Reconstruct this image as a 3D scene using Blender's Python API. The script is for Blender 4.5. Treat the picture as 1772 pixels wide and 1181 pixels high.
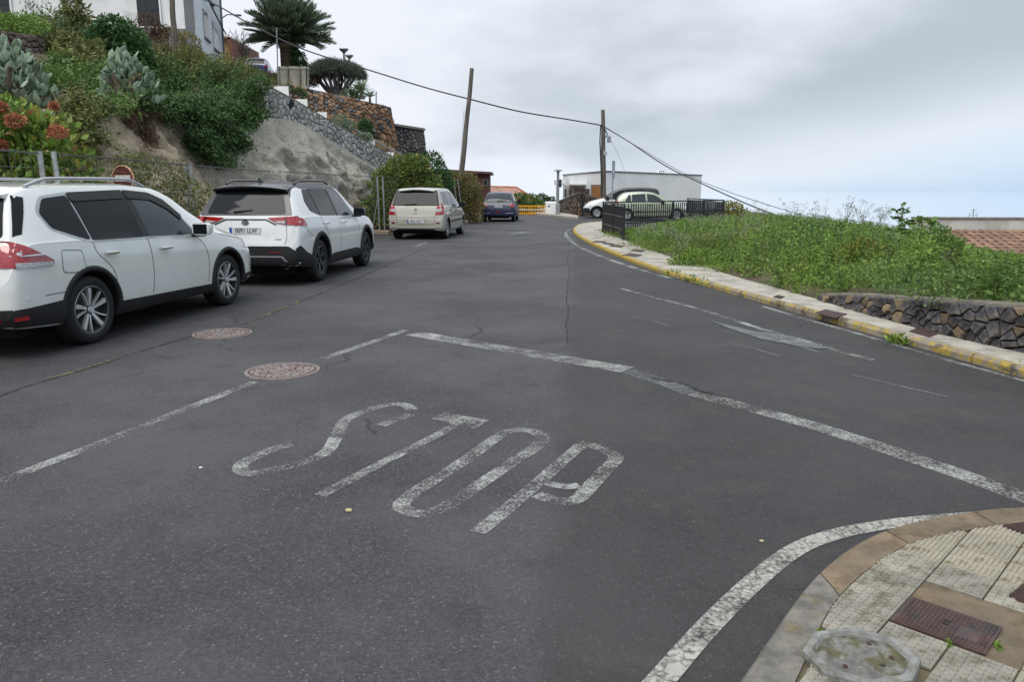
import bpy, bmesh, math, random
import numpy as np
from mathutils import Vector, Matrix, noise, geometry
from mathutils.bvhtree import BVHTree
for _o in list(bpy.data.objects): bpy.data.objects.remove(_o)
SC = bpy.context.scene
COL = SC.collection
R = math.radians
PI = math.pi
# ------------------------------------------------------------------ camera
CAMH, FPX = 1.55, 1330.0
PITCH = math.atan((590.5 - 328.0) / FPX)
cam = bpy.data.objects.new('camera', bpy.data.cameras.new('camera')); COL.objects.link(cam)
cam.location = (0, 0, CAMH); cam.rotation_euler = (PI/2 - PITCH, 0, 0)
cam.data.sensor_width = 36.0; cam.data.lens = 36.0 * FPX / 1772.0
cam.data.clip_start = 0.05; cam.data.clip_end = 60000
SC.camera = cam
# ------------------------------------------------------------------ light
SUN_EL, SUN_AZ = 58.0, 205.0      # the sun stands behind the cloud deck, behind the viewer
SUN_STRENGTH, SKY_STRENGTH, EXPOSURE = 1.5, 0.1, 0.42
w = bpy.data.worlds.new('World'); SC.world = w; w.use_nodes = True
def build_world():
    nt = w.node_tree; N = nt.nodes; L = nt.links; N.clear()
    out = N.new('ShaderNodeOutputWorld'); bg = N.new('ShaderNodeBackground')
    bg.inputs[1].default_value = SKY_STRENGTH
    L.new(bg.outputs[0], out.inputs[0])
    sky = N.new('ShaderNodeTexSky'); sky.sky_type = 'NISHITA'; sky.sun_disc = False
    sky.sun_elevation = R(SUN_EL); sky.sun_rotation = R(SUN_AZ)
    tc = N.new('ShaderNodeTexCoord')
    sep = N.new('ShaderNodeSeparateXYZ'); L.new(tc.outputs['Generated'], sep.inputs[0])
    def m(op, a, b=None, c=None):
        n = N.new('ShaderNodeMath'); n.operation = op
        for i, v in enumerate((a, b, c)):
            if v is None: continue
            if isinstance(v, (int, float)): n.inputs[i].default_value = v
            else: L.new(v, n.inputs[i])
        return n.outputs[0]
    # clouds on a flat deck overhead: project the view direction on a plane
    dz = m('MAXIMUM', m('ADD', sep.outputs[2], 0.30), 0.06)
    cx = m('DIVIDE', sep.outputs[0], dz); cy = m('DIVIDE', sep.outputs[1], dz)
    comb = N.new('ShaderNodeCombineXYZ'); L.new(cx, comb.inputs[0]); L.new(cy, comb.inputs[1])
    def nz(scale, detail, off):
        mp = N.new('ShaderNodeMapping'); mp.inputs['Location'].default_value = off
        L.new(comb.outputs[0], mp.inputs[0])
        t = N.new('ShaderNodeTexNoise'); t.inputs['Scale'].default_value = scale
        t.inputs['Detail'].default_value = detail; t.inputs['Roughness'].default_value = 0.5
        L.new(mp.outputs[0], t.inputs['Vector']); return t.outputs[0]
    n1 = nz(0.62, 5, (3.1, 1.2, 0)); n2 = nz(1.7, 7, (7.3, 2.1, 4))
    mix = m('ADD', m('MULTIPLY', n1, 0.62), m('MULTIPLY', n2, 0.38))
    # a thicker, greyer bank of cloud hangs to the east (right of the view)
    east = m('MULTIPLY', sep.outputs[0], 0.36)
    k = m('SUBTRACT', mix, east)
    cr = N.new('ShaderNodeValToRGB'); L.new(k, cr.inputs[0])
    cr.color_ramp.interpolation = 'EASE'
    e = cr.color_ramp.elements
    e[0].position = 0.35; e[0].color = (3.75, 4.3, 4.8, 1)
    e[1].position = 0.58; e[1].color = (6.5, 6.8, 7.4, 1)
    # lower edge of the cloud deck: clear pale sky shows under it towards the sea
    elev = sep.outputs[2]
    gap = m('SUBTRACT', m('MULTIPLY', sep.outputs[0], 0.2), elev)       # the deck lifts to the east
    gap = m('ADD', gap, m('MULTIPLY', m('SUBTRACT', n2, 0.5), 0.05))
    mr = N.new('ShaderNodeMapRange'); mr.interpolation_type = 'SMOOTHSTEP'
    L.new(gap, mr.inputs[0]); mr.inputs[1].default_value = 0.035; mr.inputs[2].default_value = 0.11
    blue = N.new('ShaderNodeMixRGB'); blue.inputs[0].default_value = 0.22
    blue.inputs[1].default_value = (4.3, 5.9, 7.9, 1); L.new(sky.outputs[0], blue.inputs[2])
    edge = N.new('ShaderNodeMapRange'); edge.interpolation_type = 'SMOOTHSTEP'   # bright thin cloud along the rim of the deck
    L.new(gap, edge.inputs[0]); edge.inputs[1].default_value = -0.06; edge.inputs[2].default_value = 0.045
    rim = N.new('ShaderNodeMixRGB'); L.new(m('MULTIPLY', edge.outputs[0], 0.75), rim.inputs[0])
    L.new(cr.outputs[0], rim.inputs[1]); rim.inputs[2].default_value = (6.6, 7.1, 7.9, 1)
    mx = N.new('ShaderNodeMixRGB'); L.new(mr.outputs[0], mx.inputs[0])
    L.new(rim.outputs[0], mx.inputs[1]); L.new(blue.outputs[0], mx.inputs[2])
    # an overcast sky is brighter overhead than at the horizon
    zen = N.new('ShaderNodeMapRange'); zen.interpolation_type = 'SMOOTHSTEP'; L.new(elev, zen.inputs[0])
    zen.inputs[1].default_value = 0.15; zen.inputs[2].default_value = 1.0; zen.inputs[3].default_value = 1.0; zen.inputs[4].default_value = 1.9
    vm = N.new('ShaderNodeVectorMath'); vm.operation = 'SCALE'; L.new(mx.outputs[0], vm.inputs[0]); L.new(zen.outputs[0], vm.inputs['Scale'])
    L.new(vm.outputs[0], bg.inputs[0])
build_world()
sun = bpy.data.objects.new('sun', bpy.data.lights.new('sun', 'SUN')); COL.objects.link(sun)
sun.data.energy = SUN_STRENGTH; sun.data.angle = R(35); sun.data.color = (1, 0.96, 0.9)
_sd = Vector((math.sin(R(SUN_AZ))*math.cos(R(SUN_EL)), math.cos(R(SUN_AZ))*math.cos(R(SUN_EL)), math.sin(R(SUN_EL))))
sun.rotation_euler = _sd.to_track_quat('Z', 'Y').to_euler(); sun.location = (0, -10, 30)
vs = SC.view_settings
vs.view_transform = 'Standard'; vs.look = 'None'; vs.gamma = 1; vs.use_curve_mapping = False; vs.exposure = EXPOSURE
# ------------------------------------------------------------------ helpers
_c, _s = math.cos(PITCH), math.sin(PITCH)
def ray(px, py):
    u = (px - 886) / FPX; v = (590.5 - py) / FPX
    return Vector((u, _c + v*_s, -_s + v*_c))
def G(px, py, z=0.0):
    r = ray(px, py); t = (z - CAMH) / r.z
    return Vector((r.x*t, r.y*t, z))
def at(px, py, Y):
    r = ray(px, py); t = Y / r.y
    return Vector((r.x*t, Y, CAMH + r.z*t))
def pxm(Y): return Y / FPX            # metres per photo pixel at a distance

def tag(o, label=None, cat=None, group=None, kind=None):
    if label: o['label'] = label
    if cat: o['category'] = cat
    if group: o['group'] = group
    if kind: o['kind'] = kind
    return o
def empty(name, loc, rz=0, label=None, cat=None, group=None):
    o = bpy.data.objects.new(name, None); COL.objects.link(o)
    o.location = loc; o.rotation_euler = (0, 0, rz); o.empty_display_size = 0.2
    return tag(o, label, cat, group)
def link(name, me, mat=None, parent=None, loc=None):
    o = bpy.data.objects.new(name, me); COL.objects.link(o)
    if mat is not None and len(me.materials) == 0:
        for k in (mat if isinstance(mat, (list, tuple)) else [mat]): me.materials.append(k)
    if parent: o.parent = parent
    if loc is not None: o.location = loc
    return o
def fast_mesh(name, V, Fc, smooth=False, mi=None):
    """V (n,3) array; Fc (m,k) array of equal polygons"""
    V = np.asarray(V, dtype=np.float32); Fc = np.asarray(Fc, dtype=np.int32)
    me = bpy.data.meshes.new(name); n, k = Fc.shape
    me.vertices.add(len(V)); me.vertices.foreach_set('co', V.ravel())
    me.loops.add(n*k); me.loops.foreach_set('vertex_index', Fc.ravel())
    me.polygons.add(n); me.polygons.foreach_set('loop_start', np.arange(0, n*k, k, dtype=np.int32))
    if smooth: me.polygons.foreach_set('use_smooth', np.ones(n, dtype=bool))
    if mi is not None: me.polygons.foreach_set('material_index', np.asarray(mi, dtype=np.int32))
    me.update(calc_edges=True); me.validate()
    return me
class MB:
    def __init__(s): s.v = []; s.f = []; s.m = []; s.mi = 0
    def add(s, vs, fs):
        b = len(s.v); s.v += [tuple(p) for p in vs]
        for f in fs: s.f.append(tuple(b+i for i in f)); s.m.append(s.mi)
    def box(s, a, b, M=None):
        x0, y0, z0 = a; x1, y1, z1 = b
        vs = [Vector(p) for p in ((x0,y0,z0),(x1,y0,z0),(x1,y1,z0),(x0,y1,z0),(x0,y0,z1),(x1,y0,z1),(x1,y1,z1),(x0,y1,z1))]
        if M is not None: vs = [M @ p for p in vs]
        s.add(vs, [(3,2,1,0),(4,5,6,7),(0,1,5,4),(1,2,6,5),(2,3,7,6),(3,0,4,7)]); return s
    def bbox(s, a, b, r=0.01, M=None):
        """box with chamfered edges"""
        bm = bmesh.new(); bmesh.ops.create_cube(bm, size=1)
        for q in bm.verts: q.co = Vector([(a[i]+b[i])/2 + q.co[i]*(b[i]-a[i]) for i in range(3)])
        bmesh.ops.bevel(bm, geom=list(bm.edges), offset=r, segments=1, affect='EDGES')
        bm.verts.index_update()
        s.add([(M @ q.co if M is not None else q.co.copy()) for q in bm.verts], [[q.index for q in f.verts] for f in bm.faces]); bm.free(); return s
    def tube(s, pts, rad, n=8, cap=True, ph=0.0):
        pts = [Vector(p) for p in pts]; rs = rad if isinstance(rad, (list, tuple)) else [rad]*len(pts)
        rings = []; up = None
        for i, p in enumerate(pts):
            d = (pts[min(i+1, len(pts)-1)] - pts[max(i-1, 0)])
            d = d.normalized() if d.length > 1e-9 else Vector((0,0,1))
            if up is None: up = Vector((0,0,1)) if abs(d.z) < 0.9 else Vector((1,0,0))
            a = d.cross(up); a = a.normalized() if a.length > 1e-6 else Vector((1,0,0)); b = a.cross(d)
            up = b
            rings.append([p + (a*math.cos(t) + b*math.sin(t))*rs[i] for t in [ph+2*PI*k/n for k in range(n)]])
        vs = [q for r_ in rings for q in r_]; fs = []
        for i in range(len(pts)-1):
            for k in range(n): fs.append((i*n+k, i*n+(k+1) % n, (i+1)*n+(k+1) % n, (i+1)*n+k))
        if cap: fs.append(tuple(range(n-1, -1, -1))); fs.append(tuple((len(pts)-1)*n+k for k in range(n)))
        s.add(vs, fs); return s
    def lathe(s, prof, n=24, M=None, closed=False):
        """prof: (radius, z) pairs about the Z axis"""
        vs = []
        for (r_, z) in prof:
            for k in range(n):
                p = Vector((r_*math.cos(2*PI*k/n), r_*math.sin(2*PI*k/n), z)); vs.append(M @ p if M is not None else p)
        fs = []; m_ = len(prof)
        for i in range(m_ if closed else m_-1):
            j = (i+1) % m_
            for k in range(n): fs.append((i*n+k, i*n+(k+1) % n, j*n+(k+1) % n, j*n+k))
        s.add(vs, fs); return s
    def prism(s, poly, z0, z1, M=None):
        n = len(poly); vs = [Vector((p[0], p[1], z0)) for p in poly] + [Vector((p[0], p[1], z1)) for p in poly]
        if M is not None: vs = [M @ p for p in vs]
        s.add(vs, [tuple(range(n-1, -1, -1)), tuple(range(n, 2*n))] + [(i, (i+1) % n, n+(i+1) % n, n+i) for i in range(n)]); return s
    def mesh(s, name, smooth=False, origin=None, M=None):
        me = bpy.data.meshes.new(name)
        vs = s.v
        if M is not None: vs = [tuple(M @ Vector(p)) for p in vs]
        elif origin is not None: vs = [(p[0]-origin[0], p[1]-origin[1], p[2]-origin[2]) for p in vs]
        me.from_pydata(vs, [], s.f)
        if any(s.m): me.polygons.foreach_set('material_index', s.m)
        if smooth: me.polygons.foreach_set('use_smooth', [True]*len(s.f))
        me.update()
        bm = bmesh.new(); bm.from_mesh(me); bmesh.ops.recalc_face_normals(bm, faces=bm.faces); bm.to_mesh(me); bm.free()
        if smooth:
            try: me.set_sharp_from_angle(angle=R(40))
            except Exception: pass
        return me
    def build(s, name, mat, parent=None, smooth=False, loc=None, world=True):
        """world=True: vertices are world positions, made relative to the parent (or to loc)"""
        M = None; o_ = None
        if parent is not None and world: M = wm(parent).inverted()
        elif loc is not None and parent is None: o_ = loc
        me = s.mesh(name, smooth, o_, M)
        return link(name, me, mat, parent, loc if parent is None else None)
def wm(o):
    m_ = Matrix.Translation(o.location) @ o.rotation_euler.to_matrix().to_4x4() @ Matrix.Diagonal((*o.scale, 1))
    return wm(o.parent) @ m_ if o.parent else m_
def nz(p, sc=1.0, seed=0.0): return noise.noise(Vector((p[0]*sc+seed, p[1]*sc-seed*1.7, p[2]*sc+seed*0.3)))
def fbm(p, sc=1.0, oct_=4, seed=0.0):
    return noise.fractal(Vector((p[0]*sc+seed, p[1]*sc-seed, p[2]*sc+seed)), 1.0, 2.0, oct_)
def resample(pts, step):
    pts = [Vector(p) for p in pts]; out = []
    for a, b in zip(pts[:-1], pts[1:]):
        n = max(1, int(round((b-a).length/step)))
        for i in range(n): out.append(a.lerp(b, i/n))
    out.append(pts[-1]); return out
def crom(pts, k=8, closed=False):
    P = [Vector(p) for p in pts]; out = []; n = len(P)
    rng = range(n if closed else n-1)
    for i in rng:
        if closed: p0, p1, p2, p3 = P[i-1], P[i], P[(i+1) % n], P[(i+2) % n]
        else: p0, p1, p2, p3 = P[max(i-1,0)], P[i], P[i+1], P[min(i+2,n-1)]
        for j in range(k):
            t = j/k
            out.append(0.5*((2*p1) + (p2-p0)*t + (2*p0-5*p1+4*p2-p3)*t*t + (3*p1-p0-3*p2+p3)*t**3))
    if not closed: out.append(P[-1])
    return out
# ------------------------------------------------------------------ materials
MAT = {}
def mat(name, base, rough=0.8, var=0.15, scale=4.0, bump=0.0, bscale=60.0, spec=0.3, metal=0.0, coat=0.0,
        second=None, smix=(0.5, 0.62), sscale=2.0, orand=0.0, island=None, detail=4.0, trans=0.0, bdist=0.01, stretch=None):
    m = bpy.data.materials.new(name); m.use_nodes = True; MAT[name] = m
    nt = m.node_tree; N = nt.nodes; L = nt.links
    b = N['Principled BSDF']; b.inputs['Roughness'].default_value = rough
    b.inputs['Specular IOR Level'].default_value = spec; b.inputs['Metallic'].default_value = metal
    b.inputs['Coat Weight'].default_value = coat; b.inputs['Coat Roughness'].default_value = 0.04
    tc = N.new('ShaderNodeTexCoord'); vec = tc.outputs['Object']
    if stretch:
        mp = N.new('ShaderNodeMapping'); mp.inputs['Scale'].default_value = stretch; L.new(vec, mp.inputs[0]); vec = mp.outputs[0]
    def noise_(sc, det=detail, rgh=0.6):
        t = N.new('ShaderNodeTexNoise'); t.inputs['Scale'].default_value = sc; t.inputs['Detail'].default_value = det
        t.inputs['Roughness'].default_value = rgh; L.new(vec, t.inputs['Vector']); return t.outputs[0]
    def mix(f, a, c, typ='MIX'):
        n = N.new('ShaderNodeMixRGB'); n.blend_type = typ
        for i, v in enumerate((f, a, c)):
            if isinstance(v, (int, float)): n.inputs[i].default_value = v
            elif isinstance(v, tuple): n.inputs[i].default_value = (*v[:3], 1)
            else: L.new(v, n.inputs[i])
        return n.outputs[0]
    def ramp(src, lo, hi):
        mr = N.new('ShaderNodeMapRange'); mr.interpolation_type = 'SMOOTHSTEP'; L.new(src, mr.inputs[0])
        mr.inputs[1].default_value = lo; mr.inputs[2].default_value = hi; return mr.outputs[0]
    col = tuple(base)
    if island:
        g = N.new('ShaderNodeNewGeometry'); cr = N.new('ShaderNodeValToRGB'); L.new(g.outputs['Random Per Island'], cr.inputs[0])
        els = cr.color_ramp.elements; cs = [tuple(base)] + [tuple(c) for c in island]
        while len(els) < len(cs): els.new(0.5)
        for i, c in enumerate(cs): els[i].position = i/(len(cs)-1); els[i].color = (*c, 1)
        col = cr.outputs[0]
    if second is not None: col = mix(ramp(noise_(sscale, 6), *smix), col, tuple(second))
    if var > 0:
        lo = mix(1.0, col, (1-var,)*3, 'MULTIPLY'); hi = mix(1.0, col, (1+var,)*3, 'MULTIPLY')
        col = mix(ramp(noise_(scale), 0.3, 0.7), lo, hi)
    if orand > 0:
        oi = N.new('ShaderNodeObjectInfo'); mr = N.new('ShaderNodeMapRange'); L.new(oi.outputs['Random'], mr.inputs[0])
        mr.inputs[3].default_value = 1-orand; mr.inputs[4].default_value = 1+orand
        cb = N.new('ShaderNodeCombineXYZ')
        for i in range(3): L.new(mr.outputs[0], cb.inputs[i])
        col = mix(1.0, col, cb.outputs[0], 'MULTIPLY')
    if isinstance(col, tuple): b.inputs['Base Color'].default_value = (*col, 1)
    else: L.new(col, b.inputs['Base Color'])
    if bump > 0:
        bp = N.new('ShaderNodeBump'); bp.inputs['Strength'].default_value = bump; bp.inputs['Distance'].default_value = bdist
        L.new(noise_(bscale, 5), bp.inputs['Height']); L.new(bp.outputs[0], b.inputs['Normal'])
    if trans > 0:
        tr = N.new('ShaderNodeBsdfTranslucent'); ms = N.new('ShaderNodeMixShader'); ms.inputs[0].default_value = trans
        if isinstance(col, tuple): tr.inputs[0].default_value = (*col, 1)
        else: L.new(col, tr.inputs[0])
        L.new(b.outputs[0], ms.inputs[1]); L.new(tr.outputs[0], ms.inputs[2]); L.new(ms.outputs[0], N['Material Output'].inputs[0])
    return m
def worn(name, base, keep=(0.42, 0.56), fine=90.0, rough=0.7, coarse=3.0, cw=0.45, crack=0.0):
    """paint worn through to what lies under it: transparent where the noise eats it away"""
    m = mat(name, base, rough, 0.1, 8.0); nt = m.node_tree; N = nt.nodes; L = nt.links
    tc = N.new('ShaderNodeTexCoord')
    def nn(sc, det):
        t = N.new('ShaderNodeTexNoise'); t.inputs['Scale'].default_value = sc; t.inputs['Detail'].default_value = det
        t.inputs['Roughness'].default_value = 0.65; L.new(tc.outputs['Object'], t.inputs['Vector']); return t.outputs[0]
    a = N.new('ShaderNodeMix'); a.data_type = 'FLOAT'; a.inputs[0].default_value = cw
    L.new(nn(fine, 3), a.inputs[2]); L.new(nn(coarse, 4), a.inputs[3])
    mr = N.new('ShaderNodeMapRange'); L.new(a.outputs[0], mr.inputs[0]); mr.inputs[1].default_value = keep[0]; mr.inputs[2].default_value = keep[1]
    f = mr.outputs[0]
    if crack > 0:
        vo = N.new('ShaderNodeTexVoronoi'); vo.feature = 'DISTANCE_TO_EDGE'; vo.inputs['Scale'].default_value = crack
        mv = N.new('ShaderNodeMixRGB'); mv.inputs[0].default_value = 0.06
        t2 = N.new('ShaderNodeTexNoise'); t2.inputs['Scale'].default_value = 14; L.new(tc.outputs['Object'], t2.inputs['Vector'])
        L.new(tc.outputs['Object'], mv.inputs[1]); L.new(t2.outputs[1], mv.inputs[2]); L.new(mv.outputs[0], vo.inputs['Vector'])
        m2 = N.new('ShaderNodeMapRange'); L.new(vo.outputs['Distance'], m2.inputs[0]); m2.inputs[1].default_value = 0.0; m2.inputs[2].default_value = 0.045; m2.inputs[3].default_value = 0.35
        mm = N.new('ShaderNodeMath'); mm.operation = 'MULTIPLY'; L.new(f, mm.inputs[0]); L.new(m2.outputs[0], mm.inputs[1]); f = mm.outputs[0]
    tr = N.new('ShaderNodeBsdfTransparent'); ms = N.new('ShaderNodeMixShader')
    L.new(f, ms.inputs[0]); L.new(tr.outputs[0], ms.inputs[1]); L.new(N['Principled BSDF'].outputs[0], ms.inputs[2])
    L.new(ms.outputs[0], N['Material Output'].inputs[0]); return m
def asphalt():
    m = bpy.data.materials.new('asphalt'); m.use_nodes = True; MAT['asphalt'] = m
    nt = m.node_tree; N = nt.nodes; L = nt.links; b = N['Principled BSDF']
    tc = N.new('ShaderNodeTexCoord'); v = tc.outputs['Object']
    def nn(sc, det=3, rg=0.6, vec=v):
        t = N.new('ShaderNodeTexNoise'); t.inputs['Scale'].default_value = sc; t.inputs['Detail'].default_value = det
        t.inputs['Roughness'].default_value = rg; L.new(vec, t.inputs['Vector']); return t.outputs[0]
    def mr(src, a, c, d=0., e=1.):
        t = N.new('ShaderNodeMapRange'); L.new(src, t.inputs[0]); t.inputs[1].default_value = a; t.inputs[2].default_value = c
        t.inputs[3].default_value = d; t.inputs[4].default_value = e; t.interpolation_type = 'SMOOTHSTEP'; return t.outputs[0]
    def mx(f, a, c):
        n = N.new('ShaderNodeMixRGB')
        for i, q in enumerate((f, a, c)):
            if isinstance(q, tuple): n.inputs[i].default_value = (*q, 1)
            elif isinstance(q, float): n.inputs[i].default_value = q
            else: L.new(q, n.inputs[i])
        return n.outputs[0]
    # aggregate: dark binder, grey chips, a few pale ones
    vo = N.new('ShaderNodeTexVoronoi'); vo.inputs['Scale'].default_value = 120; L.new(v, vo.inputs['Vector'])
    sp = N.new('ShaderNodeSeparateColor'); L.new(vo.outputs['Color'], sp.inputs[0])
    c = mx(mr(sp.outputs[0], 0.1, 0.9), (0.021, 0.0206, 0.0213), (0.062, 0.060, 0.0625))
    c = mx(mr(nn(38, 3, .7), 0.36, 0.66), mx(0.55, c, (0.018, 0.018, 0.019)), c)
    c = mx(mr(sp.outputs[1], 0.975, 0.985), c, (0.115, 0.112, 0.109))
    c = mx(mr(nn(0.55, 5), 0.32, 0.66), c, mx(0.5, c, (0.092, 0.089, 0.091)))        # broad worn and dusty areas
    c = mx(mr(nn(2.6, 5), 0.56, 0.72), c, mx(0.35, c, (0.018, 0.018, 0.019)))        # darker tar patches
    # the newer lane laid over the right part: browner and darker, its joint runs away from the viewer
    sep = N.new('ShaderNodeSeparateXYZ'); L.new(v, sep.inputs[0])
    ln = N.new('ShaderNodeMath'); ln.operation = 'MULTIPLY_ADD'; L.new(sep.outputs[1], ln.inputs[0]); ln.inputs[1].default_value = -0.085; L.new(sep.outputs[0], ln.inputs[2])
    wob = N.new('ShaderNodeMath'); wob.operation = 'MULTIPLY_ADD'; L.new(nn(1.3, 3), wob.inputs[0]); wob.inputs[1].default_value = 0.45; L.new(ln.outputs[0], wob.inputs[2])
    newl = mr(wob.outputs[0], 0.02, 0.24)
    c = mx(newl, c, mx(0.5, c, (0.024, 0.022, 0.020)))
    dirt = N.new('ShaderNodeMath'); dirt.operation = 'MULTIPLY'; L.new(newl, dirt.inputs[0]); L.new(mr(nn(2.4, 8, .7), 0.5, 0.72), dirt.inputs[1])
    c = mx(dirt.outputs[0], c, mx(0.38, c, (0.075, 0.067, 0.052)))                        # dry earth smeared at the corner
    # long hairline cracks
    vc = N.new('ShaderNodeTexVoronoi'); vc.feature = 'DISTANCE_TO_EDGE'; vc.inputs['Scale'].default_value = 0.33
    wv = N.new('ShaderNodeMixRGB'); wv.inputs[0].default_value = 0.35; t2 = N.new('ShaderNodeTexNoise'); t2.inputs['Scale'].default_value = 1.7; t2.inputs['Detail'].default_value = 6
    L.new(v, t2.inputs['Vector']); L.new(v, wv.inputs[1]); L.new(t2.outputs[1], wv.inputs[2]); L.new(wv.outputs[0], vc.inputs['Vector'])
    cm = N.new('ShaderNodeMath'); cm.operation = 'MULTIPLY'; L.new(mr(vc.outputs['Distance'], 0.0, 0.0045, 1., 0.), cm.inputs[0]); L.new(mr(nn(0.8, 2), 0.5, 0.6), cm.inputs[1])
    c = mx(cm.outputs[0], c, (0.012, 0.012, 0.012))
    L.new(c, b.inputs['Base Color'])
    b.inputs['Roughness'].default_value = 0.72; b.inputs['Specular IOR Level'].default_value = 0.32
    bp = N.new('ShaderNodeBump'); bp.inputs['Strength'].default_value = 0.6; bp.inputs['Distance'].default_value = 0.005
    hs = N.new('ShaderNodeMath'); hs.operation = 'ADD'; L.new(vo.outputs['Distance'], hs.inputs[0]); L.new(nn(30, 4), hs.inputs[1])
    L.new(hs.outputs[0], bp.inputs['Height']); L.new(bp.outputs[0], b.inputs['Normal'])
asphalt()
mat('soil', (0.10, 0.075, 0.05), 0.95, 0.35, 3, 0.6, 30, second=(0.06, 0.08, 0.03), sscale=1.2)
mat('concrete', (0.37, 0.34, 0.29), 0.9, 0.16, 3, 0.3, 60, orand=0.06, second=(0.27, 0.25, 0.21), sscale=2.2)
mat('curb_stone', (0.165, 0.122, 0.078), 0.9, 0.3, 14, 0.7, 70, orand=0.12, second=(0.125, 0.10, 0.07), sscale=7.0, smix=(.42, .62))
mat('curb_grey', (0.155, 0.143, 0.122), 0.9, 0.3, 16, 0.7, 80, second=(0.155, 0.11, 0.035), sscale=5.2, smix=(0.54, 0.70))
mat('tile', (0.255, 0.24, 0.198), 0.85, 0.18, 9, 0.4, 120, orand=0.14, second=(0.16, 0.14, 0.10), sscale=14, smix=(0.46, 0.66))
mat('tactile', (0.285, 0.258, 0.20), 0.85, 0.12, 7, 0.25, 120, orand=0.08, second=(0.17, 0.145, 0.10), sscale=8)
mat('joint', (0.12, 0.10, 0.06), 0.95, 0.3, 12, 0.3, 80, second=(0.15, 0.13, 0.025), sscale=7)
mat('rust_iron', (0.075, 0.043, 0.037), 0.6, 0.25, 12, 0.3, 60, spec=0.4, second=(0.045, 0.034, 0.032), sscale=10)
mat('manhole_iron', (0.19, 0.155, 0.145), 0.55, 0.2, 14, 0.3, 60, spec=0.5, second=(0.12, 0.07, 0.055), sscale=7)
mat('dark_gap', (0.012, 0.012, 0.012), 0.9, 0, 1)
worn('paint_white', (0.36, 0.355, 0.34), (0.45, 0.62), 60, coarse=2.2, cw=.55)
worn('paint_faint', (0.30, 0.31, 0.315), (0.42, 0.66), 60)
worn('paint_ghost', (0.15, 0.15, 0.15), (0.40, 0.64), 60)
worn('paint_smear', (0.165, 0.176, 0.182), (0.30, 0.62), 50, coarse=5)
worn('paint_edge', (0.35, 0.335, 0.30), (0.36, 0.56), 45, crack=13.0)
worn('paint_stop', (0.36, 0.355, 0.34), (0.44, 0.62), 65, coarse=3.2, cw=.55, crack=13.0)
worn('paint_stop_thin', (0.27, 0.265, 0.255), (0.48, 0.66), 60, coarse=2.5, cw=.5, crack=13.0)
worn('moss_line', (0.26, 0.25, 0.06), (0.50, 0.62), 40)
worn('crack_tar', (0.020, 0.020, 0.020), (0.42, 0.6), 14)
def yellow_kerb():
    m = mat('kerb_yellow', (0.27, 0.23, 0.175), 0.9, 0.2, 5, 0.4, 50, orand=0.1, second=(0.12, 0.10, 0.075), sscale=3)
    nt = m.node_tree; N = nt.nodes; L = nt.links; b = N['Principled BSDF']; old = b.inputs['Base Color'].links[0].from_socket
    tc = N.new('ShaderNodeTexCoord'); t = N.new('ShaderNodeTexNoise'); t.inputs['Scale'].default_value = 8; t.inputs['Detail'].default_value = 8; t.inputs['Roughness'].default_value = 0.75
    L.new(tc.outputs['Object'], t.inputs['Vector'])
    # the stones far up the street kept their yellow, those down the hill lost most of it
    sep = N.new('ShaderNodeSeparateXYZ'); L.new(tc.outputs['Object'], sep.inputs[0])
    far = N.new('ShaderNodeMapRange'); L.new(sep.outputs[1], far.inputs[0]); far.inputs[1].default_value = 11; far.inputs[2].default_value = 17; far.inputs[3].default_value = 0.01; far.inputs[4].default_value = 0.15
    ad = N.new('ShaderNodeMath'); ad.operation = 'ADD'; L.new(t.outputs[0], ad.inputs[0]); L.new(far.outputs[0], ad.inputs[1])
    mr = N.new('ShaderNodeMapRange'); L.new(ad.outputs[0], mr.inputs[0]); mr.inputs[1].default_value = 0.52; mr.inputs[2].default_value = 0.56
    mx = N.new('ShaderNodeMixRGB'); L.new(mr.outputs[0], mx.inputs[0]); L.new(old, mx.inputs[1]); mx.inputs[2].default_value = (0.38, 0.275, 0.06, 1)
    L.new(mx.outputs[0], b.inputs['Base Color'])
yellow_kerb()
mat('basalt', (0.062, 0.061, 0.066), 0.85, 0.35, 9, 0.7, 40, orand=0.45, second=(0.10, 0.085, 0.07), sscale=5)
mat('brown_stone', (0.22, 0.165, 0.10), 0.9, 0.3, 9, 0.7, 40, orand=0.35, second=(0.10, 0.085, 0.07), sscale=5)
mat('mortar_dark', (0.022, 0.021, 0.02), 0.95, 0.3, 12, 0.5, 60)
mat('mortar', (0.20, 0.185, 0.16), 0.95, 0.2, 6, 0.4, 50)
mat('red_rubble', (0.24, 0.125, 0.065), 0.9, 0.25, 3, 0.6, 25, island=[(0.12, 0.075, 0.05), (0.30, 0.18, 0.09), (0.07, 0.058, 0.05), (0.19, 0.11, 0.06)])
mat('dark_rubble', (0.062, 0.058, 0.058), 0.9, 0.3, 3, 0.6, 25, island=[(0.12, 0.11, 0.105), (0.05, 0.047, 0.05), (0.09, 0.08, 0.075), (0.19, 0.17, 0.145)])
mat('grey_rubble', (0.24, 0.235, 0.22), 0.9, 0.2, 3, 0.6, 25, island=[(0.19, 0.185, 0.175), (0.27, 0.265, 0.25), (0.15, 0.148, 0.145)])
mat('dry_wall', (0.13, 0.10, 0.08), 0.9, 0.3, 5, 0.6, 25, island=[(0.17, 0.13, 0.10), (0.09, 0.072, 0.06)])
mat('whitewash', (0.78, 0.78, 0.77), 0.85, 0.07, 1.2, 0.2, 40, second=(0.52, 0.52, 0.51), sscale=0.7, smix=(0.56, 0.72))
mat('grey_render', (0.165, 0.17, 0.18), 0.85, 0.15, 1.5, 0.2, 40)
mat('white_render', (0.74, 0.745, 0.745), 0.85, 0.05, 0.6, 0.15, 40, second=(0.66, 0.665, 0.66), sscale=0.35)
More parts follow.
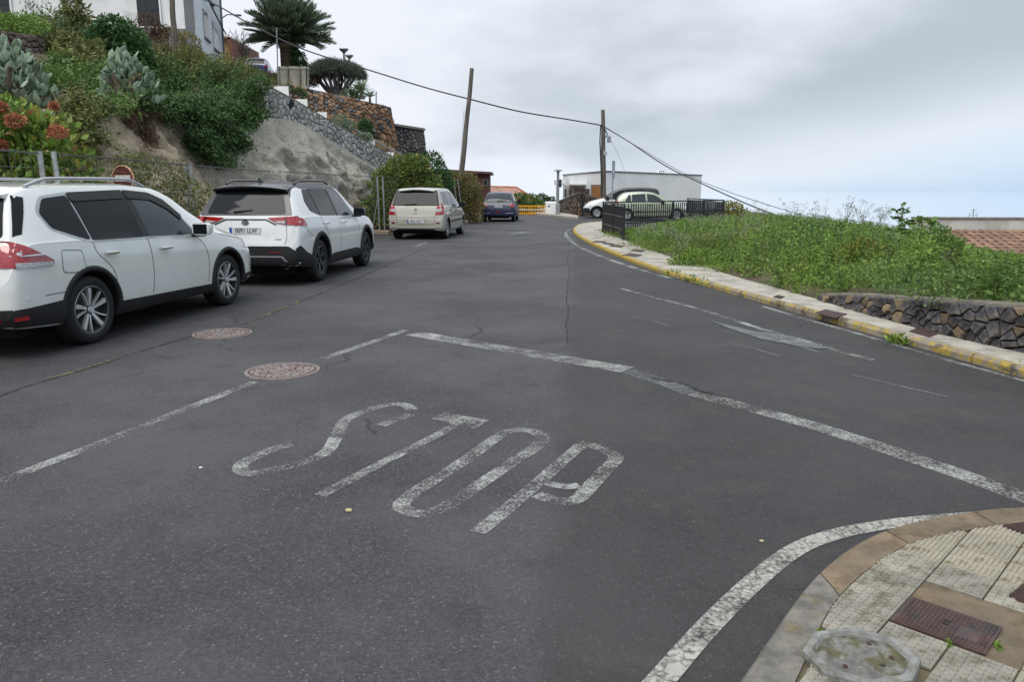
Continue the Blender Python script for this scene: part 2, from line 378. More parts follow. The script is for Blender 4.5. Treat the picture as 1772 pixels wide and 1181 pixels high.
mat('pale_parapet', (0.52, 0.505, 0.46), 0.9, 0.1, 0.8, 0.2, 30, second=(0.42, 0.40, 0.36), sscale=0.9)
mat('ochre_wall', (0.30, 0.20, 0.10), 0.9, 0.15, 2, 0.2, 30)
mat('terracotta', (0.235, 0.14, 0.092), 0.9, 0.3, 5, 0.4, 30, orand=0.28, second=(0.15, 0.095, 0.07), sscale=5)
mat('terracotta_far', (0.36, 0.125, 0.06), 0.85, 0.22, 2, 0.3, 30, island=[(0.30, 0.11, 0.055), (0.42, 0.17, 0.08), (0.33, 0.12, 0.06)])
mat('brown_boards', (0.085, 0.038, 0.032), 0.7, 0.2, 3, 0.2, 30, orand=0.12)
mat('wood_door', (0.28, 0.125, 0.04), 0.6, 0.2, 6, 0.2, 30)
mat('shutter', (0.034, 0.041, 0.048), 0.6, 0.12, 5)
mat('red_door', (0.16, 0.035, 0.03), 0.6, 0.15, 5)
mat('glass_dark', (0.022, 0.026, 0.030), 0.15, 0, 1, spec=0.2)
mat('metal_pole', (0.30, 0.31, 0.32), 0.5, 0.15, 8, spec=0.5, metal=0.55)
mat('galvanized', (0.33, 0.34, 0.34), 0.5, 0.2, 14, 0.1, 80, spec=0.5, metal=0.45)
mat('wire_grey', (0.10, 0.10, 0.10), 0.6, 0.1, 5, metal=0.4)
mat('black_iron', (0.014, 0.015, 0.018), 0.5, 0.2, 6, spec=0.45)
mat('cable_black', (0.035, 0.035, 0.038), 0.6, 0, 1)
mat('timber_pole', (0.145, 0.125, 0.105), 0.9, 0.3, 3, 0.6, 40, stretch=(6, 6, 0.35), second=(0.085, 0.075, 0.065), sscale=2)
mat('block_concrete', (0.29, 0.235, 0.175), 0.95, 0.2, 8, 0.4, 50)
mat('yellow_plastic', (0.72, 0.34, 0.015), 0.5, 0.12, 5, orand=0.08)
mat('white_plastic', (0.6, 0.6, 0.58), 0.5, 0.05, 5)
mat('sign_face', (0.38, 0.40, 0.43), 0.4, 0.1, 5)
mat('sign_red', (0.105, 0.022, 0.014), 0.75, 0.35, 25, second=(0.15, 0.055, 0.02), sscale=14)
mat('sign_rim', (0.62, 0.36, 0.22), 0.6, 0.15, 10)
mat('planter_cream', (0.36, 0.34, 0.27), 0.85, 0.12, 3, 0.2, 30)
mat('bark', (0.115, 0.085, 0.06), 0.95, 0.35, 6, 0.8, 18, island=[(0.16, 0.12, 0.085), (0.075, 0.055, 0.04)])
mat('bark_grey', (0.15, 0.14, 0.135), 0.95, 0.25, 5, 0.6, 25)
mat('twig', (0.13, 0.115, 0.10), 0.95, 0.2, 5)
mat('dead_twig', (0.24, 0.21, 0.175), 0.95, 0.2, 5)
GREENS = {
 'leaf_dark': [(0.032,0.077,0.025),(0.054,0.128,0.039),(0.087,0.171,0.057),(0.044,0.099,0.039)],
 'leaf_ivy': [(0.040,0.082,0.029),(0.065,0.133,0.039),(0.105,0.188,0.056),(0.050,0.094,0.036)],
 'leaf_olive': [(0.109,0.128,0.039),(0.154,0.179,0.056),(0.217,0.213,0.073),(0.091,0.116,0.039)],
 'leaf_mid': [(0.072,0.132,0.036),(0.114,0.202,0.052),(0.176,0.264,0.073),(0.092,0.149,0.041)],
 'leaf_bright': [(0.107,0.199,0.031),(0.165,0.282,0.048),(0.253,0.365,0.077),(0.088,0.158,0.031)],
 'leaf_yellow': [(0.105,0.161,0.034),(0.182,0.231,0.048),(0.392,0.336,0.063),(0.077,0.133,0.031),(0.280,0.140,0.056)],
 'leaf_grey': [(0.119,0.182,0.112),(0.168,0.245,0.147),(0.210,0.280,0.182)],
 'leaf_hedge': [(0.091,0.128,0.039),(0.154,0.179,0.056),(0.253,0.231,0.089),(0.290,0.145,0.081),(0.081,0.145,0.039)],
 'leaf_palm': [(0.055,0.095,0.058),(0.095,0.142,0.083),(0.146,0.191,0.113),(0.218,0.237,0.155)],
 'leaf_dragon': [(0.070,0.095,0.070),(0.112,0.140,0.101),(0.182,0.189,0.147)],
 'straw': [(0.308,0.238,0.119),(0.406,0.322,0.168),(0.224,0.175,0.091)],
 'dead_brown': [(0.105,0.059,0.039),(0.154,0.091,0.056),(0.070,0.042,0.031)],
 'weed': [(0.127,0.212,0.039),(0.196,0.303,0.056),(0.290,0.394,0.081),(0.106,0.172,0.039),(0.252,0.294,0.073)],
 'weed_pale': [(0.238,0.280,0.182),(0.336,0.350,0.259),(0.168,0.231,0.119)],
}
for _k, _v in GREENS.items(): mat(_k, _v[0], 0.55 if 'palm' not in _k else 0.5, 0.0, spec=0.25, island=_v[1:], trans=0.22)
mat('cactus', (0.21, 0.285, 0.205), 0.65, 0.18, 9, 0.15, 40, orand=0.22, second=(0.25, 0.30, 0.19), sscale=6)
mat('bloom_orange', (0.44, 0.165, 0.085), 0.7, 0, island=[(0.34, 0.115, 0.065), (0.50, 0.23, 0.12)])
mat('bloom_red', (0.42, 0.03, 0.025), 0.7, 0, island=[(0.30, 0.02, 0.02)])
# ================================================================== the setting: land, sea, road
def poly_dist(p, poly):
    """distance outside a convex-ish polygon (0 inside)"""
    x, y = p; ins = False; d = 1e9; n = len(poly)
    for i in range(n):
        ax, ay = poly[i]; bx, by = poly[(i+1) % n]
        if (ay > y) != (by > y) and x < (bx-ax)*(y-ay)/(by-ay)+ax: ins = not ins
        t = max(0, min(1, ((x-ax)*(bx-ax)+(y-ay)*(by-ay))/((bx-ax)**2+(by-ay)**2+1e-12)))
        d = min(d, math.hypot(x-ax-t*(bx-ax), y-ay-t*(by-ay)))
    return 0 if ins else d
FLAT = [(-70,-60),(14,-60),(11.2,8),(12.0,34),(19,42),(19,64),(-70,64)]
def land(x, y):
    d = poly_dist((x, y), FLAT)
    return -0.06 - (0.16*d + min(d, 6)*0.18) + 0.02*d*nz((x, y, 0), 0.05)
def build_land():
    xs = sorted(set([-900,-600,-400,-250,-160,-110,-85] + [-70+3.5*i for i in range(38)] + [64,70,80,95,120,160,220,300,420,600]))
    ys = sorted(set([-400,-250,-150,-90] + [-60+4*i for i in range(45)] + [124,135,150,180,220,280,360,480,650,900]))
    V = [(x, y, max(land(x, y), -95)) for y in ys for x in xs]; nx = len(xs)
    F_ = [(j*nx+i, j*nx+i+1, (j+1)*nx+i+1, (j+1)*nx+i) for j in range(len(ys)-1) for i in range(nx-1)]
    tag(link('ground', fast_mesh('ground', V, F_, True), MAT['soil']), kind='structure')
build_land()
def build_sea():
    m = mat('sea', (0.30, 0.44, 0.60), 0.02, 0.0, 0.002, spec=0.5)
    mb = MB(); mb.add([(-40000,-40000,-90),(40000,-40000,-90),(40000,50000,-90),(-40000,50000,-90)], [(0,1,2,3)])
    tag(mb.build('sea', m), kind='structure')
build_sea()
def build_road():
    xs = np.linspace(-10.5, 12.0, 46); ys = np.linspace(-9, 52, 62)
    V = [(x, y, 0.0) for y in ys for x in xs]; nx = len(xs)
    F_ = [(j*nx+i, j*nx+i+1, (j+1)*nx+i+1, (j+1)*nx+i) for j in range(len(ys)-1) for i in range(nx-1)
          if not (xs[i] > 5.6 and ys[j] > 5.5 and ys[j] < 33)]
    tag(link('road', fast_mesh('road', V, F_), MAT['asphalt']), kind='structure')
build_road()
# ---- ribbons of paint and tar: a polyline on the ground with a width
def ribbon(pts, width, z, closed=False):
    P = [Vector((p[0], p[1], 0)) for p in pts]; n = len(P); V = []; ws = width if isinstance(width, list) else [width]*n
    for i in range(n):
        a = P[i-1] if (i > 0 or closed) else P[0]; b = P[(i+1) % n] if (i < n-1 or closed) else P[-1]
        d = (b-a).normalized(); nrm = Vector((-d.y, d.x, 0))
        V += [P[i]+nrm*ws[i]/2+Vector((0,0,z)), P[i]-nrm*ws[i]/2+Vector((0,0,z))]
    F_ = [(2*i, 2*i+1, 2*((i+1) % n)+1, 2*((i+1) % n)) for i in range(n if closed else n-1)]
    mb = MB(); mb.add(V, F_); return mb
def pxline(pp, step=0.15, smooth=True, k=8):
    P = [G(*p) for p in pp]
    return crom(P, k) if smooth and len(P) > 2 else resample(P, step)
def marking(name, label, cat, mbs, m, group=None):
    V = []; F_ = []
    for mb in mbs:
        b = len(V); V += mb.v; F_ += [tuple(i+b for i in f) for f in mb.f]
    A = MB(); A.v = V; A.f = F_; A.m = [0]*len(F_)
    c = sum((Vector(v) for v in V), Vector())/len(V); c.z = 0
    o = A.build(name, MAT[m], loc=c); return tag(o, label, cat, group)
Z1, Z2 = 0.004, 0.008
# stop line in two stretches: the fresh one and the worn one
marking('stop_line', 'worn white stop line crossing the mouth of the side street', 'road marking',
        [ribbon(resample([G(716,578), G(1085,641)], .2), 0.25, Z1), ribbon(pxline([(1200,682),(1300,708),(1420,742),(1600,801),(1800,872),(2150,1000)]), 0.165, Z1)], 'paint_white')
marking('stop_line_remnant', 'faded crumbling middle stretch of the white stop line', 'road marking', [ribbon(pxline([(1085,643),(1140,660),(1200,682)]), 0.18, Z1)], 'paint_ghost')
marking('lane_line', 'thin white lane line running past the nearer manhole cover', 'road marking',
        [ribbon(pxline([(-60,862),(60,812),(180,766),(330,706),(440,662)]), 0.095, Z1), ribbon(pxline([(560,621),(640,594),(702,572)]), 0.10, Z1)], 'paint_white')
def C1(x, y): return G(380+.4176*x, 540+.4176*y)
def stroke(pp, wd, k=5, closed=False): return ribbon(crom([C1(*p) for p in pp], k, closed), wd, Z1, closed)
marking('painted_letter', 'worn painted letter S of the word on the road', 'road marking', [
    stroke([(668,474),(735,448),(792,428)], .085), stroke([(798,408),(768,388),(705,386),(640,402),(565,428),(516,456),(490,505),(462,560),(430,592),(350,625),(265,648),(190,664),(120,672),(86,655),(98,630),(160,598),(235,566),(302,553)], .088)],
    'paint_stop', 'letters of the word painted on the road')
_t = MB(); _t.add([p+Vector((0,0,Z2)) for p in (C1(875,450), C1(935,422), C1(1118,455), C1(1055,492))], [(0,1,2,3)])
marking('painted_letter', 'worn painted letter T of the word on the road', 'road marking', [stroke([(985,468),(860,535),(720,605),(560,690),(415,765)], .075), _t], 'paint_stop', 'letters of the word painted on the road')
marking('painted_letter', 'worn painted letter O of the word on the road', 'road marking', [
    stroke([(930,815),(1010,765),(1120,690),(1235,612),(1308,565),(1340,530),(1318,506),(1260,493),(1192,500),(1135,533),(1030,610),(900,692),(795,760),(752,805),(790,832),(865,840),(930,812)], .09)],
    'paint_stop', 'letters of the word painted on the road')
marking('painted_letter', 'worn painted letter P of the word on the road', 'road marking', [
    stroke([(1070,918),(1200,812),(1330,702),(1420,622),(1502,552)], .085), stroke([(1490,545),(1565,563),(1642,605),(1600,655),(1540,722),(1478,782),(1400,786),(1310,762)], .09),
    stroke([(1350,712),(1430,728),(1490,722)], .07)], 'paint_stop', 'letters of the word painted on the road')
marking('edge_line', 'cracked thick white edge line curving round the near corner', 'road marking',
        [ribbon(pxline([(1090,1240),(1150,1172),(1222,1090),(1300,1013),(1372,956),(1440,928),(1530,910),(1640,898),(1780,890),(1900,884),(2500,872)]), [.090]*10*8+[.090], Z1)], 'paint_edge')
marking('edge_line', 'thin white edge line along the yellow far kerb', 'road marking',
        [ribbon(pxline([(2420,845),(1800,668),(1640,624),(1480,577),(1380,549),(1320,531)]), 0.07, Z1), ribbon(pxline([(1160,482),(1120,471),(1070,455),(1030,440),(1000,426),(984,413),(979,404),(986,397)]), 0.13, Z1)], 'paint_white')
def P4(x, y): return G(1000+.316*x, 440+.316*y)
marking('centre_line', 'long thin white line slanting across the main road', 'road marking',
        [ribbon(crom([P4(*p) for p in [(240,190),(420,240),(620,290),(800,345),(1000,410),(1110,438)]], 6), .085, Z1), ribbon(crom([P4(*p) for p in [(1110,438),(1280,488),(1450,540),(1620,582)]], 6), .08, Z1)], 'paint_white')
_sm = MB(); _pp = [(730,368),(850,398),(960,425),(1120,445),(1230,478),(1380,520),(1330,522),(1240,515),(1190,505),(1120,492),(1000,468),(900,435),(800,400)]
_sm.add([P4(*p)+Vector((0,0,Z2)) for p in _pp], [tuple(range(len(_pp)))])
marking('paint_smear', 'pale bluish leaf-shaped paint smear on the main road', 'road marking', [_sm, ribbon([P4(*p) for p in [(1150,490),(1240,515),(1330,543)]], .035, Z1)], 'paint_smear')
for _i, (_lb, _pts) in enumerate([
    ('faint scratch line below the paint smear', [(1262,596),(1310,606),(1350,618)]), ('faint scratch line left of the paint smear', [(1095,549),(1130,556),(1160,566)]),
    ('faint scratch line between stop line and far kerb, lower right', [(1475,650),(1560,670),(1640,688)]), ('short faint line in the middle of the main road', [(968,517),(1020,530)]),
    ('short faint dash further up the main road', [(868,487),(905,498)]), ('short faint dash near the parked car row', [(788,460),(818,470)])]):
    marking('scratch_line', _lb, 'road marking', [ribbon([G(*p) for p in _pts], .04, Z1)], 'paint_ghost', 'faint lines on the main road')
marking('lane_arrow', 'small faded white arrow far up the main road', 'road marking',
        [ribbon([G(*p) for p in [(878,408),(905,403),(915,402)]], .16, Z1), ribbon([G(*p) for p in [(893,404.5),(912,401.5)]], .5, Z2)], 'paint_faint')
marking('parking_dash', 'faded white parking dash behind the beige car', 'road marking', [ribbon([G(718,427), G(737,420)], .12, Z1)], 'paint_white')
marking('tar_seam', 'dark seam in the asphalt beside the parked cars', 'asphalt seam',
        [ribbon(pxline([(-60,714),(0,687),(60,665),(140,642),(240,610),(330,583)], k=10), .035, Z1), ribbon(pxline([(420,562),(500,530),(600,490),(680,455),(740,428)], k=10), .04, Z1)], 'crack_tar')
marking('moss_seam', 'yellow-green moss growing in the seam by the near car', 'moss', [ribbon(pxline([(40,671),(80,658),(150,638),(215,618)], k=10), .05, Z2)], 'moss_line')
marking('moss_seam', 'traces of moss in the seam beyond the further manhole cover', 'moss', [ribbon(pxline([(420,562),(460,546),(520,522)], k=8), .05, Z2)], 'moss_line')
_cr = [(984,420)]; _rc = random.Random(4)
for _i in range(1, 26): _cr.append((985 - _i*0.2 + _rc.uniform(-2.5, 2.5), 420 + _i*7))
marking('asphalt_crack', 'long jagged crack running up the middle of the main road', 'asphalt crack', [ribbon([G(*p) for p in _cr], .018, Z1)], 'crack_tar')
_cr = [(1130,655),(1150,660),(1168,662),(1190,668),(1210,678),(1228,681),(1250,690)]
marking('asphalt_crack', 'ragged dark break where the stop line crumbles', 'asphalt crack', [ribbon([G(x, y) for x, y in _cr], .05, Z2)], 'crack_tar')
# ---- round manhole covers: frame ring and a lid of raised irregular cobbles
def clip_poly(poly, a, b, c):
    """keep a*x+b*y<=c"""
    out = []; n = len(poly)
    for i in range(n):
        p, q = poly[i], poly[(i+1) % n]; dp = a*p[0]+b*p[1]-c; dq = a*q[0]+b*q[1]-c
        if dp <= 0: out.append(p)
        if (dp < 0 < dq) or (dq < 0 < dp):
            t = dp/(dp-dq); out.append((p[0]+(q[0]-p[0])*t, p[1]+(q[1]-p[1])*t))
    return out
def voronoi(seeds, bound, reach):
    cells = []
    for i, s in enumerate(seeds):
        poly = list(bound)
        for j, t in enumerate(seeds):
            if i == j: continue
            dx, dy = t[0]-s[0], t[1]-s[1]
            if dx*dx+dy*dy > reach*reach: continue
            poly = clip_poly(poly, dx, dy, (t[0]**2+t[1]**2-s[0]**2-s[1]**2)/2)
            if len(poly) < 3: break
        cells.append(poly)
    return cells
def inset(poly, d):
    """shrink a convex polygon by d"""
    n = len(poly)
    ar = sum(poly[i][0]*poly[(i+1) % n][1]-poly[(i+1) % n][0]*poly[i][1] for i in range(n))
    if ar < 0: poly = poly[::-1]
    out = list(poly)
    for i in range(n):
        p, q = poly[i], poly[(i+1) % n]; dx, dy = q[0]-p[0], q[1]-p[1]; l = math.hypot(dx, dy)
        if l < 1e-6: continue
        nx, ny = dy/l, -dx/l
        out = clip_poly(out, nx, ny, nx*p[0]+ny*p[1]-d)
        if len(out) < 3: return []
    # drop near-duplicate points
    res = []
    for p in out:
        if not res or math.hypot(p[0]-res[-1][0], p[1]-res[-1][1]) > 1e-4: res.append(p)
    if len(res) > 1 and math.hypot(res[0][0]-res[-1][0], res[0][1]-res[-1][1]) < 1e-4: res.pop()
    return res
def manhole(c, rad, label, seed):
    rg = random.Random(seed)
    r_ = empty('manhole_cover', (c.x, c.y, 0), rg.uniform(0, 6), label, 'manhole cover', 'round manhole covers in the road')
    mb = MB().lathe([(rad*.92, 0.0), (rad*.92, .010), (rad, .010), (rad*1.01, 0.0)], 40); mb.build('frame', MAT['manhole_iron'], r_, world=False)
    mb = MB().lathe([(0.001, .005), (rad*.915, .005)], 40); mb.build('lid', MAT['rust_iron'], r_, world=False)
    pts = []
    for _ in range(4000):
        p = (rg.uniform(-rad, rad), rg.uniform(-rad, rad))
        if math.hypot(*p) < rad*.9 and all((p[0]-q[0])**2+(p[1]-q[1])**2 > .05**2 for q in pts): pts.append(p)
    bd = [(rad*.88*math.cos(t*PI/12), rad*.88*math.sin(t*PI/12)) for t in range(24)]
    mb = MB()
    for cell in voronoi(pts, bd, .25):
        q = inset(cell, .005)
        if len(q) >= 3: mb.prism(q, .004, .011+rg.uniform(-.001, .001))
    o = mb.build('raised_pattern', MAT['manhole_iron'], r_, world=False); o['kind'] = 'stuff'
manhole(G(489,643), .315, 'brown round iron manhole cover on the thin lane line', 3)
manhole(G(385,578), .31, 'brown round iron manhole cover beside the near white car', 8)
# ---- far pavement with kerb stones
KH = 0.085
KOUT = [G(*p) for p in [(2420,838),(1960,708),(1772,655),(1600,605),(1400,548),(1200,490),(1120,465),(1050,437),(1006,415),(992,402),(998,393),(1015,388.5),(1045,386)]]
BACK = [G(p[0], p[1], KH) for p in [(2420,764),(1960,656),(1772,612),(1600,572),(1420,520),(1340,497),(1270,478),(1200,455),(1130,435),(1080,415),(1042,402),(1043,394),(1052,389)]]
KO = crom(KOUT, 14); 
def arclen(P):
    L_ = [0]
    for a, b in zip(P[:-1], P[1:]): L_.append(L_[-1]+(b-a).length)
    return L_
def along(P, L_, s):
    s = max(0, min(L_[-1], s))
    for i in range(len(P)-1):
        if L_[i+1] >= s:
            t = (s-L_[i])/max(1e-9, L_[i+1]-L_[i]); return P[i].lerp(P[i+1], t)
    return P[-1]
LKO = arclen(KO); KW = 0.07
def kerb_frame(s):
    p = along(KO, LKO, s); d = (along(KO, LKO, s+.12)-along(KO, LKO, s-.12)).normalized()
    return p, Vector((d.y, -d.x, 0))     # outward normal towards the pavement (right of travel)
far_pav = MB(); far_pav.add([tuple(Vector((p.x, p.y, 0.02))) for p in KO] + [(p.x, p.y, 0.02) for p in reversed(BACK)], [])
nb = len(KO)
BK = crom(BACK, 14); LBK = arclen(BK)
# bedding under slabs: a strip between kerb and back edge
NS = 110; bed = MB(); row = []
for i in range(NS+1):
    p, nr = kerb_frame(LKO[-1]*i/NS); q = along(BK, LBK, LBK[-1]*i/NS)
    a = p+nr*KW*.9; row.append((Vector((a.x, a.y, KH-.012)), Vector((q.x, q.y, KH-.012))))
for (a, b), (c_, d_) in zip(row[:-1], row[1:]): bed.add([a, b, d_, c_], [(0,1,2,3)])
pav = bed.build('far_pavement', MAT['joint']); tag(pav, kind='structure')
s = 0.0; k = 0; rg = random.Random(11)
while s < LKO[-1]-.3:
    ln = 0.98; mb = MB(); sub = 4; pr = []
    for j in range(sub+1):
        p, nr = kerb_frame(min(s+.006+(ln-.012)*j/sub, LKO[-1])); pr.append((p, nr))
    dz = rg.uniform(-.004, .004); prof = [(0, -.02), (0.0, KH-.03), (.02, KH), (KW, KH), (KW, -.02)]
    vs = []; 
    for (p, nr) in pr:
        for (o_, z_) in prof: q = p+nr*o_; vs.append((q.x, q.y, z_+dz))
    m_ = len(prof); fs = [(j*m_+i, j*m_+i+1, (j+1)*m_+i+1, (j+1)*m_+i) for j in range(sub) for i in range(m_-1)] + [tuple(range(m_)), tuple(sub*m_+i for i in range(m_-1, -1, -1))]
    mb.add(vs, fs); mb.build('kerb_stone', MAT['kerb_yellow'], pav); s += 1.0; k += 1
def pave_material():
    m = MAT['concrete']; nt = m.node_tree; N = nt.nodes; L = nt.links; b = N['Principled BSDF']
    br = N.new('ShaderNodeTexBrick'); br.inputs['Scale'].default_value = 1; br.inputs['Mortar Size'].default_value = .006
    br.inputs['Brick Width'].default_value = .2; br.inputs['Row Height'].default_value = .2; br.offset = 0
    tc = N.new('ShaderNodeTexCoord'); mp = N.new('ShaderNodeMapping'); mp.inputs['Rotation'].default_value = (0, 0, R(17)); L.new(tc.outputs['Object'], mp.inputs[0]); L.new(mp.outputs[0], br.inputs['Vector'])
    old = b.inputs['Base Color'].links[0].from_socket
    mx = N.new('ShaderNodeMixRGB'); mx.inputs[2].default_value = (.15, .13, .10, 1); L.new(old, mx.inputs[1])
    ml = N.new('ShaderNodeMath'); ml.operation = 'MULTIPLY'; ml.inputs[1].default_value = .22; L.new(br.outputs['Fac'], ml.inputs[0]); L.new(ml.outputs[0], mx.inputs[0]); L.new(mx.outputs[0], b.inputs['Base Color'])
pave_material()
i = 0; nsl = 27
for i in range(nsl):
    f0, f1 = i/nsl+.0006, (i+1)/nsl-.0006; vs = []; sub = 5; dz = rg.uniform(-.003, .003)
    for j in range(sub+1):
        f = f0+(f1-f0)*j/sub; p, nr = kerb_frame(LKO[-1]*f); a = p+nr*(KW+.006); q = along(BK, LBK, LBK[-1]*f)
        vs += [(a.x, a.y, KH+dz), (q.x, q.y, KH+dz)]
    top = len(vs); vs += [(x, y, z-.02) for x, y, z in vs]; n2 = 2*(sub+1)
    fs = [(2*j, 2*j+1, 2*j+3, 2*j+2) for j in range(sub)] + [(2*j, 2*j+2, n2+2*j+2, n2+2*j) for j in range(sub)] + [(2*j+3, 2*j+1, n2+2*j+1, n2+2*j+3) for j in range(sub)] + [(1, 0, n2, n2+1), (n2-2, n2-1, 2*n2-1, 2*n2-2)]
    mb = MB(); mb.add(vs, fs); mb.build('slab', MAT['concrete'], pav)
def ground_lid(corners, z, label, mt='rust_iron', ribs=8, group='iron utility covers in the pavements', notch=False, cat='utility cover'):
    """rectangular iron cover: frame and a ribbed plate; corners in order, on the ground"""
    a, b, c_, d_ = [Vector((p.x, p.y, 0)) for p in corners]; o = (a+b+c_+d_)/4
    r_ = empty('utility_cover', (o.x, o.y, z), 0, label, cat, group)
    def q(u, v, zz): p = a.lerp(b, u).lerp(d_.lerp(c_, u), v); return (p.x, p.y, z+zz)
    mb = MB(); mb.add([q(0,0,.002), q(1,0,.002), q(1,1,.002), q(0,1,.002), q(.0,0,.010), q(1,0,.010), q(1,1,.010), q(0,1,.010)], [(4,5,6,7),(0,1,5,4),(1,2,6,5),(2,3,7,6),(3,0,4,7)])
    mb.build('plate', MAT[mt], r_)
    if ribs:
        mb = MB(); ru, rv = ribs if isinstance(ribs, tuple) else (ribs, ribs)
        for i in range(ru):
            for j in range(rv):
                if notch and (.44 < (i+.5)/ru < .56 and .38 < (j+.5)/rv < .62): continue
                if notch and (.66 < (i+.5)/ru < .88 and .2 < (j+.5)/rv < .62): continue
                e = .18; u0, u1 = .03+.94*(i+e)/ru, .03+.94*(i+1-e)/ru; v0, v1 = .03+.94*(j+e)/rv, .03+.94*(j+1-e)/rv
                mb.add([q(u0,v0,.009), q(u1,v0,.009), q(u1,v1,.009), q(u0,v1,.009), q(u0,v0,.0135), q(u1,v0,.0135), q(u1,v1,.0135), q(u0,v1,.0135)], [(4,5,6,7),(0,1,5,4),(1,2,6,5),(2,3,7,6),(3,0,4,7)])
        ob = mb.build('tread_pattern', MAT[mt], r_); ob['kind'] = 'stuff'
    if notch:
        mb = MB()
        for dv in (.44, .53): mb.add([q(.46,dv,.0112), q(.54,dv,.0112), q(.54,dv+.05,.0112), q(.46,dv+.05,.0112)], [(0,1,2,3)])
        mb.build('lifting_slot', MAT['dark_gap'], r_)
        mb = MB(); mb.add([q(.67,.22,.0118), q(.87,.22,.0118), q(.87,.6,.0118), q(.67,.6,.0118)], [(0,1,2,3)]); mb.build('maker_plate', MAT[mt], r_)
    return r_
for lb, pp in [('dark iron cover set in the far pavement, nearest the right edge', [(1573,575),(1592,568),(1628,577),(1608,585)]),
               ('dark iron cover in the far pavement beside the dark stone wall end', [(1410,543),(1428,537),(1466,545),(1446,552)]),
               ('tiny iron cover in the far pavement beside the weed bank', [(1338,515),(1346,512),(1358,515),(1350,518)]),
               ('dark iron cover near the black railing, left one of the furthest pair', [(1024,419.5),(1030,417.5),(1050,418.5),(1045,421)]),
               ('dark iron cover near the black railing, in the middle of the cluster', [(1042,422.5),(1048,420.5),(1064,422),(1058,424.5)]),
               ('dark iron cover near the black railing, right one of the cluster', [(1054,426),(1062,423.7),(1082,426),(1074,429)]),
               ('dark iron cover near the black railing, closest to the weeds', [(1090,434.5),(1100,432),(1118,434),(1108,437)]),
               ('dark iron cover near the yellow kerb, below the railing', [(1077,442),(1090,438.5),(1112,442),(1100,445.5)])]:
    ground_lid([G(x, y, KH) for x, y in pp], KH+.002, lb, ribs=5)
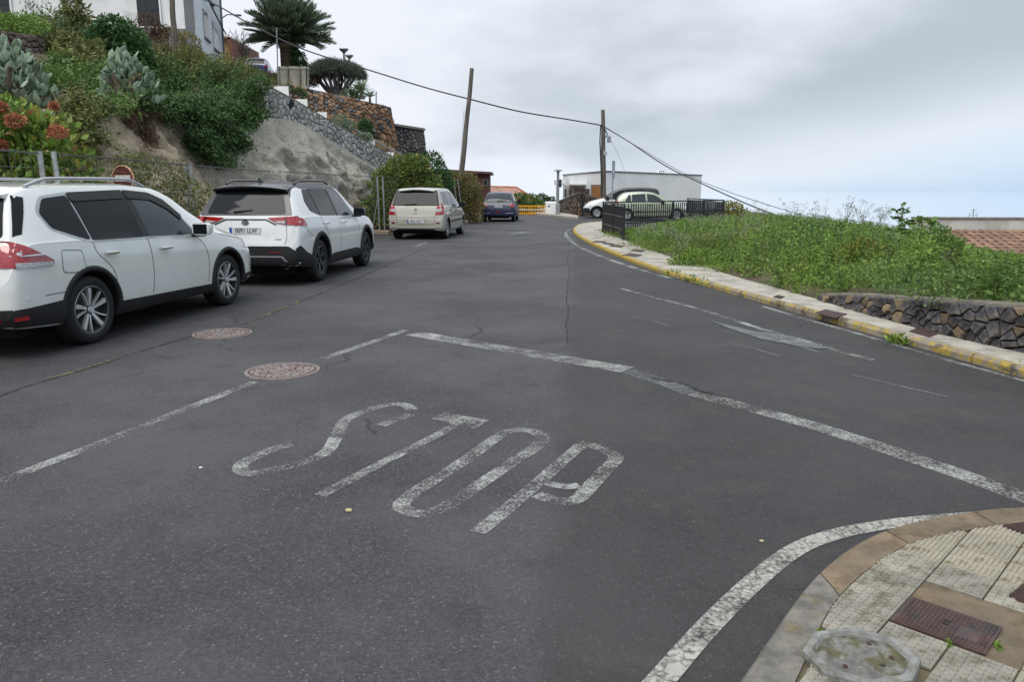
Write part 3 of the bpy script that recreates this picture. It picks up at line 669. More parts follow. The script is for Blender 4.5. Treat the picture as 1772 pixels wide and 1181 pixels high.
# ---- near corner pavement
NZ = 0.05
def C7(x, y, z=NZ): return G(1272+.282*x, 880+.282*y, z)
def near_corner():
    outer = crom([G(*p) for p in [(1235,1260),(1290,1181),(1415,1007),(1528,933),(1680,899),(1772,891),(1900,885),(2100,880)]], 6)
    inner = crom([G(p[0], p[1], NZ) for p in [(1330,1250),(1375,1181),(1453,1031),(1574,942),(1726,910),(1830,902),(1960,896),(2160,890)]], 6)
    rim = [Vector((3.6, 3.2, 0)), Vector((3.6, 1.2, 0)), Vector((0.9, 1.2, 0))]
    mb = MB(); poly = [(p.x, p.y) for p in inner] + [(4.2, 3.0), (4.2, 1.2), (0.55, 1.2)]
    mb.prism(poly, 0.0, NZ-.014); base = mb.build('near_pavement', MAT['joint']); tag(base, kind='structure')
    # kerb stones: breaks at the joints seen in the photograph
    n = len(outer); br = [0, 12, 18, 24, 31, 36, n-1]
    for k in range(len(br)-1):
        i0, i1 = br[k], br[k+1]; mb = MB(); vs = []
        for i in range(i0, i1+1):
            o, q = outer[i], inner[i]; d = (outer[min(i+1,n-1)]-outer[max(i-1,0)]).normalized()
            if i == i0: o = o+d*.004; q = q+d*.004
            if i == i1: o = o-d*.004; q = q-d*.004
            e = o.lerp(q, .10)
            vs += [(o.x, o.y, -.01), (o.x, o.y, NZ-.022), (e.x, e.y, NZ-.004), (q.x, q.y, NZ), (q.x, q.y, -.01)]
        m_ = 5; c_ = i1-i0
        fs = [(j*m_+i, j*m_+i+1, (j+1)*m_+i+1, (j+1)*m_+i) for j in range(c_) for i in range(m_-1)] + [tuple(range(m_)), tuple(c_*m_+i for i in range(m_-1, -1, -1))]
        mb.add(vs, fs); mb.build('kerb_stone', MAT['curb_grey' if k < 1 else 'curb_stone'], base)
    # paving tiles on a grid turned 45 degrees
    ipoly = poly
    o0 = Vector((1.333, 2.48, 0)); A = Vector((.70, .714, 0)); B = Vector((.714, -.70, 0)); T = .2
    bound_cuts = []
    def tile_mesh(kind):
        mb = MB(); g = .003; mb.bbox((g, g, -.012), (T-g, T-g, .0), .002)
        if kind == 'pads':
            n_ = 6; st = (T-.012)/n_
            for i in range(n_):
                for j in range(n_):
                    x0 = .006+i*st+.0055; y0 = .006+j*st+.0055; w_ = st-.011; e = .003
                    mb.add([(x0,y0,0),(x0+w_,y0,0),(x0+w_,y0+w_,0),(x0,y0+w_,0),(x0+e,y0+e,.0055),(x0+w_-e,y0+e,.0055),(x0+w_-e,y0+w_-e,.0055),(x0+e,y0+w_-e,.0055)], [(4,5,6,7),(0,1,5,4),(1,2,6,5),(2,3,7,6),(3,0,4,7)])
        else:
            n_ = 10; st = (T-.012)/n_
            for i in range(n_):
                y0 = .006+i*st+.003; w_ = st-.007
                for (x0, x1) in ([(.008, .092), (.108, T-.008)] if kind == 'bars2' else [(.008, T-.008)]):
                    mb.add([(x0,y0,0),(x1,y0,0),(x1,y0+w_,0),(x0,y0+w_,0),(x0+.002,y0+.002,.005),(x1-.002,y0+.002,.005),(x1-.002,y0+w_-.002,.005),(x0+.002,y0+w_-.002,.005)], [(4,5,6,7),(0,1,5,4),(1,2,6,5),(2,3,7,6),(3,0,4,7)])
        me = mb.mesh(kind); me.materials.append(MAT['tile' if kind == 'pads' else 'tactile']); return me
    meshes = {k: tile_mesh(k) for k in ('pads', 'bars', 'bars2')}
    Ml = [Matrix(((A.x, B.x, 0, 0), (A.y, B.y, 0, 0), (0, 0, -1, 0), (0, 0, 0, 1)))]
    rot = math.atan2(A.y, A.x)
    lid_c = [C7(*p) for p in [(940,690),(1070,540),(1645,720),(1580,905)]]
    lu = [((p-o0).dot(A), (p-o0).dot(B)) for p in lid_c]
    oc = C7(770, 930); rr = random.Random(5)
    for i in range(-7, 9):
        for j in range(-14, 12):
            c_ = o0 + A*(i+.5)*T + B*(-(j+.5)*T)     # tile axes: x along A, y along -B
            org = o0 + A*i*T + B*(-j*T)
            cs = [org, org+A*T, org+A*T-B*T, org-B*T]
            if any(poly_dist((p.x, p.y), ipoly) > 0 for p in cs):
                # cut tile at the kerb: clip a plain plate to the pavement outline
                if poly_dist((c_.x, c_.y), ipoly) > .09: continue
                bm = bmesh.new(); bm.from_mesh(meshes['pads' if i < 3 else 'bars2']); cr_, sr_ = math.cos(rot), math.sin(rot)
                bmesh.ops.transform(bm, matrix=Matrix.Translation((org.x, org.y, NZ)) @ Matrix.Rotation(rot, 4, 'Z'), verts=bm.verts)
                for q0, q1 in zip(inner[:-1], inner[1:]):
                    if min(math.hypot(q0.x-c_.x, q0.y-c_.y), math.hypot(q1.x-c_.x, q1.y-c_.y)) > .3: continue
                    d = (q1-q0).normalized(); n_ = Vector((-d.y, d.x, 0))
                    r2 = bmesh.ops.bisect_plane(bm, geom=bm.verts[:]+bm.edges[:]+bm.faces[:], plane_co=q0-n_*.004, plane_no=n_, clear_outer=True)
                if len(bm.faces) > 3:
                    me = bpy.data.meshes.new('paving_tile'); bm.to_mesh(me); ob = link('paving_tile', me, None, base)
                    if len(me.materials) == 0: me.materials.append(MAT['tile' if i < 3 else 'tactile'])
                bm.free(); continue
            u0, u1, v0, v1 = i*T, (i+1)*T, -(j+1)*T, -j*T
            if u0 < .222 and u1 > .008 and v0 < .30 and v1 > .008: continue         # the iron cover lies here
            if (c_-oc).length < .20: continue                                    # concrete lamp footing
            kind = 'pads'
            if i >= 3: kind = 'bars2' if (i+j) % 3 else 'bars'
            if v0 > .31 and i <= 0 and j < -1: kind = 'bars'
            ob = link('paving_tile', meshes[kind], None, base, (org.x, org.y, NZ+rr.uniform(-.0025, .0015)))
            ob.rotation_euler = (rr.uniform(-.008, .008), rr.uniform(-.008, .008), rot)
    return lid_c, oc
LIDC, OCT = near_corner()
# grey mortar around the cover (cut tiles) and the cover itself
_o0 = Vector((1.333, 2.48, 0)); _A = Vector((.70, .714, 0)); _B = Vector((.714, -.70, 0))
_m = MB(); _cs = [_o0+_A*u+_B*v for u, v in ((0,0), (.4,0), (.4,.4), (0,.4))]
_m.prism([(p.x, p.y) for p in _cs], NZ-.012, NZ-.006); _m.build('mortar_bed', MAT['curb_stone'], bpy.data.objects['near_pavement'])
ground_lid([_o0+_A*.006+_B*.004, _o0+_A*.006+_B*.302, _o0+_A*.228+_B*.302, _o0+_A*.228+_B*.004], NZ-.006, 'rusty brown iron cover with a slot in the near tiled pavement', ribs=(20, 15), notch=True)
ground_lid([C7(1680,545), C7(1772,470), C7(1860,540), C7(1790,600)], NZ-.001, 'rusty iron cover at the right edge of the near pavement', ribs=(14, 10))
ground_lid([C7(1640,118), C7(1760,104), C7(1900,150), C7(1800,175)], NZ+.004, 'rusty iron cover beside the striped tiles of the near corner', ribs=(14, 8))
def footing():
    c = OCT; r_ = empty('lamp_footing', (c.x, c.y, NZ+.001), R(12), 'octagonal pale concrete footing with bolt holes on the near pavement', 'lamp footing')
    st = 1.0
    oct_ = lambda r, z: [(r*math.cos(PI/8+PI/4*k)*1.15, r*math.sin(PI/8+PI/4*k), z) for k in range(8)]
    mb = MB(); lv = [oct_(.165, -.02), oct_(.162, .016), oct_(.155, .021), oct_(.136, .021), oct_(.126, .004)]; vs = [p for l_ in lv for p in l_]; fs = []
    for q in range(len(lv)-1):
        for k in range(8): fs.append((q*8+k, q*8+(k+1) % 8, (q+1)*8+(k+1) % 8, (q+1)*8+k))
    mb.add(vs, fs); mb.build('rim', mat('footing_rim', (.20, .20, .188), .9, .25, 20, .5, 80, second=(.15, .145, .12), sscale=14), r_, world=False)
    mb = MB(); n = 14; vs = []; fs = []
    for i in range(n+1):
        for k in range(32):
            t = 2*PI*k/32; a8 = (t-PI/8) % (PI/4)-PI/8; rr = .131*(i/n)*math.cos(PI/8)/math.cos(a8); x, y = rr*math.cos(t)*1.15, rr*math.sin(t)
            vs.append((x, y, .008 + .005*(1-(i/n)**2) + .0025*fbm((x, y, 0), 16, 4) - .010*math.exp(-((x+.06)**2+(y-.02)**2)/.0008)))
    for i in range(n):
        for k in range(32): fs.append((i*32+k, i*32+(k+1) % 32, (i+1)*32+(k+1) % 32, (i+1)*32+k))
    mb.add(vs, fs); mb.build('concrete_fill', mat('footing_fill', (.165, .16, .145), .9, .4, 14, .6, 70, second=(.07, .066, .035), sscale=12, smix=(.46, .62)), r_, smooth=True, world=False)
    for x, y in ((.07, .055), (.035, -.06), (-.085, -.04), (.09, -.03)):
        MB().lathe([(.001, .013), (.004, .013), (.0045, .0155), (.008, .0155), (.009, .0)], 10, Matrix.Translation((x, y, .0))).build('bolt_hole', MAT['rust_iron'], r_, world=False)
footing()
# ================================================================== stone walls
mat('grey_stone', (0.36, 0.345, 0.32), 0.9, 0.25, 6, 0.7, 30, orand=0.3)
mat('red_stone', (0.20, 0.115, 0.065), 0.9, 0.3, 6, 0.7, 30, orand=0.6, second=(0.10, 0.075, 0.06), sscale=2.5)
mat('dark_stone', (0.085, 0.08, 0.08), 0.9, 0.3, 6, 0.7, 30, orand=0.6)
mat('dry_stone', (0.15, 0.115, 0.095), 0.9, 0.3, 6, 0.7, 30, orand=0.4)
def seeds_in(poly, d, rg, n=6000, asp=1.35):
    x0 = min(p[0] for p in poly); x1 = max(p[0] for p in poly); y0 = min(p[1] for p in poly); y1 = max(p[1] for p in poly); pts = []
    for _ in range(n):
        p = (rg.uniform(x0, x1), rg.uniform(y0, y1))
        if poly_dist(p, poly) > 0: continue
        k = d*(1 if not callable(d) else 1)
        rk = k*rg.choice((.72, .85, 1.0, 1.25))
        if all(((p[0]-q[0])/asp)**2+(p[1]-q[1])**2 > ((rk+q[2])/2)**2 for q in pts): pts.append((p[0], p[1], rk))
    return [(p[0], p[1]) for p in pts]
def stone_wall(root, poly, fmap, d, mats, seed, depth=0.05, flat=False, gap=0.012, back='mortar_dark', asp=1.35, limit=300, backing=True, weights=None):
    """stones filling a 2-D outline (u, v); fmap(u, v, n) gives the world point, n out of the face"""
    rg = random.Random(seed); pts = seeds_in(poly, d, rg, asp=asp)
    cells = [inset(c, gap*rg.uniform(.7, 1.4)) for c in voronoi(pts, poly, d*4*asp)]
    cells = [c for c in cells if len(c) >= 3][:limit]
    M = wm(root).inverted()
    if backing:
        mb = MB(); ins = [fmap(u, v, 0.0) for u, v in poly]; bk = [fmap(u, v, -0.25) for u, v in poly]; n = len(poly)
        mb.add([M @ p for p in ins+bk], [(i, i+1, n-2-i, n-1-i) for i in range(n//2-1)] + [(n+i, n+n-1-i, n+n-2-i, n+i+1) for i in range(n//2-1)] + [(i, (i+1) % n, n+(i+1) % n, n+i) for i in range(n)])
        mb.build('mortar_core', MAT[back], root, world=False)
    for c in cells:
        cx = sum(p[0] for p in c)/len(c); cy = sum(p[1] for p in c)/len(c); n = len(c)
        h = depth*rg.uniform(.65, 1.35); tu, tv = rg.uniform(-.25, .25), rg.uniform(-.25, .25)
        vs = [fmap(p[0], p[1], -.01) for p in c]
        vs += [fmap(cx+(p[0]-cx)*.97, cy+(p[1]-cy)*.97, h*.62) for p in c]
        kk = .86 if flat else .74
        vs += [fmap(cx+(p[0]-cx)*kk*rg.uniform(.92, 1.04), cy+(p[1]-cy)*kk*rg.uniform(.92, 1.04), h*(1+.12*rg.uniform(-1, 1))+tu*(p[0]-cx)*.4+tv*(p[1]-cy)*.4) for p in c]
        vs.append(fmap(cx, cy, h*1.06))
        o = fmap(cx, cy, 0); M2 = Matrix.Translation(o).inverted()
        fs = []
        for lv in range(2):
            for k in range(n): fs.append((lv*n+k, lv*n+(k+1) % n, (lv+1)*n+(k+1) % n, (lv+1)*n+k))
        fs += [(2*n+k, 2*n+(k+1) % n, 3*n) for k in range(n)]
        mb = MB(); mb.add([M2 @ p for p in vs], fs)
        me = mb.mesh('stone', not flat); m_ = rg.choices(mats, weights)[0] if weights else rg.choice(mats)
        link('stone', me, MAT[m_], root, M @ o)
def quad_map(a, b, c_, d_, bulge=0.0):
    """bilinear patch a(0,0) b(1,0) c(1,1) d(0,1) scaled to metres; normal faces the camera side"""
    Lu = ((b-a).length+(c_-d_).length)/2; Lv = ((d_-a).length+(c_-b).length)/2
    nrm = (b-a).cross(d_-a).normalized()
    if nrm.dot(Vector((0, 0, CAMH))-a) < 0: nrm = -nrm
    def f(u, v, n):
        s_, t_ = u/Lu, v/Lv; return a.lerp(b, s_).lerp(d_.lerp(c_, s_), t_) + nrm*n
    return f, Lu, Lv
# ---- right retaining wall of black basalt
WL = [G(p[0], p[1], KH) for p in [(1412,519),(1500,545),(1600,572),(1700,596),(1772,612),(1880,636),(1960,656),(2420,764)]]
WLL = arclen(WL); WREF = WLL[6]
def wall_top(s): return KH + .07 + .36*min(1.1, s/WREF*1.25)**.8
def wall_map(u, v, n):
    p = along(WL, WLL, u); d = (along(WL, WLL, u+.2)-along(WL, WLL, u-.2)).normalized(); nr = Vector((-d.y, d.x, 0)) 
    if nr.dot(-p) < 0: nr = -nr
    return Vector((p.x, p.y, 0)) - nr*.05 + nr*(n - v*.12) + Vector((0, 0, KH-.03+v))
rw = empty('retaining_wall', (WL[3].x, WL[3].y, KH), 0, 'low retaining wall of black basalt stones under the weed bank', 'stone wall')
_pl = [(0.02, 0)] + [(WLL[-1]*i/10, 0) for i in range(1, 11)] + [(WLL[-1]*i/10, wall_top(WLL[-1]*i/10)-KH+.02) for i in range(10, 0, -1)] + [(.02, wall_top(0)-KH+.02)]
stone_wall(rw, _pl, wall_map, .088, flat=True, mats=['basalt']*7+['brown_stone'], seed=21, depth=.06, gap=.006, asp=1.4)
_mb = MB(); vs = []
for i in range(25):
    s_ = WLL[-1]*i/24; t = wall_top(s_)-KH+.02
    for (v, n) in ((t-.02, .012), (t+.015, .006), (t+.03, -.10), (t+.015, -.32), (t-.05, -.33)): q = wall_map(s_, v + .012*nz((s_*6, v, n), 1), n); vs.append(q)
_mb.add(vs, [(i*5+k, i*5+k+1, (i+1)*5+k+1, (i+1)*5+k) for i in range(24) for k in range(4)])
_mb.build('coping', mat('coping', (0.16, 0.14, 0.115), .95, .25, 8, .7, 30), rw, smooth=True)
# ---- the weed bank behind
def lot_z(x, y, e):
    return e + .0
LOT = []
def build_lot():
    V = []; nI, nJ = 70, 22
    for i in range(nI+1):
        f = i/nI; q = along(BK, LBK, LBK[-1]*f)
        # top of the edge: wall height where the wall stands
        sW = WLL[-1]*max(0, 1-(q-WL[-1]).length/max(1e-6, (WL[0]-WL[-1]).length))
        e = KH-.02
        dw = (q-WL[0]).length
        if q.y < WL[0].y: e = wall_top(dw)+.02
        out = Vector((max(q.x+6.5, 11.2), q.y+1.5+f*2, 0))
        for j in range(nJ+1):
            t = j/nJ; p = q.lerp(out, t); off = .33 if q.y < WL[0].y else .02
            qx = 886+FPX*p.x/max(1, p.y*_c)*.985; tg = min(.38, CAMH-(np.interp(qx, [1085, 1180, 1300, 1400, 1520, 1600, 1680, 1772], [404, 388, 384, 390, 404, 418, 442, 456])-328)/FPX*p.y-.14); tg = max(tg, -.6); z = e + (tg-e+.02)*min(1, t*4) + .10*fbm((p.x, p.y, 0), .6, 3) * min(1, t*6) - max(0, t-.8)*3
            if j == 0: z = e-.02; p = q + Vector((.30 if q.y < WL[0].y else .0, 0, 0))
            V.append((p.x, p.y, z))
    W = nJ+1
    F_ = [(i*W+j, i*W+j+1, (i+1)*W+j+1, (i+1)*W+j) for i in range(nI) for j in range(nJ)]
    me = fast_mesh('weed_bank', V, F_, True)
    tag(link('weed_bank', me, MAT['soil']), kind='structure')
    return BVHTree.FromPolygons([Vector(v) for v in V], F_), V
LOTB, LOTV = build_lot()
def drop(bvh, x, y, top=40):
    h = bvh.ray_cast(Vector((x, y, top)), Vector((0, 0, -1)))
    return h[0]
# ================================================================== foliage
def leaf_quads(P, D, S, wr, rg, fold=.18):
    n = len(P); D = D/np.maximum(np.linalg.norm(D, axis=1, keepdims=True), 1e-9)
    A = rg.normal(size=(n, 3)); side = np.cross(D, A); side /= np.maximum(np.linalg.norm(side, axis=1, keepdims=True), 1e-9)
    nn = np.cross(side, D); S = S[:, None]
    b = P; t = P+D*S; l = P+D*S*.45+side*S*wr*.5+nn*S*fold; r = P+D*S*.45-side*S*wr*.5+nn*S*fold
    V = np.stack([b, l, t, r], 1).reshape(-1, 3); F_ = np.arange(4*n).reshape(n, 4); return V, F_
def sphere_dirs(n, rg):
    d = rg.normal(size=(n, 3)); return d/np.linalg.norm(d, axis=1, keepdims=True)
def blob_points(blobs, n, rg, shell=.5, lump=.35, freq=2.2):
    ws = np.array([(b[3]*b[4]+b[3]*b[5]+b[4]*b[5]) for b in blobs]); ws = ws/ws.sum(); P = []; D = []
    for b, wv in zip(blobs, ws):
        k = max(4, int(n*wv)); d = sphere_dirs(k, rg); ph = rg.uniform(0, 9, 3)
        lumpv = (np.sin(d[:, 0]*freq*3+ph[0])*np.sin(d[:, 1]*freq*3+ph[1])+np.sin(d[:, 2]*freq*4+ph[2]))*.5
        rr = (1-shell*rg.random(k)**1.6)*(1+lump*.5*lumpv)
        P.append(np.array(b[:3])+d*rr[:, None]*np.array(b[3:6])); D.append(d)
    return np.concatenate(P), np.concatenate(D)
def foliage_mesh(name, blobs, n, size, wr=.5, seed=0, shell=.5, lump=.35, up=.25, rnd=.9, droop=0.0, freq=2.2):
    rg = np.random.default_rng(seed); P, D = blob_points(blobs, n, rg, shell, lump, freq); m = len(P)
    ax = D*.8 + sphere_dirs(m, rg)*rnd + np.array([0, 0, up-droop]); S = size*(.6+.8*rg.random(m))
    V, F_ = leaf_quads(P, ax, S, wr, rg); return V, F_
def stems_mb(mb, base, blobs, k, r0, seed):
    rg = random.Random(seed)
    for _ in range(k):
        b = rg.choice(blobs); e = Vector((b[0]+rg.uniform(-.5, .5)*b[3], b[1]+rg.uniform(-.5, .5)*b[4], b[2]+rg.uniform(-.2, .6)*b[5]))
        s_ = Vector(base)+Vector((rg.uniform(-.15, .15), rg.uniform(-.15, .15), 0)); mid = s_.lerp(e, .5)+Vector((rg.uniform(-.1, .1), rg.uniform(-.1, .1), .1))*((e-s_).length*.4)
        mb.tube([s_, mid, e], [r0, r0*.7, r0*.3], 5)
def bush(name, label, cat, base, blobs, n, size, m, seed, wr=.5, stems=6, r0=.02, group=None, extra=None, **kw):
    """blobs relative to base: (x, y, z, rx, ry, rz)"""
    r_ = empty(name, base, 0, label, cat, group)
    V, F_ = foliage_mesh('foliage', blobs, n, size, wr, seed, **kw)
    link('foliage', fast_mesh('foliage', V, F_), MAT[m], r_)
    if extra:
        for (em, en, es, ew) in extra:
            V, F_ = foliage_mesh('foliage', blobs, en, es, ew, seed+77, **{**kw, 'shell': .25}); link('sprigs', fast_mesh('sprigs', V, F_), MAT[em], r_)
    mb = MB(); stems_mb(mb, (0, 0, -.05), blobs, stems, r0, seed); mb.build('stems', MAT['twig'], r_, world=False)
    return r_
# ---- weeds on the bank: nobody could count them
def build_weeds():
    rg = np.random.default_rng(5); PB = []; blobs = []
    vs = np.array(LOTV)
    cl = []
    rr = random.Random(9)
    tries = 0
    while len(cl) < 480 and tries < 9000:
        tries += 1
        y = 6.2 + 24*rr.random()**1.5; x = rr.uniform(2.8, 11.5)
        if abs(x) > .70*y+.8: continue
        h = drop(LOTB, x, y)
        if h is None: continue
        cl.append((x, y, h.z))
    V1 = []; V2 = []; V3 = []; V4 = []; V5 = []; V6 = []
    for (x, y, z) in cl:
        edge = drop(LOTB, x-.35, y) is None or drop(LOTB, x-.25, y-.35) is None
        tall = rr.random() < .48
        hgt = (rr.uniform(.24, .36) if tall else rr.uniform(.10, .18)) if edge else (rr.uniform(.38, .80) if tall else rr.uniform(.12, .24))
        t = nz((x, y, 0), .45, 3.1)
        wd = rr.uniform(.24, .48) if tall else rr.uniform(.4, .75)
        # the plants keep low where the roofs show beyond them
        ppx = 886+FPX*x/(y*_c)*.985; line = np.interp(ppx, [1085, 1180, 1300, 1400, 1520, 1600, 1680, 1772], [394, 378, 371, 374, 388, 402, 430, 444]); zmax = CAMH-(line-328)/FPX*y
        hgt = max(.07, min(hgt, (zmax-z)/1.38))
        b = (x, y, z+hgt*.35, wd, wd, hgt)
        q_ = rr.random()
        t += rr.uniform(-.3, .3)
        (V5 if q_ < .07 else V6 if q_ < .14 else V1 if t > .12 else V2 if t > -.12 else V4).append(b)
    out = []
    for nm, bl, m, sz, n, wr in (('weeds', V1, 'leaf_bright', .040, 80000, .6), ('weeds', V2, 'weed', .036, 80000, .55), ('weeds', V4, 'leaf_mid', .042, 60000, .6), ('weeds', V5, 'leaf_grey', .04, 12000, .4), ('weeds', V6, 'leaf_yellow', .036, 12000, .5)):
        V, F_ = foliage_mesh(nm, bl, n, sz, wr, len(bl), shell=.5, lump=.6, up=.5, rnd=1.0)
        k = V.reshape(-1, 4, 3); keep = k[:, 0, 2] > .12; V = k[keep].reshape(-1, 3); F_ = np.arange(len(V)).reshape(-1, 4)
        lb = {'leaf_bright': 'bright green low weeds spreading over the bank', 'weed': 'mixed green weeds covering the bank behind the far pavement', 'leaf_mid': 'darker green leafy weeds among the bright ones on the bank', 'leaf_grey': 'grey-green bushy weeds scattered over the bank', 'leaf_yellow': 'yellowing weeds scattered over the bank'}[m]
        o = link(nm, fast_mesh(nm, V, F_), MAT[m]); tag(o, lb, 'weeds', kind='stuff')
    # grass blades: thin, upright, bending
    n = 14000; k = 0; P = []
    bx = rg.uniform(2.8, 11.5, n*2); by = 6.2+22*rg.random(n*2)**1.4
    for x, y in zip(bx, by):
        if abs(x) > .70*y+.8: continue
        h = drop(LOTB, x, y)
        if h is not None and (nz((x, y, 1), .9, 7) > -.1): P.append(h)
        if len(P) >= n: break
    P = np.array([tuple(p) for p in P]); m_ = len(P); D = rg.normal(size=(m_, 3))*.35+np.array([0, 0, 1.0]); S = .10+.20*rg.random(m_)
    V, F_ = leaf_quads(P, D, S, .035, rg, .12); tag(link('grass', fast_mesh('grass', V, F_), MAT['weed']), 'long grass blades growing through the weeds', 'grass', kind='stuff')
    # upright leafy herbs standing out of the low growth
    for m, cnt, sd, lb in (('leaf_bright', 330, 3, 'bright upright herbs standing above the low weeds'), ('leaf_mid', 230, 4, 'darker upright herbs standing above the low weeds')):
        r3 = random.Random(sd); P = []; D = []; S = []; tries = 0; made = 0
        while made < cnt and tries < 9000:
            tries += 1; y = 6.5+18*r3.random()**1.3; x = r3.uniform(3.0, 11)
            if abs(x) > .70*y+.5: continue
            h = drop(LOTB, x, y)
            if h is None: continue
            ppx = 886+FPX*x/(y*_c)*.985; line = np.interp(ppx, [1085, 1180, 1300, 1400, 1520, 1600, 1680, 1772], [392, 374, 366, 368, 384, 398, 424, 438]); ht = min(r3.uniform(.28, .75), CAMH-(line-328)/FPX*y-h.z)
            if ht < .16: continue
            made += 1; lx, ly = r3.uniform(-.15, .15), r3.uniform(-.15, .15); nl = int(26+60*ht)
            for q in range(nl):
                f = q/nl; a = q*2.4; P.append((x+lx*f, y+ly*f, h.z+ht*f)); D.append((math.cos(a), math.sin(a), r3.uniform(-.1, .7))); S.append((.115-.07*f)*r3.uniform(.6, 1.2))
        V, F_ = leaf_quads(np.array(P), np.array(D), np.array(S), .38, np.random.default_rng(sd)); tag(link('herbs', fast_mesh('herbs', V, F_), MAT[m]), lb, 'weeds', kind='stuff')
    # pale seed heads near the black railing
    bl = []
    for _ in range(60):
        p = G(rr.uniform(1085, 1330), rr.uniform(392, 425), .4); h = drop(LOTB, p.x, p.y)
        if h is None: continue
        bl.append((h.x, h.y, h.z+rr.uniform(.22, .42), .28, .28, .12))
    V, F_ = foliage_mesh('seed', bl, 9000, .045, .25, 4, shell=.9, up=.8, rnd=.7)
    tag(link('seed_heads', fast_mesh('seed_heads', V, F_), MAT['weed_pale']), 'pale feathery seed heads in front of the black railing', 'seed heads', kind='stuff')
    # thin dry stalks standing against the sky
    mb = MB(); hb = []
    for _ in range(46):
        Y = rr.uniform(13, 20); px = rr.uniform(1300, 1560); p = at(px, 400, Y); h = drop(LOTB, p.x, p.y)
        if h is None: continue
        tip = Vector((h.x+rr.uniform(-.2, .2), h.y+rr.uniform(-.2, .2), h.z+rr.uniform(.45, .8))); mid = h.lerp(tip, .55)+Vector((rr.uniform(-.05, .05), 0, 0))
        mb.tube([h, mid, tip], [.006, .004, .002], 4)
        for _k in range(3):
            e = tip+Vector((rr.uniform(-.2, .2), rr.uniform(-.1, .1), rr.uniform(-.05, .16))); mb.tube([mid.lerp(tip, rr.uniform(.3, .9)), e], [.003, .0015], 3); hb.append((e.x, e.y, e.z, .05, .05, .04))
    o = mb.build('dry_stalks', MAT['twig']); tag(o, 'thin dry stalks rising above the weeds', 'dry stalks', kind='stuff')
    V, F_ = foliage_mesh('sprig', hb, 1500, .03, .4, 6, shell=.9); tag(link('stalk_leaves', fast_mesh('stalk_leaves', V, F_), MAT['leaf_grey']), 'tiny grey-green leaves on the dry stalks', 'leaves', kind='stuff')
build_weeds()
def leafy_plant(name, label, base, h, n, m, seed, leaf=.14, spread=.35):
    rr = random.Random(seed); r_ = empty(name, base, 0, label, 'plant'); mb = MB(); P = []; D = []
    for k in range(n):
        f = (k+.5)/n; a = rr.uniform(0, 2*PI); z0 = h*(.15+.8*f)
        e = Vector((math.cos(a)*spread*(1-.6*f)*rr.uniform(.5, 1), math.sin(a)*spread*(1-.6*f)*rr.uniform(.5, 1), z0+rr.uniform(.02, .16)))
        mb.tube([(0, 0, z0*.85), e], [.006, .003], 4)
        for _ in range(6):
            t = rr.uniform(0, 2*PI); P.append(tuple(e)); D.append((math.cos(t), math.sin(t), rr.uniform(-.3, .5)))
    mb.tube([(0, 0, -.1), (rr.uniform(-.03, .03), 0, h*.5), (rr.uniform(-.06, .06), 0, h)], [.016, .012, .006], 6)
    rg = np.random.default_rng(seed); V, F_ = leaf_quads(np.array(P), np.array(D), leaf*(.6+.6*rg.random(len(P))), .55, rg)
    link('leaves', fast_mesh('leaves', V, F_), MAT[m], r_); mb.build('stem', MAT['twig'], r_, world=False); return r_
def lotp(px, Y):
    p = at(px, 400, Y); h = drop(LOTB, p.x, p.y); return h if h else Vector((p.x, p.y, .3))
leafy_plant('fig_sapling', 'tall leafy sapling standing out above the weeds by the tiled roof', lotp(1556, 14.5), .86, 18, 'leaf_mid', 2, .13, .22)
leafy_plant('tree_mallow', 'bushy big-leaved plant right of the tall sapling', lotp(1596, 14.0), .58, 26, 'leaf_mid', 5, .15, .5)
leafy_plant('tree_mallow', 'small big-leaved plant left of the tall sapling', lotp(1445, 15.5), .52, 14, 'leaf_dark', 6, .10, .22)
leafy_plant('tree_mallow', 'low big-leaved plant near the top of the basalt wall', lotp(1640, 10.0), .42, 30, 'leaf_bright', 7, .10, .4)
bush('shrub', 'fuller green bush beside the tall sapling before the tiled roof', 'shrub', lotp(1612, 13.2)-Vector((0,0,.05)), [(0,0,.2,.42,.4,.34),(.35,.1,.1,.4,.35,.28),(-.35,0,.1,.35,.3,.25)], 3400, .055, 'leaf_mid', 131, r0=.008)
bush('shrub', 'yellow-green bush on the weed bank near the basalt wall', 'shrub', lotp(1500, 12.5)-Vector((0,0,.05)), [(0,0,.16,.42,.4,.28),(-.3,.1,.1,.35,.3,.22)], 2600, .05, 'leaf_yellow', 132, r0=.008)
bush('shrub', 'dark green bush in the middle of the weed bank', 'shrub', lotp(1395, 16)-Vector((0,0,.05)), [(0,0,.22,.5,.4,.32),(.45,.1,.15,.4,.35,.28)], 2600, .06, 'leaf_dark', 133, r0=.008)
bush('shrub', 'bright bush on the weed bank near the pavement bend', 'shrub', lotp(1215, 15.2)-Vector((0,0,.05)), [(0,0,.14,.45,.4,.26),(-.3,.1,.08,.35,.3,.2)], 3000, .05, 'leaf_bright', 134, r0=.008)
bush('shrub', 'rounded light green shrub at the far end of the black railing', 'shrub', at(1262, 382, 37.5), [(0,0,.35,.65,.6,.6),(.55,.1,.15,.6,.5,.4)], 2600, .10, 'leaf_yellow', 31)
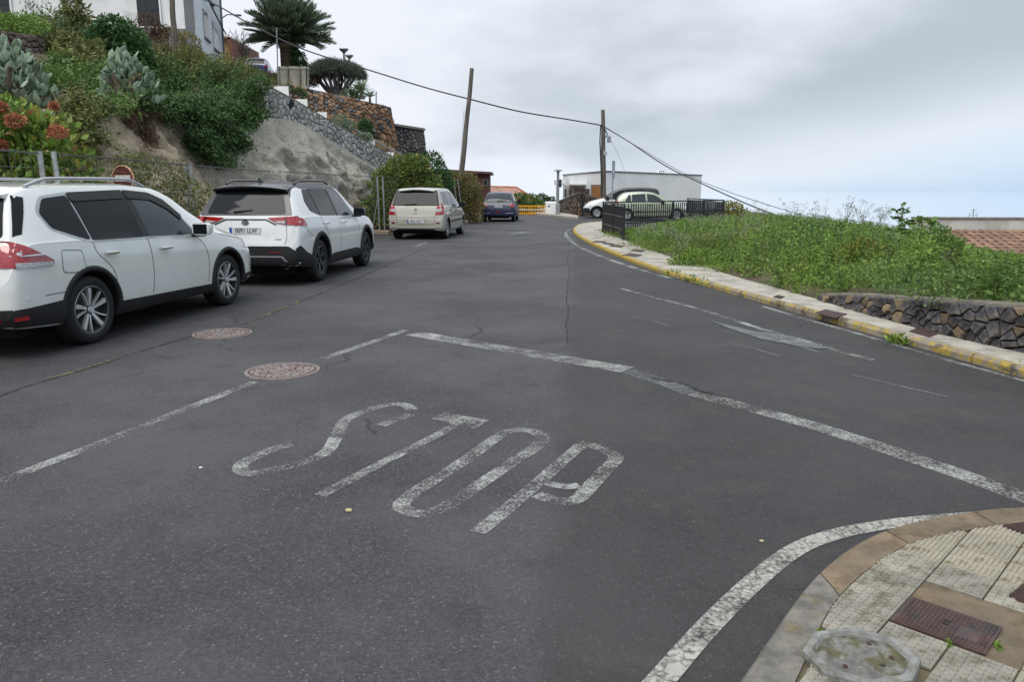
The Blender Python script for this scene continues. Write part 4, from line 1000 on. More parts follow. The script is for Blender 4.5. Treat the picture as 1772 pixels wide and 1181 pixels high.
for lb, pp, n, h in (('small green tuft growing at the far kerb, lower down', [(1550,594),(1562,597)], 60, .10), ('dark weeds growing along the far kerb below the pavement slabs', [(1160,476),(1225,496)], 260, .10),
               ('tiny weed tuft at the foot of the far kerb, right edge', [(1738,640),(1760,646)], 60, .08)):
    a, b = G(*pp[0]), G(*pp[1]); r_ = empty('kerb_weed', a, 0, lb, 'weed', 'weeds along the far kerb'); rg = np.random.default_rng(int(a.x*100)); t = rg.random(n)
    P = np.array([[(b.x-a.x)*q, (b.y-a.y)*q, .01] for q in t])+rg.normal(size=(n, 3))*np.array([.03, .03, .0]); D = rg.normal(size=(n, 3))*.7+np.array([0, 0, .8])
    V, F_ = leaf_quads(P, D, h*(.5+rg.random(n)), .3, rg); link('leaves', fast_mesh('leaves', V, F_), MAT['weed'], r_)
for lb, pp, n in (('green weed tuft in the joint behind the near kerb', (515,775), 160), ('green moss tuft by the near concrete footing', (440,900), 190), ('moss along the lower edge of the rusty near cover', (1310,822), 90), ('moss at the right corner of the rusty near cover', (1615,850), 120)):
    c = C7(*pp); r_ = empty('joint_weed', c, 0, lb, 'weed', 'tufts in the near pavement joints'); rg = np.random.default_rng(pp[0])
    P = rg.normal(size=(n, 3))*np.array([.006, .011, 0]); P[:, :2] = P[:, :2] @ np.array([[1, .6], [.5, 1.3]]); D = rg.normal(size=(n, 3))*.8+np.array([0, 0, .8])
    V, F_ = leaf_quads(P, D, .009*(.5+rg.random(n)), .5, rg); link('leaves', fast_mesh('leaves', V, F_), MAT['leaf_bright'], r_)
# ================================================================== the hillside on the left
PLo = [at(436,200,23.6), at(500,211,26.3), at(560,243,29.1), at(612,274,31.7), at(650,294,33.9), at(700,309,37.2)]
CT = [Vector(p) for p in [(-8.8,4.5,2.4),(-8.9,9.5,2.7),(-8.7,13,2.9),(-8.5,15.5,3.1),(-8.3,19,3.75),(-8.0,22.2,4.1)]] + [p+Vector((.93,-.36,0))*.27 for p in PLo] + [Vector((-4.7,40,2.2))]
CB = [Vector((x, y, -.05)) for x, y in [(-7.2,4),(-7.4,8.5),(-7.5,12),(-7.5,14.5),(-7.4,18),(-7.3,21.3)]] + [Vector((p.x+.75, p.y-.75, -.05)) for p in CT[6:]]
CTs, CBs = crom(CT, 16), crom(CB, 16)
def cliff_point(i, t):
    """i: fractional index along the cliff, t: 0 base .. 1 top"""
    k = i*(len(CTs)-1); a = int(min(k, len(CTs)-2)); f = k-a
    b, c_ = CBs[a].lerp(CBs[a+1], f), CTs[a].lerp(CTs[a+1], f)
    p = b.lerp(c_, t) + Vector((.35*math.sin(t*PI)*0.6, 0, 0))
    big = fbm((p.x*.6, p.y, p.z*1.1), .42, 3, 4.0)*.55; rid = abs(fbm((p.y*.8+p.z*.9, p.z, p.x), .7, 3, 9.0))*.38; sm = fbm(p, 2.6, 6, 2.0)*.17 + abs(fbm(p, 1.4, 5, 7.0))*-.16
    w_ = min(1, t*5)*min(1, (1-t)*6+.25)
    lip = max(0, min(1, (p.y-22)/2)); k_ = 1-lip*(1-min(1, (1-t)*4))
    return p + Vector((.95, -.25, 0))*(((big-rid)*w_+sm*.7)*k_)
def cliff_material():
    m = mat('cliff_rock', (0.46, 0.37, 0.265), .95, .25, 3.2, 1.0, 9, bdist=.13, detail=14, second=(0.25, 0.175, 0.115), sscale=.9, smix=(.5, .68))
    nt = m.node_tree; N = nt.nodes; L = nt.links; b = N['Principled BSDF']; old = b.inputs['Base Color'].links[0].from_socket
    tc = N.new('ShaderNodeTexCoord'); sep = N.new('ShaderNodeSeparateXYZ'); L.new(tc.outputs['Object'], sep.inputs[0])
    t = N.new('ShaderNodeTexNoise'); t.inputs['Scale'].default_value = .9; t.inputs['Detail'].default_value = 6; L.new(tc.outputs['Object'], t.inputs['Vector'])
    # sprayed grey concrete covers the rock beyond the ivy, bare at its low right end
    a = N.new('ShaderNodeMath'); a.operation = 'MULTIPLY_ADD'; L.new(t.outputs[0], a.inputs[0]); a.inputs[1].default_value = 6.0; L.new(sep.outputs[1], a.inputs[2])
    mr = N.new('ShaderNodeMapRange'); mr.interpolation_type = 'SMOOTHSTEP'; L.new(a.outputs[0], mr.inputs[0]); mr.inputs[1].default_value = 22.8; mr.inputs[2].default_value = 24.6
    z = N.new('ShaderNodeMapRange'); z.interpolation_type = 'SMOOTHSTEP'
    zz = N.new('ShaderNodeMath'); zz.operation = 'MULTIPLY_ADD'; L.new(t.outputs[0], zz.inputs[0]); zz.inputs[1].default_value = 2.4; L.new(sep.outputs[2], zz.inputs[2])
    L.new(zz.outputs[0], z.inputs[0]); z.inputs[1].default_value = 2.0; z.inputs[2].default_value = 2.8
    mu = N.new('ShaderNodeMath'); mu.operation = 'MULTIPLY'; L.new(mr.outputs[0], mu.inputs[0]); L.new(z.outputs[0], mu.inputs[1])
    t3 = N.new('ShaderNodeTexNoise'); t3.inputs['Scale'].default_value = 2.2; t3.inputs['Detail'].default_value = 8; mp = N.new('ShaderNodeMapping'); mp.inputs['Scale'].default_value = (1, 1, .35); L.new(tc.outputs['Object'], mp.inputs[0]); L.new(mp.outputs[0], t3.inputs['Vector'])
    gr = N.new('ShaderNodeMixRGB'); L.new(t3.outputs[0], gr.inputs[0]); gr.inputs[1].default_value = (.35, .315, .26, 1); gr.inputs[2].default_value = (.55, .505, .425, 1)
    mx = N.new('ShaderNodeMixRGB'); L.new(mu.outputs[0], mx.inputs[0]); L.new(old, mx.inputs[1]); L.new(gr.outputs[0], mx.inputs[2])
    t4 = N.new('ShaderNodeTexNoise'); t4.inputs['Scale'].default_value = 1.3; t4.inputs['Detail'].default_value = 5; L.new(tc.outputs['Object'], t4.inputs['Vector'])
    st = N.new('ShaderNodeMapRange'); st.interpolation_type = 'SMOOTHSTEP'; L.new(t4.outputs[0], st.inputs[0]); st.inputs[1].default_value = .57; st.inputs[2].default_value = .70; st.inputs[4].default_value = .3
    dk = N.new('ShaderNodeMixRGB'); L.new(st.outputs[0], dk.inputs[0]); L.new(mx.outputs[0], dk.inputs[1]); dk.inputs[2].default_value = (.075, .072, .066, 1)
    L.new(dk.outputs[0], b.inputs['Base Color'])
cliff_material()
NI, NJ = 230, 56
CV = [cliff_point(i/NI, j/NJ) for i in range(NI+1) for j in range(NJ+1)]
CF = [(i*(NJ+1)+j, (i+1)*(NJ+1)+j, (i+1)*(NJ+1)+j+1, i*(NJ+1)+j+1) for i in range(NI) for j in range(NJ)]
tag(link('cliff', fast_mesh('cliff', [tuple(p) for p in CV], CF, True), MAT['cliff_rock']), kind='structure')
CTL = [at(*p) for p in [(60,105,20),(0,50,23),(100,40,32),(200,115,26),(290,98,33),(340,112,37),(385,120,46),(440,128,50),(480,150,47),(535,160,47),(600,172,50),(680,192,58),(0,10,45),(-200,40,30),(640,185,47)]] + \
      [Vector(p) for p in [(-30,70,11),(-60,50,16),(-60,20,13),(-30,90,11),(-12,80,8.5),(-40,5,9),(-20,0,6),(-14,5,4.5)]]
_CPa = np.array([tuple(p) for p in CTL + CT]); 
_CPa[len(CTL):, 2] -= .12
def hill_z(x, y):
    d2 = (_CPa[:, 0]-x)**2+(_CPa[:, 1]-y)**2+.05; w_ = 1/d2**1.6; return float((w_*_CPa[:, 2]).sum()/w_.sum())
HEDGE = crom(CT[:7] + [at(560,206,29.4), at(640,256,34.0), Vector((-7.6,38,3.2)), Vector((-9.3,43.2,5.9)), Vector((-9.9,48,6.9)), Vector((-11.0,56,7.2)), Vector((-14,75,7.0))], 8)
def build_hill():
    V = []; nJ = 46; W = nJ+1
    for p in HEDGE:
        for j in range(W):
            t = (j/nJ)**1.7*55; x = p.x-.12-.93*t; y = p.y+.36*t
            z = hill_z(x, y) + (.35*fbm((x, y, 0), .25, 3) if j > 2 else 0)
            if j == 0: x += .03; z = -.3
            elif t < 2.5: z = (p.z-.15)*(1-t/2.5)+z*(t/2.5)
            V.append((x, y, z))
    F_ = [(i*W+j, (i+1)*W+j, (i+1)*W+j+1, i*W+j+1) for i in range(len(HEDGE)-1) for j in range(nJ)]
    tag(link('hillside', fast_mesh('hillside', V, F_, True), MAT['soil']), kind='structure')
    return BVHTree.FromPolygons([Vector(v) for v in V], F_)
HILLB = build_hill()
def on_hill(px, py, fallback_Y=25):
    """where the line of sight of a photo point meets the hillside"""
    r = ray(px, py).normalized(); h = HILLB.ray_cast(Vector((0, 0, CAMH)), r)
    return h[0] if h[0] is not None else at(px, py, fallback_Y)
def hz(x, y, d=5.0):
    h = drop(HILLB, x, y); return h.z if h else d
# ================================================================== walls, stairs and plants of the hillside
# ---- sloping parapet wall of grey mortared stones along the top of the sprayed rock
PU = [at(448,146,23.7), at(500,172,26.4), at(560,207,29.2), at(612,236,31.8), at(650,258,34.0), at(700,286,37.3)]
PUL = arclen(PU)
def par_map(u, v, n):
    f = u/PUL[-1]; a = along(PU, PUL, u); pl = arclen(PLo); b = along(PLo, pl, pl[-1]*f)
    return b.lerp(a, v/1.0) + Vector((.93, -.36, .12)).normalized()*(n+.10)
pw = empty('parapet_wall', PLo[2], 0, 'grey stone parapet sloping down along the top of the cliff', 'stone wall')
stone_wall(pw, [(PUL[-1]*i/8, 0) for i in range(9)]+[(PUL[-1]*i/8, 1.0) for i in range(8, -1, -1)], par_map, .215, ['grey_stone'], 4, depth=.04, gap=.014, asp=1.5)
_m = MB(); vs = []
for i in range(30):
    u = PUL[-1]*i/29
    for (v, n) in ((.99, .03), (1.045, .03), (1.045, -.30), (.97, -.30)): vs.append(par_map(u, v, n))
_m.add(vs, [(i*4+k, i*4+(k+1) % 4, (i+1)*4+(k+1) % 4, (i+1)*4+k) for i in range(29) for k in range(4)] + [(0,1,2,3), (116,119,118,117)])
_m.build('coping', MAT['mortar'], pw)
# ---- stairs behind it: treads, white stepped end walls, handrail
st = empty('stairs', at(560,215,30), 0, 'concrete stairs with white stepped side walls climbing behind the parapet', 'stairs')
_bk = Vector((-.93, .36, 0))
for i in range(26):
    f = i/29; p = along(PU, PUL, PUL[-1]*(1-f))+_bk*.45+Vector((0, 0, -.12)); q = p+_bk*1.1; d = (along(PU, PUL, PUL[-1]*(1-f)-.3)-along(PU, PUL, PUL[-1]*(1-f)+.3)); d.z = 0; d.normalize(); l = PUL[-1]/30*1.02
    mb = MB(); vs = [p, p+d*l, q+d*l, q]; mb.add([v+Vector((0, 0, -.25)) for v in vs]+vs, [(3,2,1,0),(4,5,6,7),(0,1,5,4),(1,2,6,5),(2,3,7,6),(3,0,4,7)]); mb.build('step', MAT['concrete'], st)
for (x0, y0, x1, y1, Y) in ((478,149,499,166,26.7), (508,171.5,531.5,185,28.2), (545,194,565,203.5,29.8), (586,217,598.5,226,31.6), (629,242.5,648.5,252.5,34.0), (668,263.5,681,270,36.4)):
    a, b = at(x0, y0, Y), at(x1, y0, Y); mb = MB(); dz = .5
    tk = Vector((-.2, .35, 0)); vs = [a, b, b+tk, a+tk]; mb.add([Vector((v.x, v.y, a.z-dz)) for v in vs]+[Vector((v.x, v.y, a.z)) for v in vs], [(3,2,1,0),(4,5,6,7),(0,1,5,4),(1,2,6,5),(2,3,7,6),(3,0,4,7)])
    mb.build('side_wall', MAT['whitewash'], st)
hp = [at(596,214,32.2), at(636,236,34.0), at(676,259,35.8), at(697,268,36.6)]
MB().tube(hp, .035, 6).build('handrail', MAT['galvanized'], st)
for p in hp: MB().tube([p+Vector((0,0,-.95)), p], .025, 6).build('rail_post', MAT['galvanized'], st)
# ---- terrace walls above the stairs
def terrace(name, label, pa, d, mats, seed, weights=None, depth=.07, gap=.012):
    f, Lu, Lv = quad_map(*pa); r_ = empty(name, pa[0], 0, label, 'stone wall'); stone_wall(r_, [(Lu*i/8,0) for i in range(9)]+[(Lu*i/8,Lv) for i in range(8,-1,-1)], f, d, mats, seed, depth, gap, weights=weights); return r_
terrace('terrace_wall', 'tall reddish rubble terrace wall below the dragon tree', [at(560,224,40.5), at(693,276,43.5), at(676,186,43.8), at(560,159,42)], .20, ['red_stone', 'dark_stone'], 5, [3, 1])
terrace('terrace_wall', 'reddish rubble terrace wall under the cream planters', [at(496,196,40.0), at(560,226,40.4), at(560,159,41.8), at(496,147,41)], .20, ['red_stone', 'dark_stone'], 6, [3, 1])
terrace('terrace_wall', 'dark basalt terrace wall at the foot of the stairs', [at(684,296,45.2), at(741,296,46.6), at(733.5,225,46.8), at(677,216,45.4)], .185, ['dark_stone'], 7)
_m = MB(); 
for pa in ((at(676,215,45.3), at(735,224,46.9)),): _m.box((0,0,0),(1,1,1), Matrix(((pa[1].x-pa[0].x, 0, 0, pa[0].x), (pa[1].y-pa[0].y, -.6, 0, pa[0].y+.35), (pa[1].z-pa[0].z, 0, .12, pa[0].z-.06), (0,0,0,1))))
_m.build('coping', MAT['mortar'], bpy.data.objects['terrace_wall.002'])
terrace('dry_stone_wall', 'old brown dry stone wall above the large prickly pear', [at(-30,112,19.2), at(72,118,21.2), at(74,62,21.4), at(-30,48,19.4)], .145, ['dry_stone'], 8)
# ---- creepers: leaves over the rock face and slope
LAND = BVHTree.FromPolygons([Vector(v) for v in CV], CF)
def hit(px, py):
    r = ray(px, py).normalized(); o = Vector((0, 0, CAMH)); a = LAND.ray_cast(o, r); b = HILLB.ray_cast(o, r)
    c = [h for h in (a, b) if h[0] is not None]
    return min(c, key=lambda h: h[3]) if c else None
def creeper(name, label, poly, n, size, m, seed, thick=.25, wr=.55, cat='creeper', ragged=14, droop=.2, lumps=1.0):
    rr = random.Random(seed); xs = [p[0] for p in poly]; ys = [p[1] for p in poly]; P = []; Nn = []; tries = 0
    while len(P) < n and tries < n*6:
        tries += 1; x, y = rr.uniform(min(xs), max(xs)), rr.uniform(min(ys), max(ys))
        if poly_dist((x, y), poly) > max(0, ragged*(nz((x*.05, y*.05, seed), 1)+nz((x*.17, y*.17, seed), 1)*.6)): continue
        h = hit(x, y)
        if h is None: continue
        nr = h[1] if h[1].dot(ray(x, y)) < 0 else -h[1]
        d = thick*rr.random()*(1+lumps*1.6*nz((x*.045, y*.06, seed*1.3), 1)+lumps*.8*nz((x*.13, y*.13, seed), 1))
        q = h[0]+nr*max(.01, d)+Vector((rr.gauss(0, .05), rr.gauss(0, .05), rr.gauss(0, .05))); P.append(tuple(q)); Nn.append(tuple(nr))
    P = np.array(P); Nn = np.array(Nn); c = Vector(P.mean(0)); rg = np.random.default_rng(seed)
    D = Nn*.7+rg.normal(size=P.shape)*.8+np.array([0, 0, -droop]); V, F_ = leaf_quads(P-np.array(c), D, size*(.6+.8*rg.random(len(P))), wr, rg)
    r_ = empty(name, c, 0, label, cat); link('foliage', fast_mesh('foliage', V, F_), MAT[m], r_); return r_
creeper('ivy', 'dark ivy curtain hanging over the cliff between bare rock and grey concrete', [(268,150),(330,128),(400,128),(446,140),(440,200),(420,235),(425,262),(395,258),(360,282),(325,262),(318,225),(300,205)], 16000, .085, 'leaf_ivy', 3, .55, ragged=16, droop=.7)
creeper('ivy', 'ivy fringe trailing down from the ivy curtain', [(318,255),(420,255),(415,275),(350,290),(330,275)], 900, .07, 'leaf_dark', 13, .2, ragged=22, droop=.9)
creeper('creeper', 'olive creeper carpeting the slope below the white house', [(72,60),(120,45),(190,75),(200,110),(180,135),(120,128),(95,110),(70,80)], 9000, .10, 'leaf_olive', 4, .35, ragged=12)
creeper('creeper', 'yellow-green creeper spreading under the timber pole', [(262,104),(345,104),(440,120),(452,132),(400,150),(330,140),(285,150),(262,130)], 10000, .10, 'leaf_olive', 5, .4, ragged=12)
creeper('creeper', 'green scrub along the top of the bare rock', [(88,150),(180,120),(215,160),(205,192),(150,200),(95,178)], 7000, .075, 'leaf_mid', 6, .45, ragged=12)
creeper('creeper', 'dark scrub between the second prickly pear and the ivy', [(200,130),(300,120),(320,165),(310,205),(270,205),(225,190)], 7000, .08, 'leaf_ivy', 7, .4, ragged=12)
creeper('creeper', 'green scrub beside the large prickly pear', [(70,112),(112,118),(115,165),(70,175)], 2600, .08, 'leaf_mid', 16, .35, ragged=12)
creeper('creeper', 'olive scrub at the left end of the bare rock', [(100,170),(148,196),(158,230),(150,262),(110,262),(85,215)], 5000, .075, 'leaf_olive', 8, .5, ragged=12)
creeper('dead_growth', 'reddish dead growth hanging beside the ivy', [(202,190),(255,200),(268,235),(252,262),(238,225),(212,212)], 1500, .11, 'dead_brown', 9, .22, .18, 'dead plants', 10, 1.0)
creeper('creeper', 'thin grass on the slope around the stairs', [(470,140),(535,150),(560,180),(650,250),(600,235),(520,185)], 1200, .12, 'straw', 10, .3, .12, 'grass', 8, -.9)
creeper('creeper', 'green grass edging the slope below the blue car', [(415,124),(480,132),(505,152),(470,152),(430,140)], 2600, .10, 'leaf_olive', 11, .3, .35, 'grass', 10, -.5)
creeper('creeper', 'low dark growth on the slope under the leafy house shrub', [(190,85),(265,80),(275,120),(230,135),(190,112)], 5000, .10, 'leaf_dark', 12, .3, ragged=10)
creeper('creeper', 'mixed green growth on the upper left slope', [(-40,40),(110,40),(130,58),(60,66),(-40,62)], 3000, .10, 'leaf_mid', 14, .3, ragged=10)
# ---- prickly pears: every pad a part
def pad_mesh():
    mb = MB(); n, m_ = 10, 6; vs = []
    for j in range(m_+1):
        t = j/m_; w_ = math.sin(PI*(t**.85))*.5*(.9+.25*t)+(.07 if j == 0 else 0); 
        for k in range(n): a = 2*PI*k/n; vs.append((math.cos(a)*w_*.68, math.sin(a)*.055*(1 if 0 < j < m_ else .4), t))
    mb.add(vs, [(j*n+k, j*n+(k+1) % n, (j+1)*n+(k+1) % n, (j+1)*n+k) for j in range(m_) for k in range(n)]); me = mb.mesh('pad', True); me.materials.append(MAT['cactus']); return me
PAD = pad_mesh()
def prickly_pear(label, base, w_, h, n, seed, size):
    rr = random.Random(seed); r_ = empty('prickly_pear', base, 0, label, 'cactus')
    for k in range(n):
        a = rr.uniform(-PI*.5, PI*1.5); e = math.asin(rr.random()**.75); q = rr.choice((1.0, 1.0, .85, .65)); lump = 1+.22*math.sin(a*3+seed)+.15*math.sin(a*7+e*5)
        d = Vector((math.cos(a)*math.cos(e), math.sin(a)*math.cos(e), math.sin(e))); p = Vector((d.x*w_*lump, d.y*w_*.55*lump, d.z*h*(1+.10*math.sin(a*5))))*q
        g = (d*.8+Vector((rr.uniform(-.7, .7), rr.uniform(-.7, .5), rr.uniform(.1, 1.1)))).normalized(); s_ = size*rr.uniform(.75, 1.2)
        o = link('pad', PAD, None, r_); o.location = p-g*s_*.5; m_ = g.to_track_quat('Z', 'Y').to_matrix() @ Matrix.Rotation(rr.uniform(-1.3, 1.3), 3, 'Z'); o.rotation_euler = m_.to_euler(); o.scale = (s_*rr.uniform(.85, 1.1), s_, s_)
    mb = MB()
    for k in range(8): a = rr.uniform(0, 2*PI); mb.tube([(0, 0, -.3), (math.cos(a)*w_*.4, math.sin(a)*.2, h*.3), (math.cos(a)*w_*.7, math.sin(a)*.3, h*.6)], [.09, .07, .04], 6)
    mb.build('stem', MAT['bark'], r_, world=False)
prickly_pear('large grey-green prickly pear at the left edge of the photo', hit(30,182)[0]+Vector((-.1, -.1, .0)), .85, 1.2, 340, 3, .235)
prickly_pear('smaller grey-green prickly pear overhanging the bare rock', hit(228,172)[0]+Vector((0, -.2, -.1)), .58, 1.0, 210, 8, .215)
# ---- dry twigs
rr = random.Random(2); b0 = hit(128,190)[0]; r_ = empty('brushwood', b0, 0, 'tangle of pale dry twigs lying on the scrub above the bare rock', 'twigs'); mb = MB()
for _ in range(46):
    a = Vector((rr.uniform(-.3, .05), -.15+rr.uniform(-.1, .1), rr.uniform(0, .3))); e = a+Vector((rr.uniform(.1, .5), rr.uniform(-.1, .1), rr.uniform(-.45, .1))); mb.tube([a, a.lerp(e, .5)+Vector((0, 0, rr.uniform(-.05, .1))), e], [.009, .007, .003], 4)
mb.build('twigs', MAT['dead_twig'], r_, world=False)
# ---- shrubs
def hb(px, py, dy=0.0): return hit(px, py)[0]+Vector((0, -dy, -.05))
bush('flowering_shrub', 'big-leaved shrub with orange blooms behind the near white car', 'shrub', at(60,330,10.4), [(-.55,-.1,.55,.75,.5,.5),(.15,0,.5,.5,.5,.45),(-.25,0,.80,.6,.5,.33),(.45,0,.1,.4,.4,.4),(-1.2,0,.7,.7,.5,.65),(.0,-.1,.05,.7,.5,.4)], 4600, .105, 'leaf_bright', 41, wr=.6, stems=14, r0=.015, extra=[('leaf_yellow', 1400, .10, .6)], shell=.6, lump=.5)
_fs = bpy.data.objects['flowering_shrub']
for i, (px, py, r0) in enumerate(((26,209,.105), (100,229,.10), (0,186,.07), (92,184,.035), (3,252,.06))):
    p = at(px, py, 9.95)-_fs.location; bl = []
    V, F_ = foliage_mesh('bloom', [(p.x, p.y, p.z, r0*1.15, r0, r0*.75)], 420, .035, .6, i, shell=.5, up=.5, rnd=.6); link('flower_head', fast_mesh('flower_head', V, F_), MAT['bloom_orange'], _fs)
bush('shrub', 'olive shrub behind the round red sign', 'shrub', at(285,352,13.4), [(-.1,0,.35,.55,.3,.42),(.35,0,.1,.5,.3,.35),(-.5,0,.55,.35,.3,.35)], 2200, .06, 'leaf_olive', 42, r0=.01)
bush('shrub', 'dark rounded shrub in front of the white house door', 'shrub', hb(205,112), [(-.40,0,.65,.62,.5,.5),(.25,0,.75,.6,.5,.55),(0,0,.3,.85,.5,.45),(-.1,0,1.1,.5,.4,.34),(.62,0,.4,.4,.4,.4)], 8000, .10, 'leaf_dark', 43, wr=.5, lump=.5, shell=.55)
bush('young_tree', 'small upright tree with drooping yellowish leaves before the house wall', 'tree', at(128,52,30), [(0,0,.85,.28,.28,.35),(-.2,0,.5,.4,.3,.3),(.3,0,.55,.35,.3,.3),(0,0,1.25,.22,.22,.25),(.1,0,.2,.5,.3,.3)], 900, .26, 'leaf_olive', 44, wr=.25, droop=.5, stems=5)
bush('shrub', 'small pinkish shrub at the foot of the house door', 'shrub', at(258,62,33), [(0,0,.35,.55,.4,.5),(.5,0,.1,.4,.3,.35)], 1100, .10, 'dead_brown', 45)
bush('hedge', 'clipped hedge rounded over a wall corner below the house', 'hedge', at(305,110,35.5), [(-.9,0,.75,.6,.6,.55),(-.2,0,.75,.7,.7,.75),(.55,0,.6,.6,.7,.75),(.7,0,.1,.55,.7,.7),(-.5,0,.1,.8,.7,.6),(.2,0,0,.9,.7,.7)], 9000, .085, 'leaf_hedge', 46, lump=.12, shell=.25)
bush('shrub', 'pale grey-green shrub beside the dark rounded one', 'shrub', hb(132,68), [(0,0,.4,.6,.4,.5),(-.4,0,.2,.4,.4,.3)], 1100, .12, 'leaf_grey', 47)
bush('shrub', 'bright green bush on top of the old dry stone wall', 'shrub', at(20,58,21.4), [(-.5,0,.25,.7,.5,.35),(.4,0,.2,.6,.5,.3),(-1.1,0,.3,.6,.5,.4)], 2600, .085, 'leaf_bright', 48)
bush('tall_weed', 'thin straggling weed standing before the white house wall', 'plant', at(78,58,22), [(-.3,0,.5,.2,.2,.3),(.0,0,.85,.25,.2,.2),(.3,0,.4,.25,.2,.25),(-.45,0,.9,.15,.15,.2)], 260, .09, 'leaf_grey', 49, wr=.35, stems=16, r0=.007)
bush('red_flower', 'small red flower cluster on the slope below the house', 'flowers', at(158,50,27.5), [(0,0,.05,.14,.1,.08)], 130, .07, 'bloom_red', 50, wr=.7, stems=2, r0=.006)
_b = bush('shrub', 'leafy yellow-green shrub behind the fence beside the beige car', 'shrub', at(690,402,29.3), [(0,0,.9,1.1,.7,.9),(-.8,-.1,.6,.8,.6,.7),(.75,.2,1.2,.85,.7,.75),(.2,.2,2.15,.85,.6,.62),(-.35,.1,1.75,.7,.6,.6),(1.25,.4,1.5,.45,.45,.65),(.65,.2,2.4,.55,.5,.5),(1.3,.4,.5,.6,.5,.6)], 15000, .10, 'leaf_mid', 51, wr=.55, stems=12, lump=.45, extra=[('leaf_yellow', 6500, .10, .55)])
bush('shrub', 'reddish-olive shrub behind the fence next to the navy car', 'shrub', at(793,392,36.6), [(0,0,.9,.95,.6,.9),(-.5,0,1.5,.7,.6,.6),(.35,0,1.75,.75,.6,.75),(-.2,0,2.0,.6,.5,.5),(.75,0,.9,.5,.5,.9),(-.85,0,.8,.5,.5,.7)], 14000, .085, 'leaf_hedge', 52, wr=.5, stems=10, lump=.3)
bush('shrub', 'dark leafy tree behind the first fence shrub', 'shrub', at(745,372,34.5), [(0,0,1.9,.75,.6,.8),(.45,0,1.4,.6,.6,.6),(-.3,0,1.2,.8,.6,.8)], 6000, .11, 'leaf_dark', 53, wr=.55, stems=8)
bush('shrub', 'green shrub standing before the orange tiled roof', 'shrub', at(909,368,52), [(-.4,0,.75,.55,.5,.55),(.25,0,.75,.7,.5,.5),(.85,0,.45,.5,.4,.35),(-.1,0,.35,1.1,.5,.4)], 4200, .12, 'leaf_mid', 54)
bush('shrub', 'far dark shrub right of the orange roof', 'shrub', at(938,362,58), [(0,0,.75,.5,.4,.35),(.6,0,.6,.5,.4,.3)], 900, .14, 'leaf_dark', 55)
bush('shrub', 'dark green ball shrub growing on the terrace wall', 'shrub', at(634,228,42.4), [(0,-.2,.2,.36,.35,.45)], 1300, .10, 'leaf_dark', 56, lump=.15)
bush('shrub', 'grey-green tuft beside the upper stairs', 'shrub', at(590,215,31.6), [(0,0,.1,.35,.25,.22),(.35,0,-.05,.25,.2,.2)], 700, .08, 'leaf_grey', 57)
bush('shrub', 'grey-green tuft beside the lower stairs', 'shrub', at(632,240,33.9), [(0,0,.05,.3,.25,.18)], 500, .08, 'leaf_grey', 58)
bush('shrub', 'dark scrub on the terrace edge left of the dragon tree', 'shrub', at(520,172,41.2), [(0,-.2,.2,.4,.3,.35),(-.5,-.2,.4,.35,.3,.25)], 900, .10, 'leaf_dark', 59)
bush('shrub', 'dry yellow grass tuft at the lower end of the handrail', 'grass', at(668,262,37.8), [(0,0,.05,.35,.25,.3),(-.4,0,.25,.3,.25,.25)], 700, .14, 'straw', 60, wr=.1, up=.9)
bush('shrub', 'dark shrub right of the palm trunk', 'shrub', at(517,118,50.6), [(0,0,.5,.5,.4,.5),(-.2,0,.95,.3,.3,.35),(.2,0,.1,.45,.35,.3)], 1500, .14, 'leaf_dark', 61)
bush('shrub', 'reddish shrub between planters and dragon tree', 'shrub', at(542,146,48.3), [(0,0,.25,.45,.35,.35)], 800, .12, 'dead_brown', 62)
bush('shrub', 'low grey shrub on the terrace right of the dragon tree', 'shrub', at(606,168,47), [(0,0,.15,.5,.3,.25),(.5,0,.1,.4,.3,.2)], 900, .12, 'leaf_grey', 63)
bush('shrub', 'ivy clump hanging over the upper end of the grey parapet', 'shrub', at(443,180,23.0), [(0,0,.0,.28,.3,.5),(-.3,0,.3,.4,.35,.4),(.12,.1,.55,.3,.3,.25),(-.25,0,-.35,.3,.3,.4)], 3600, .075, 'leaf_ivy', 64, droop=.5)
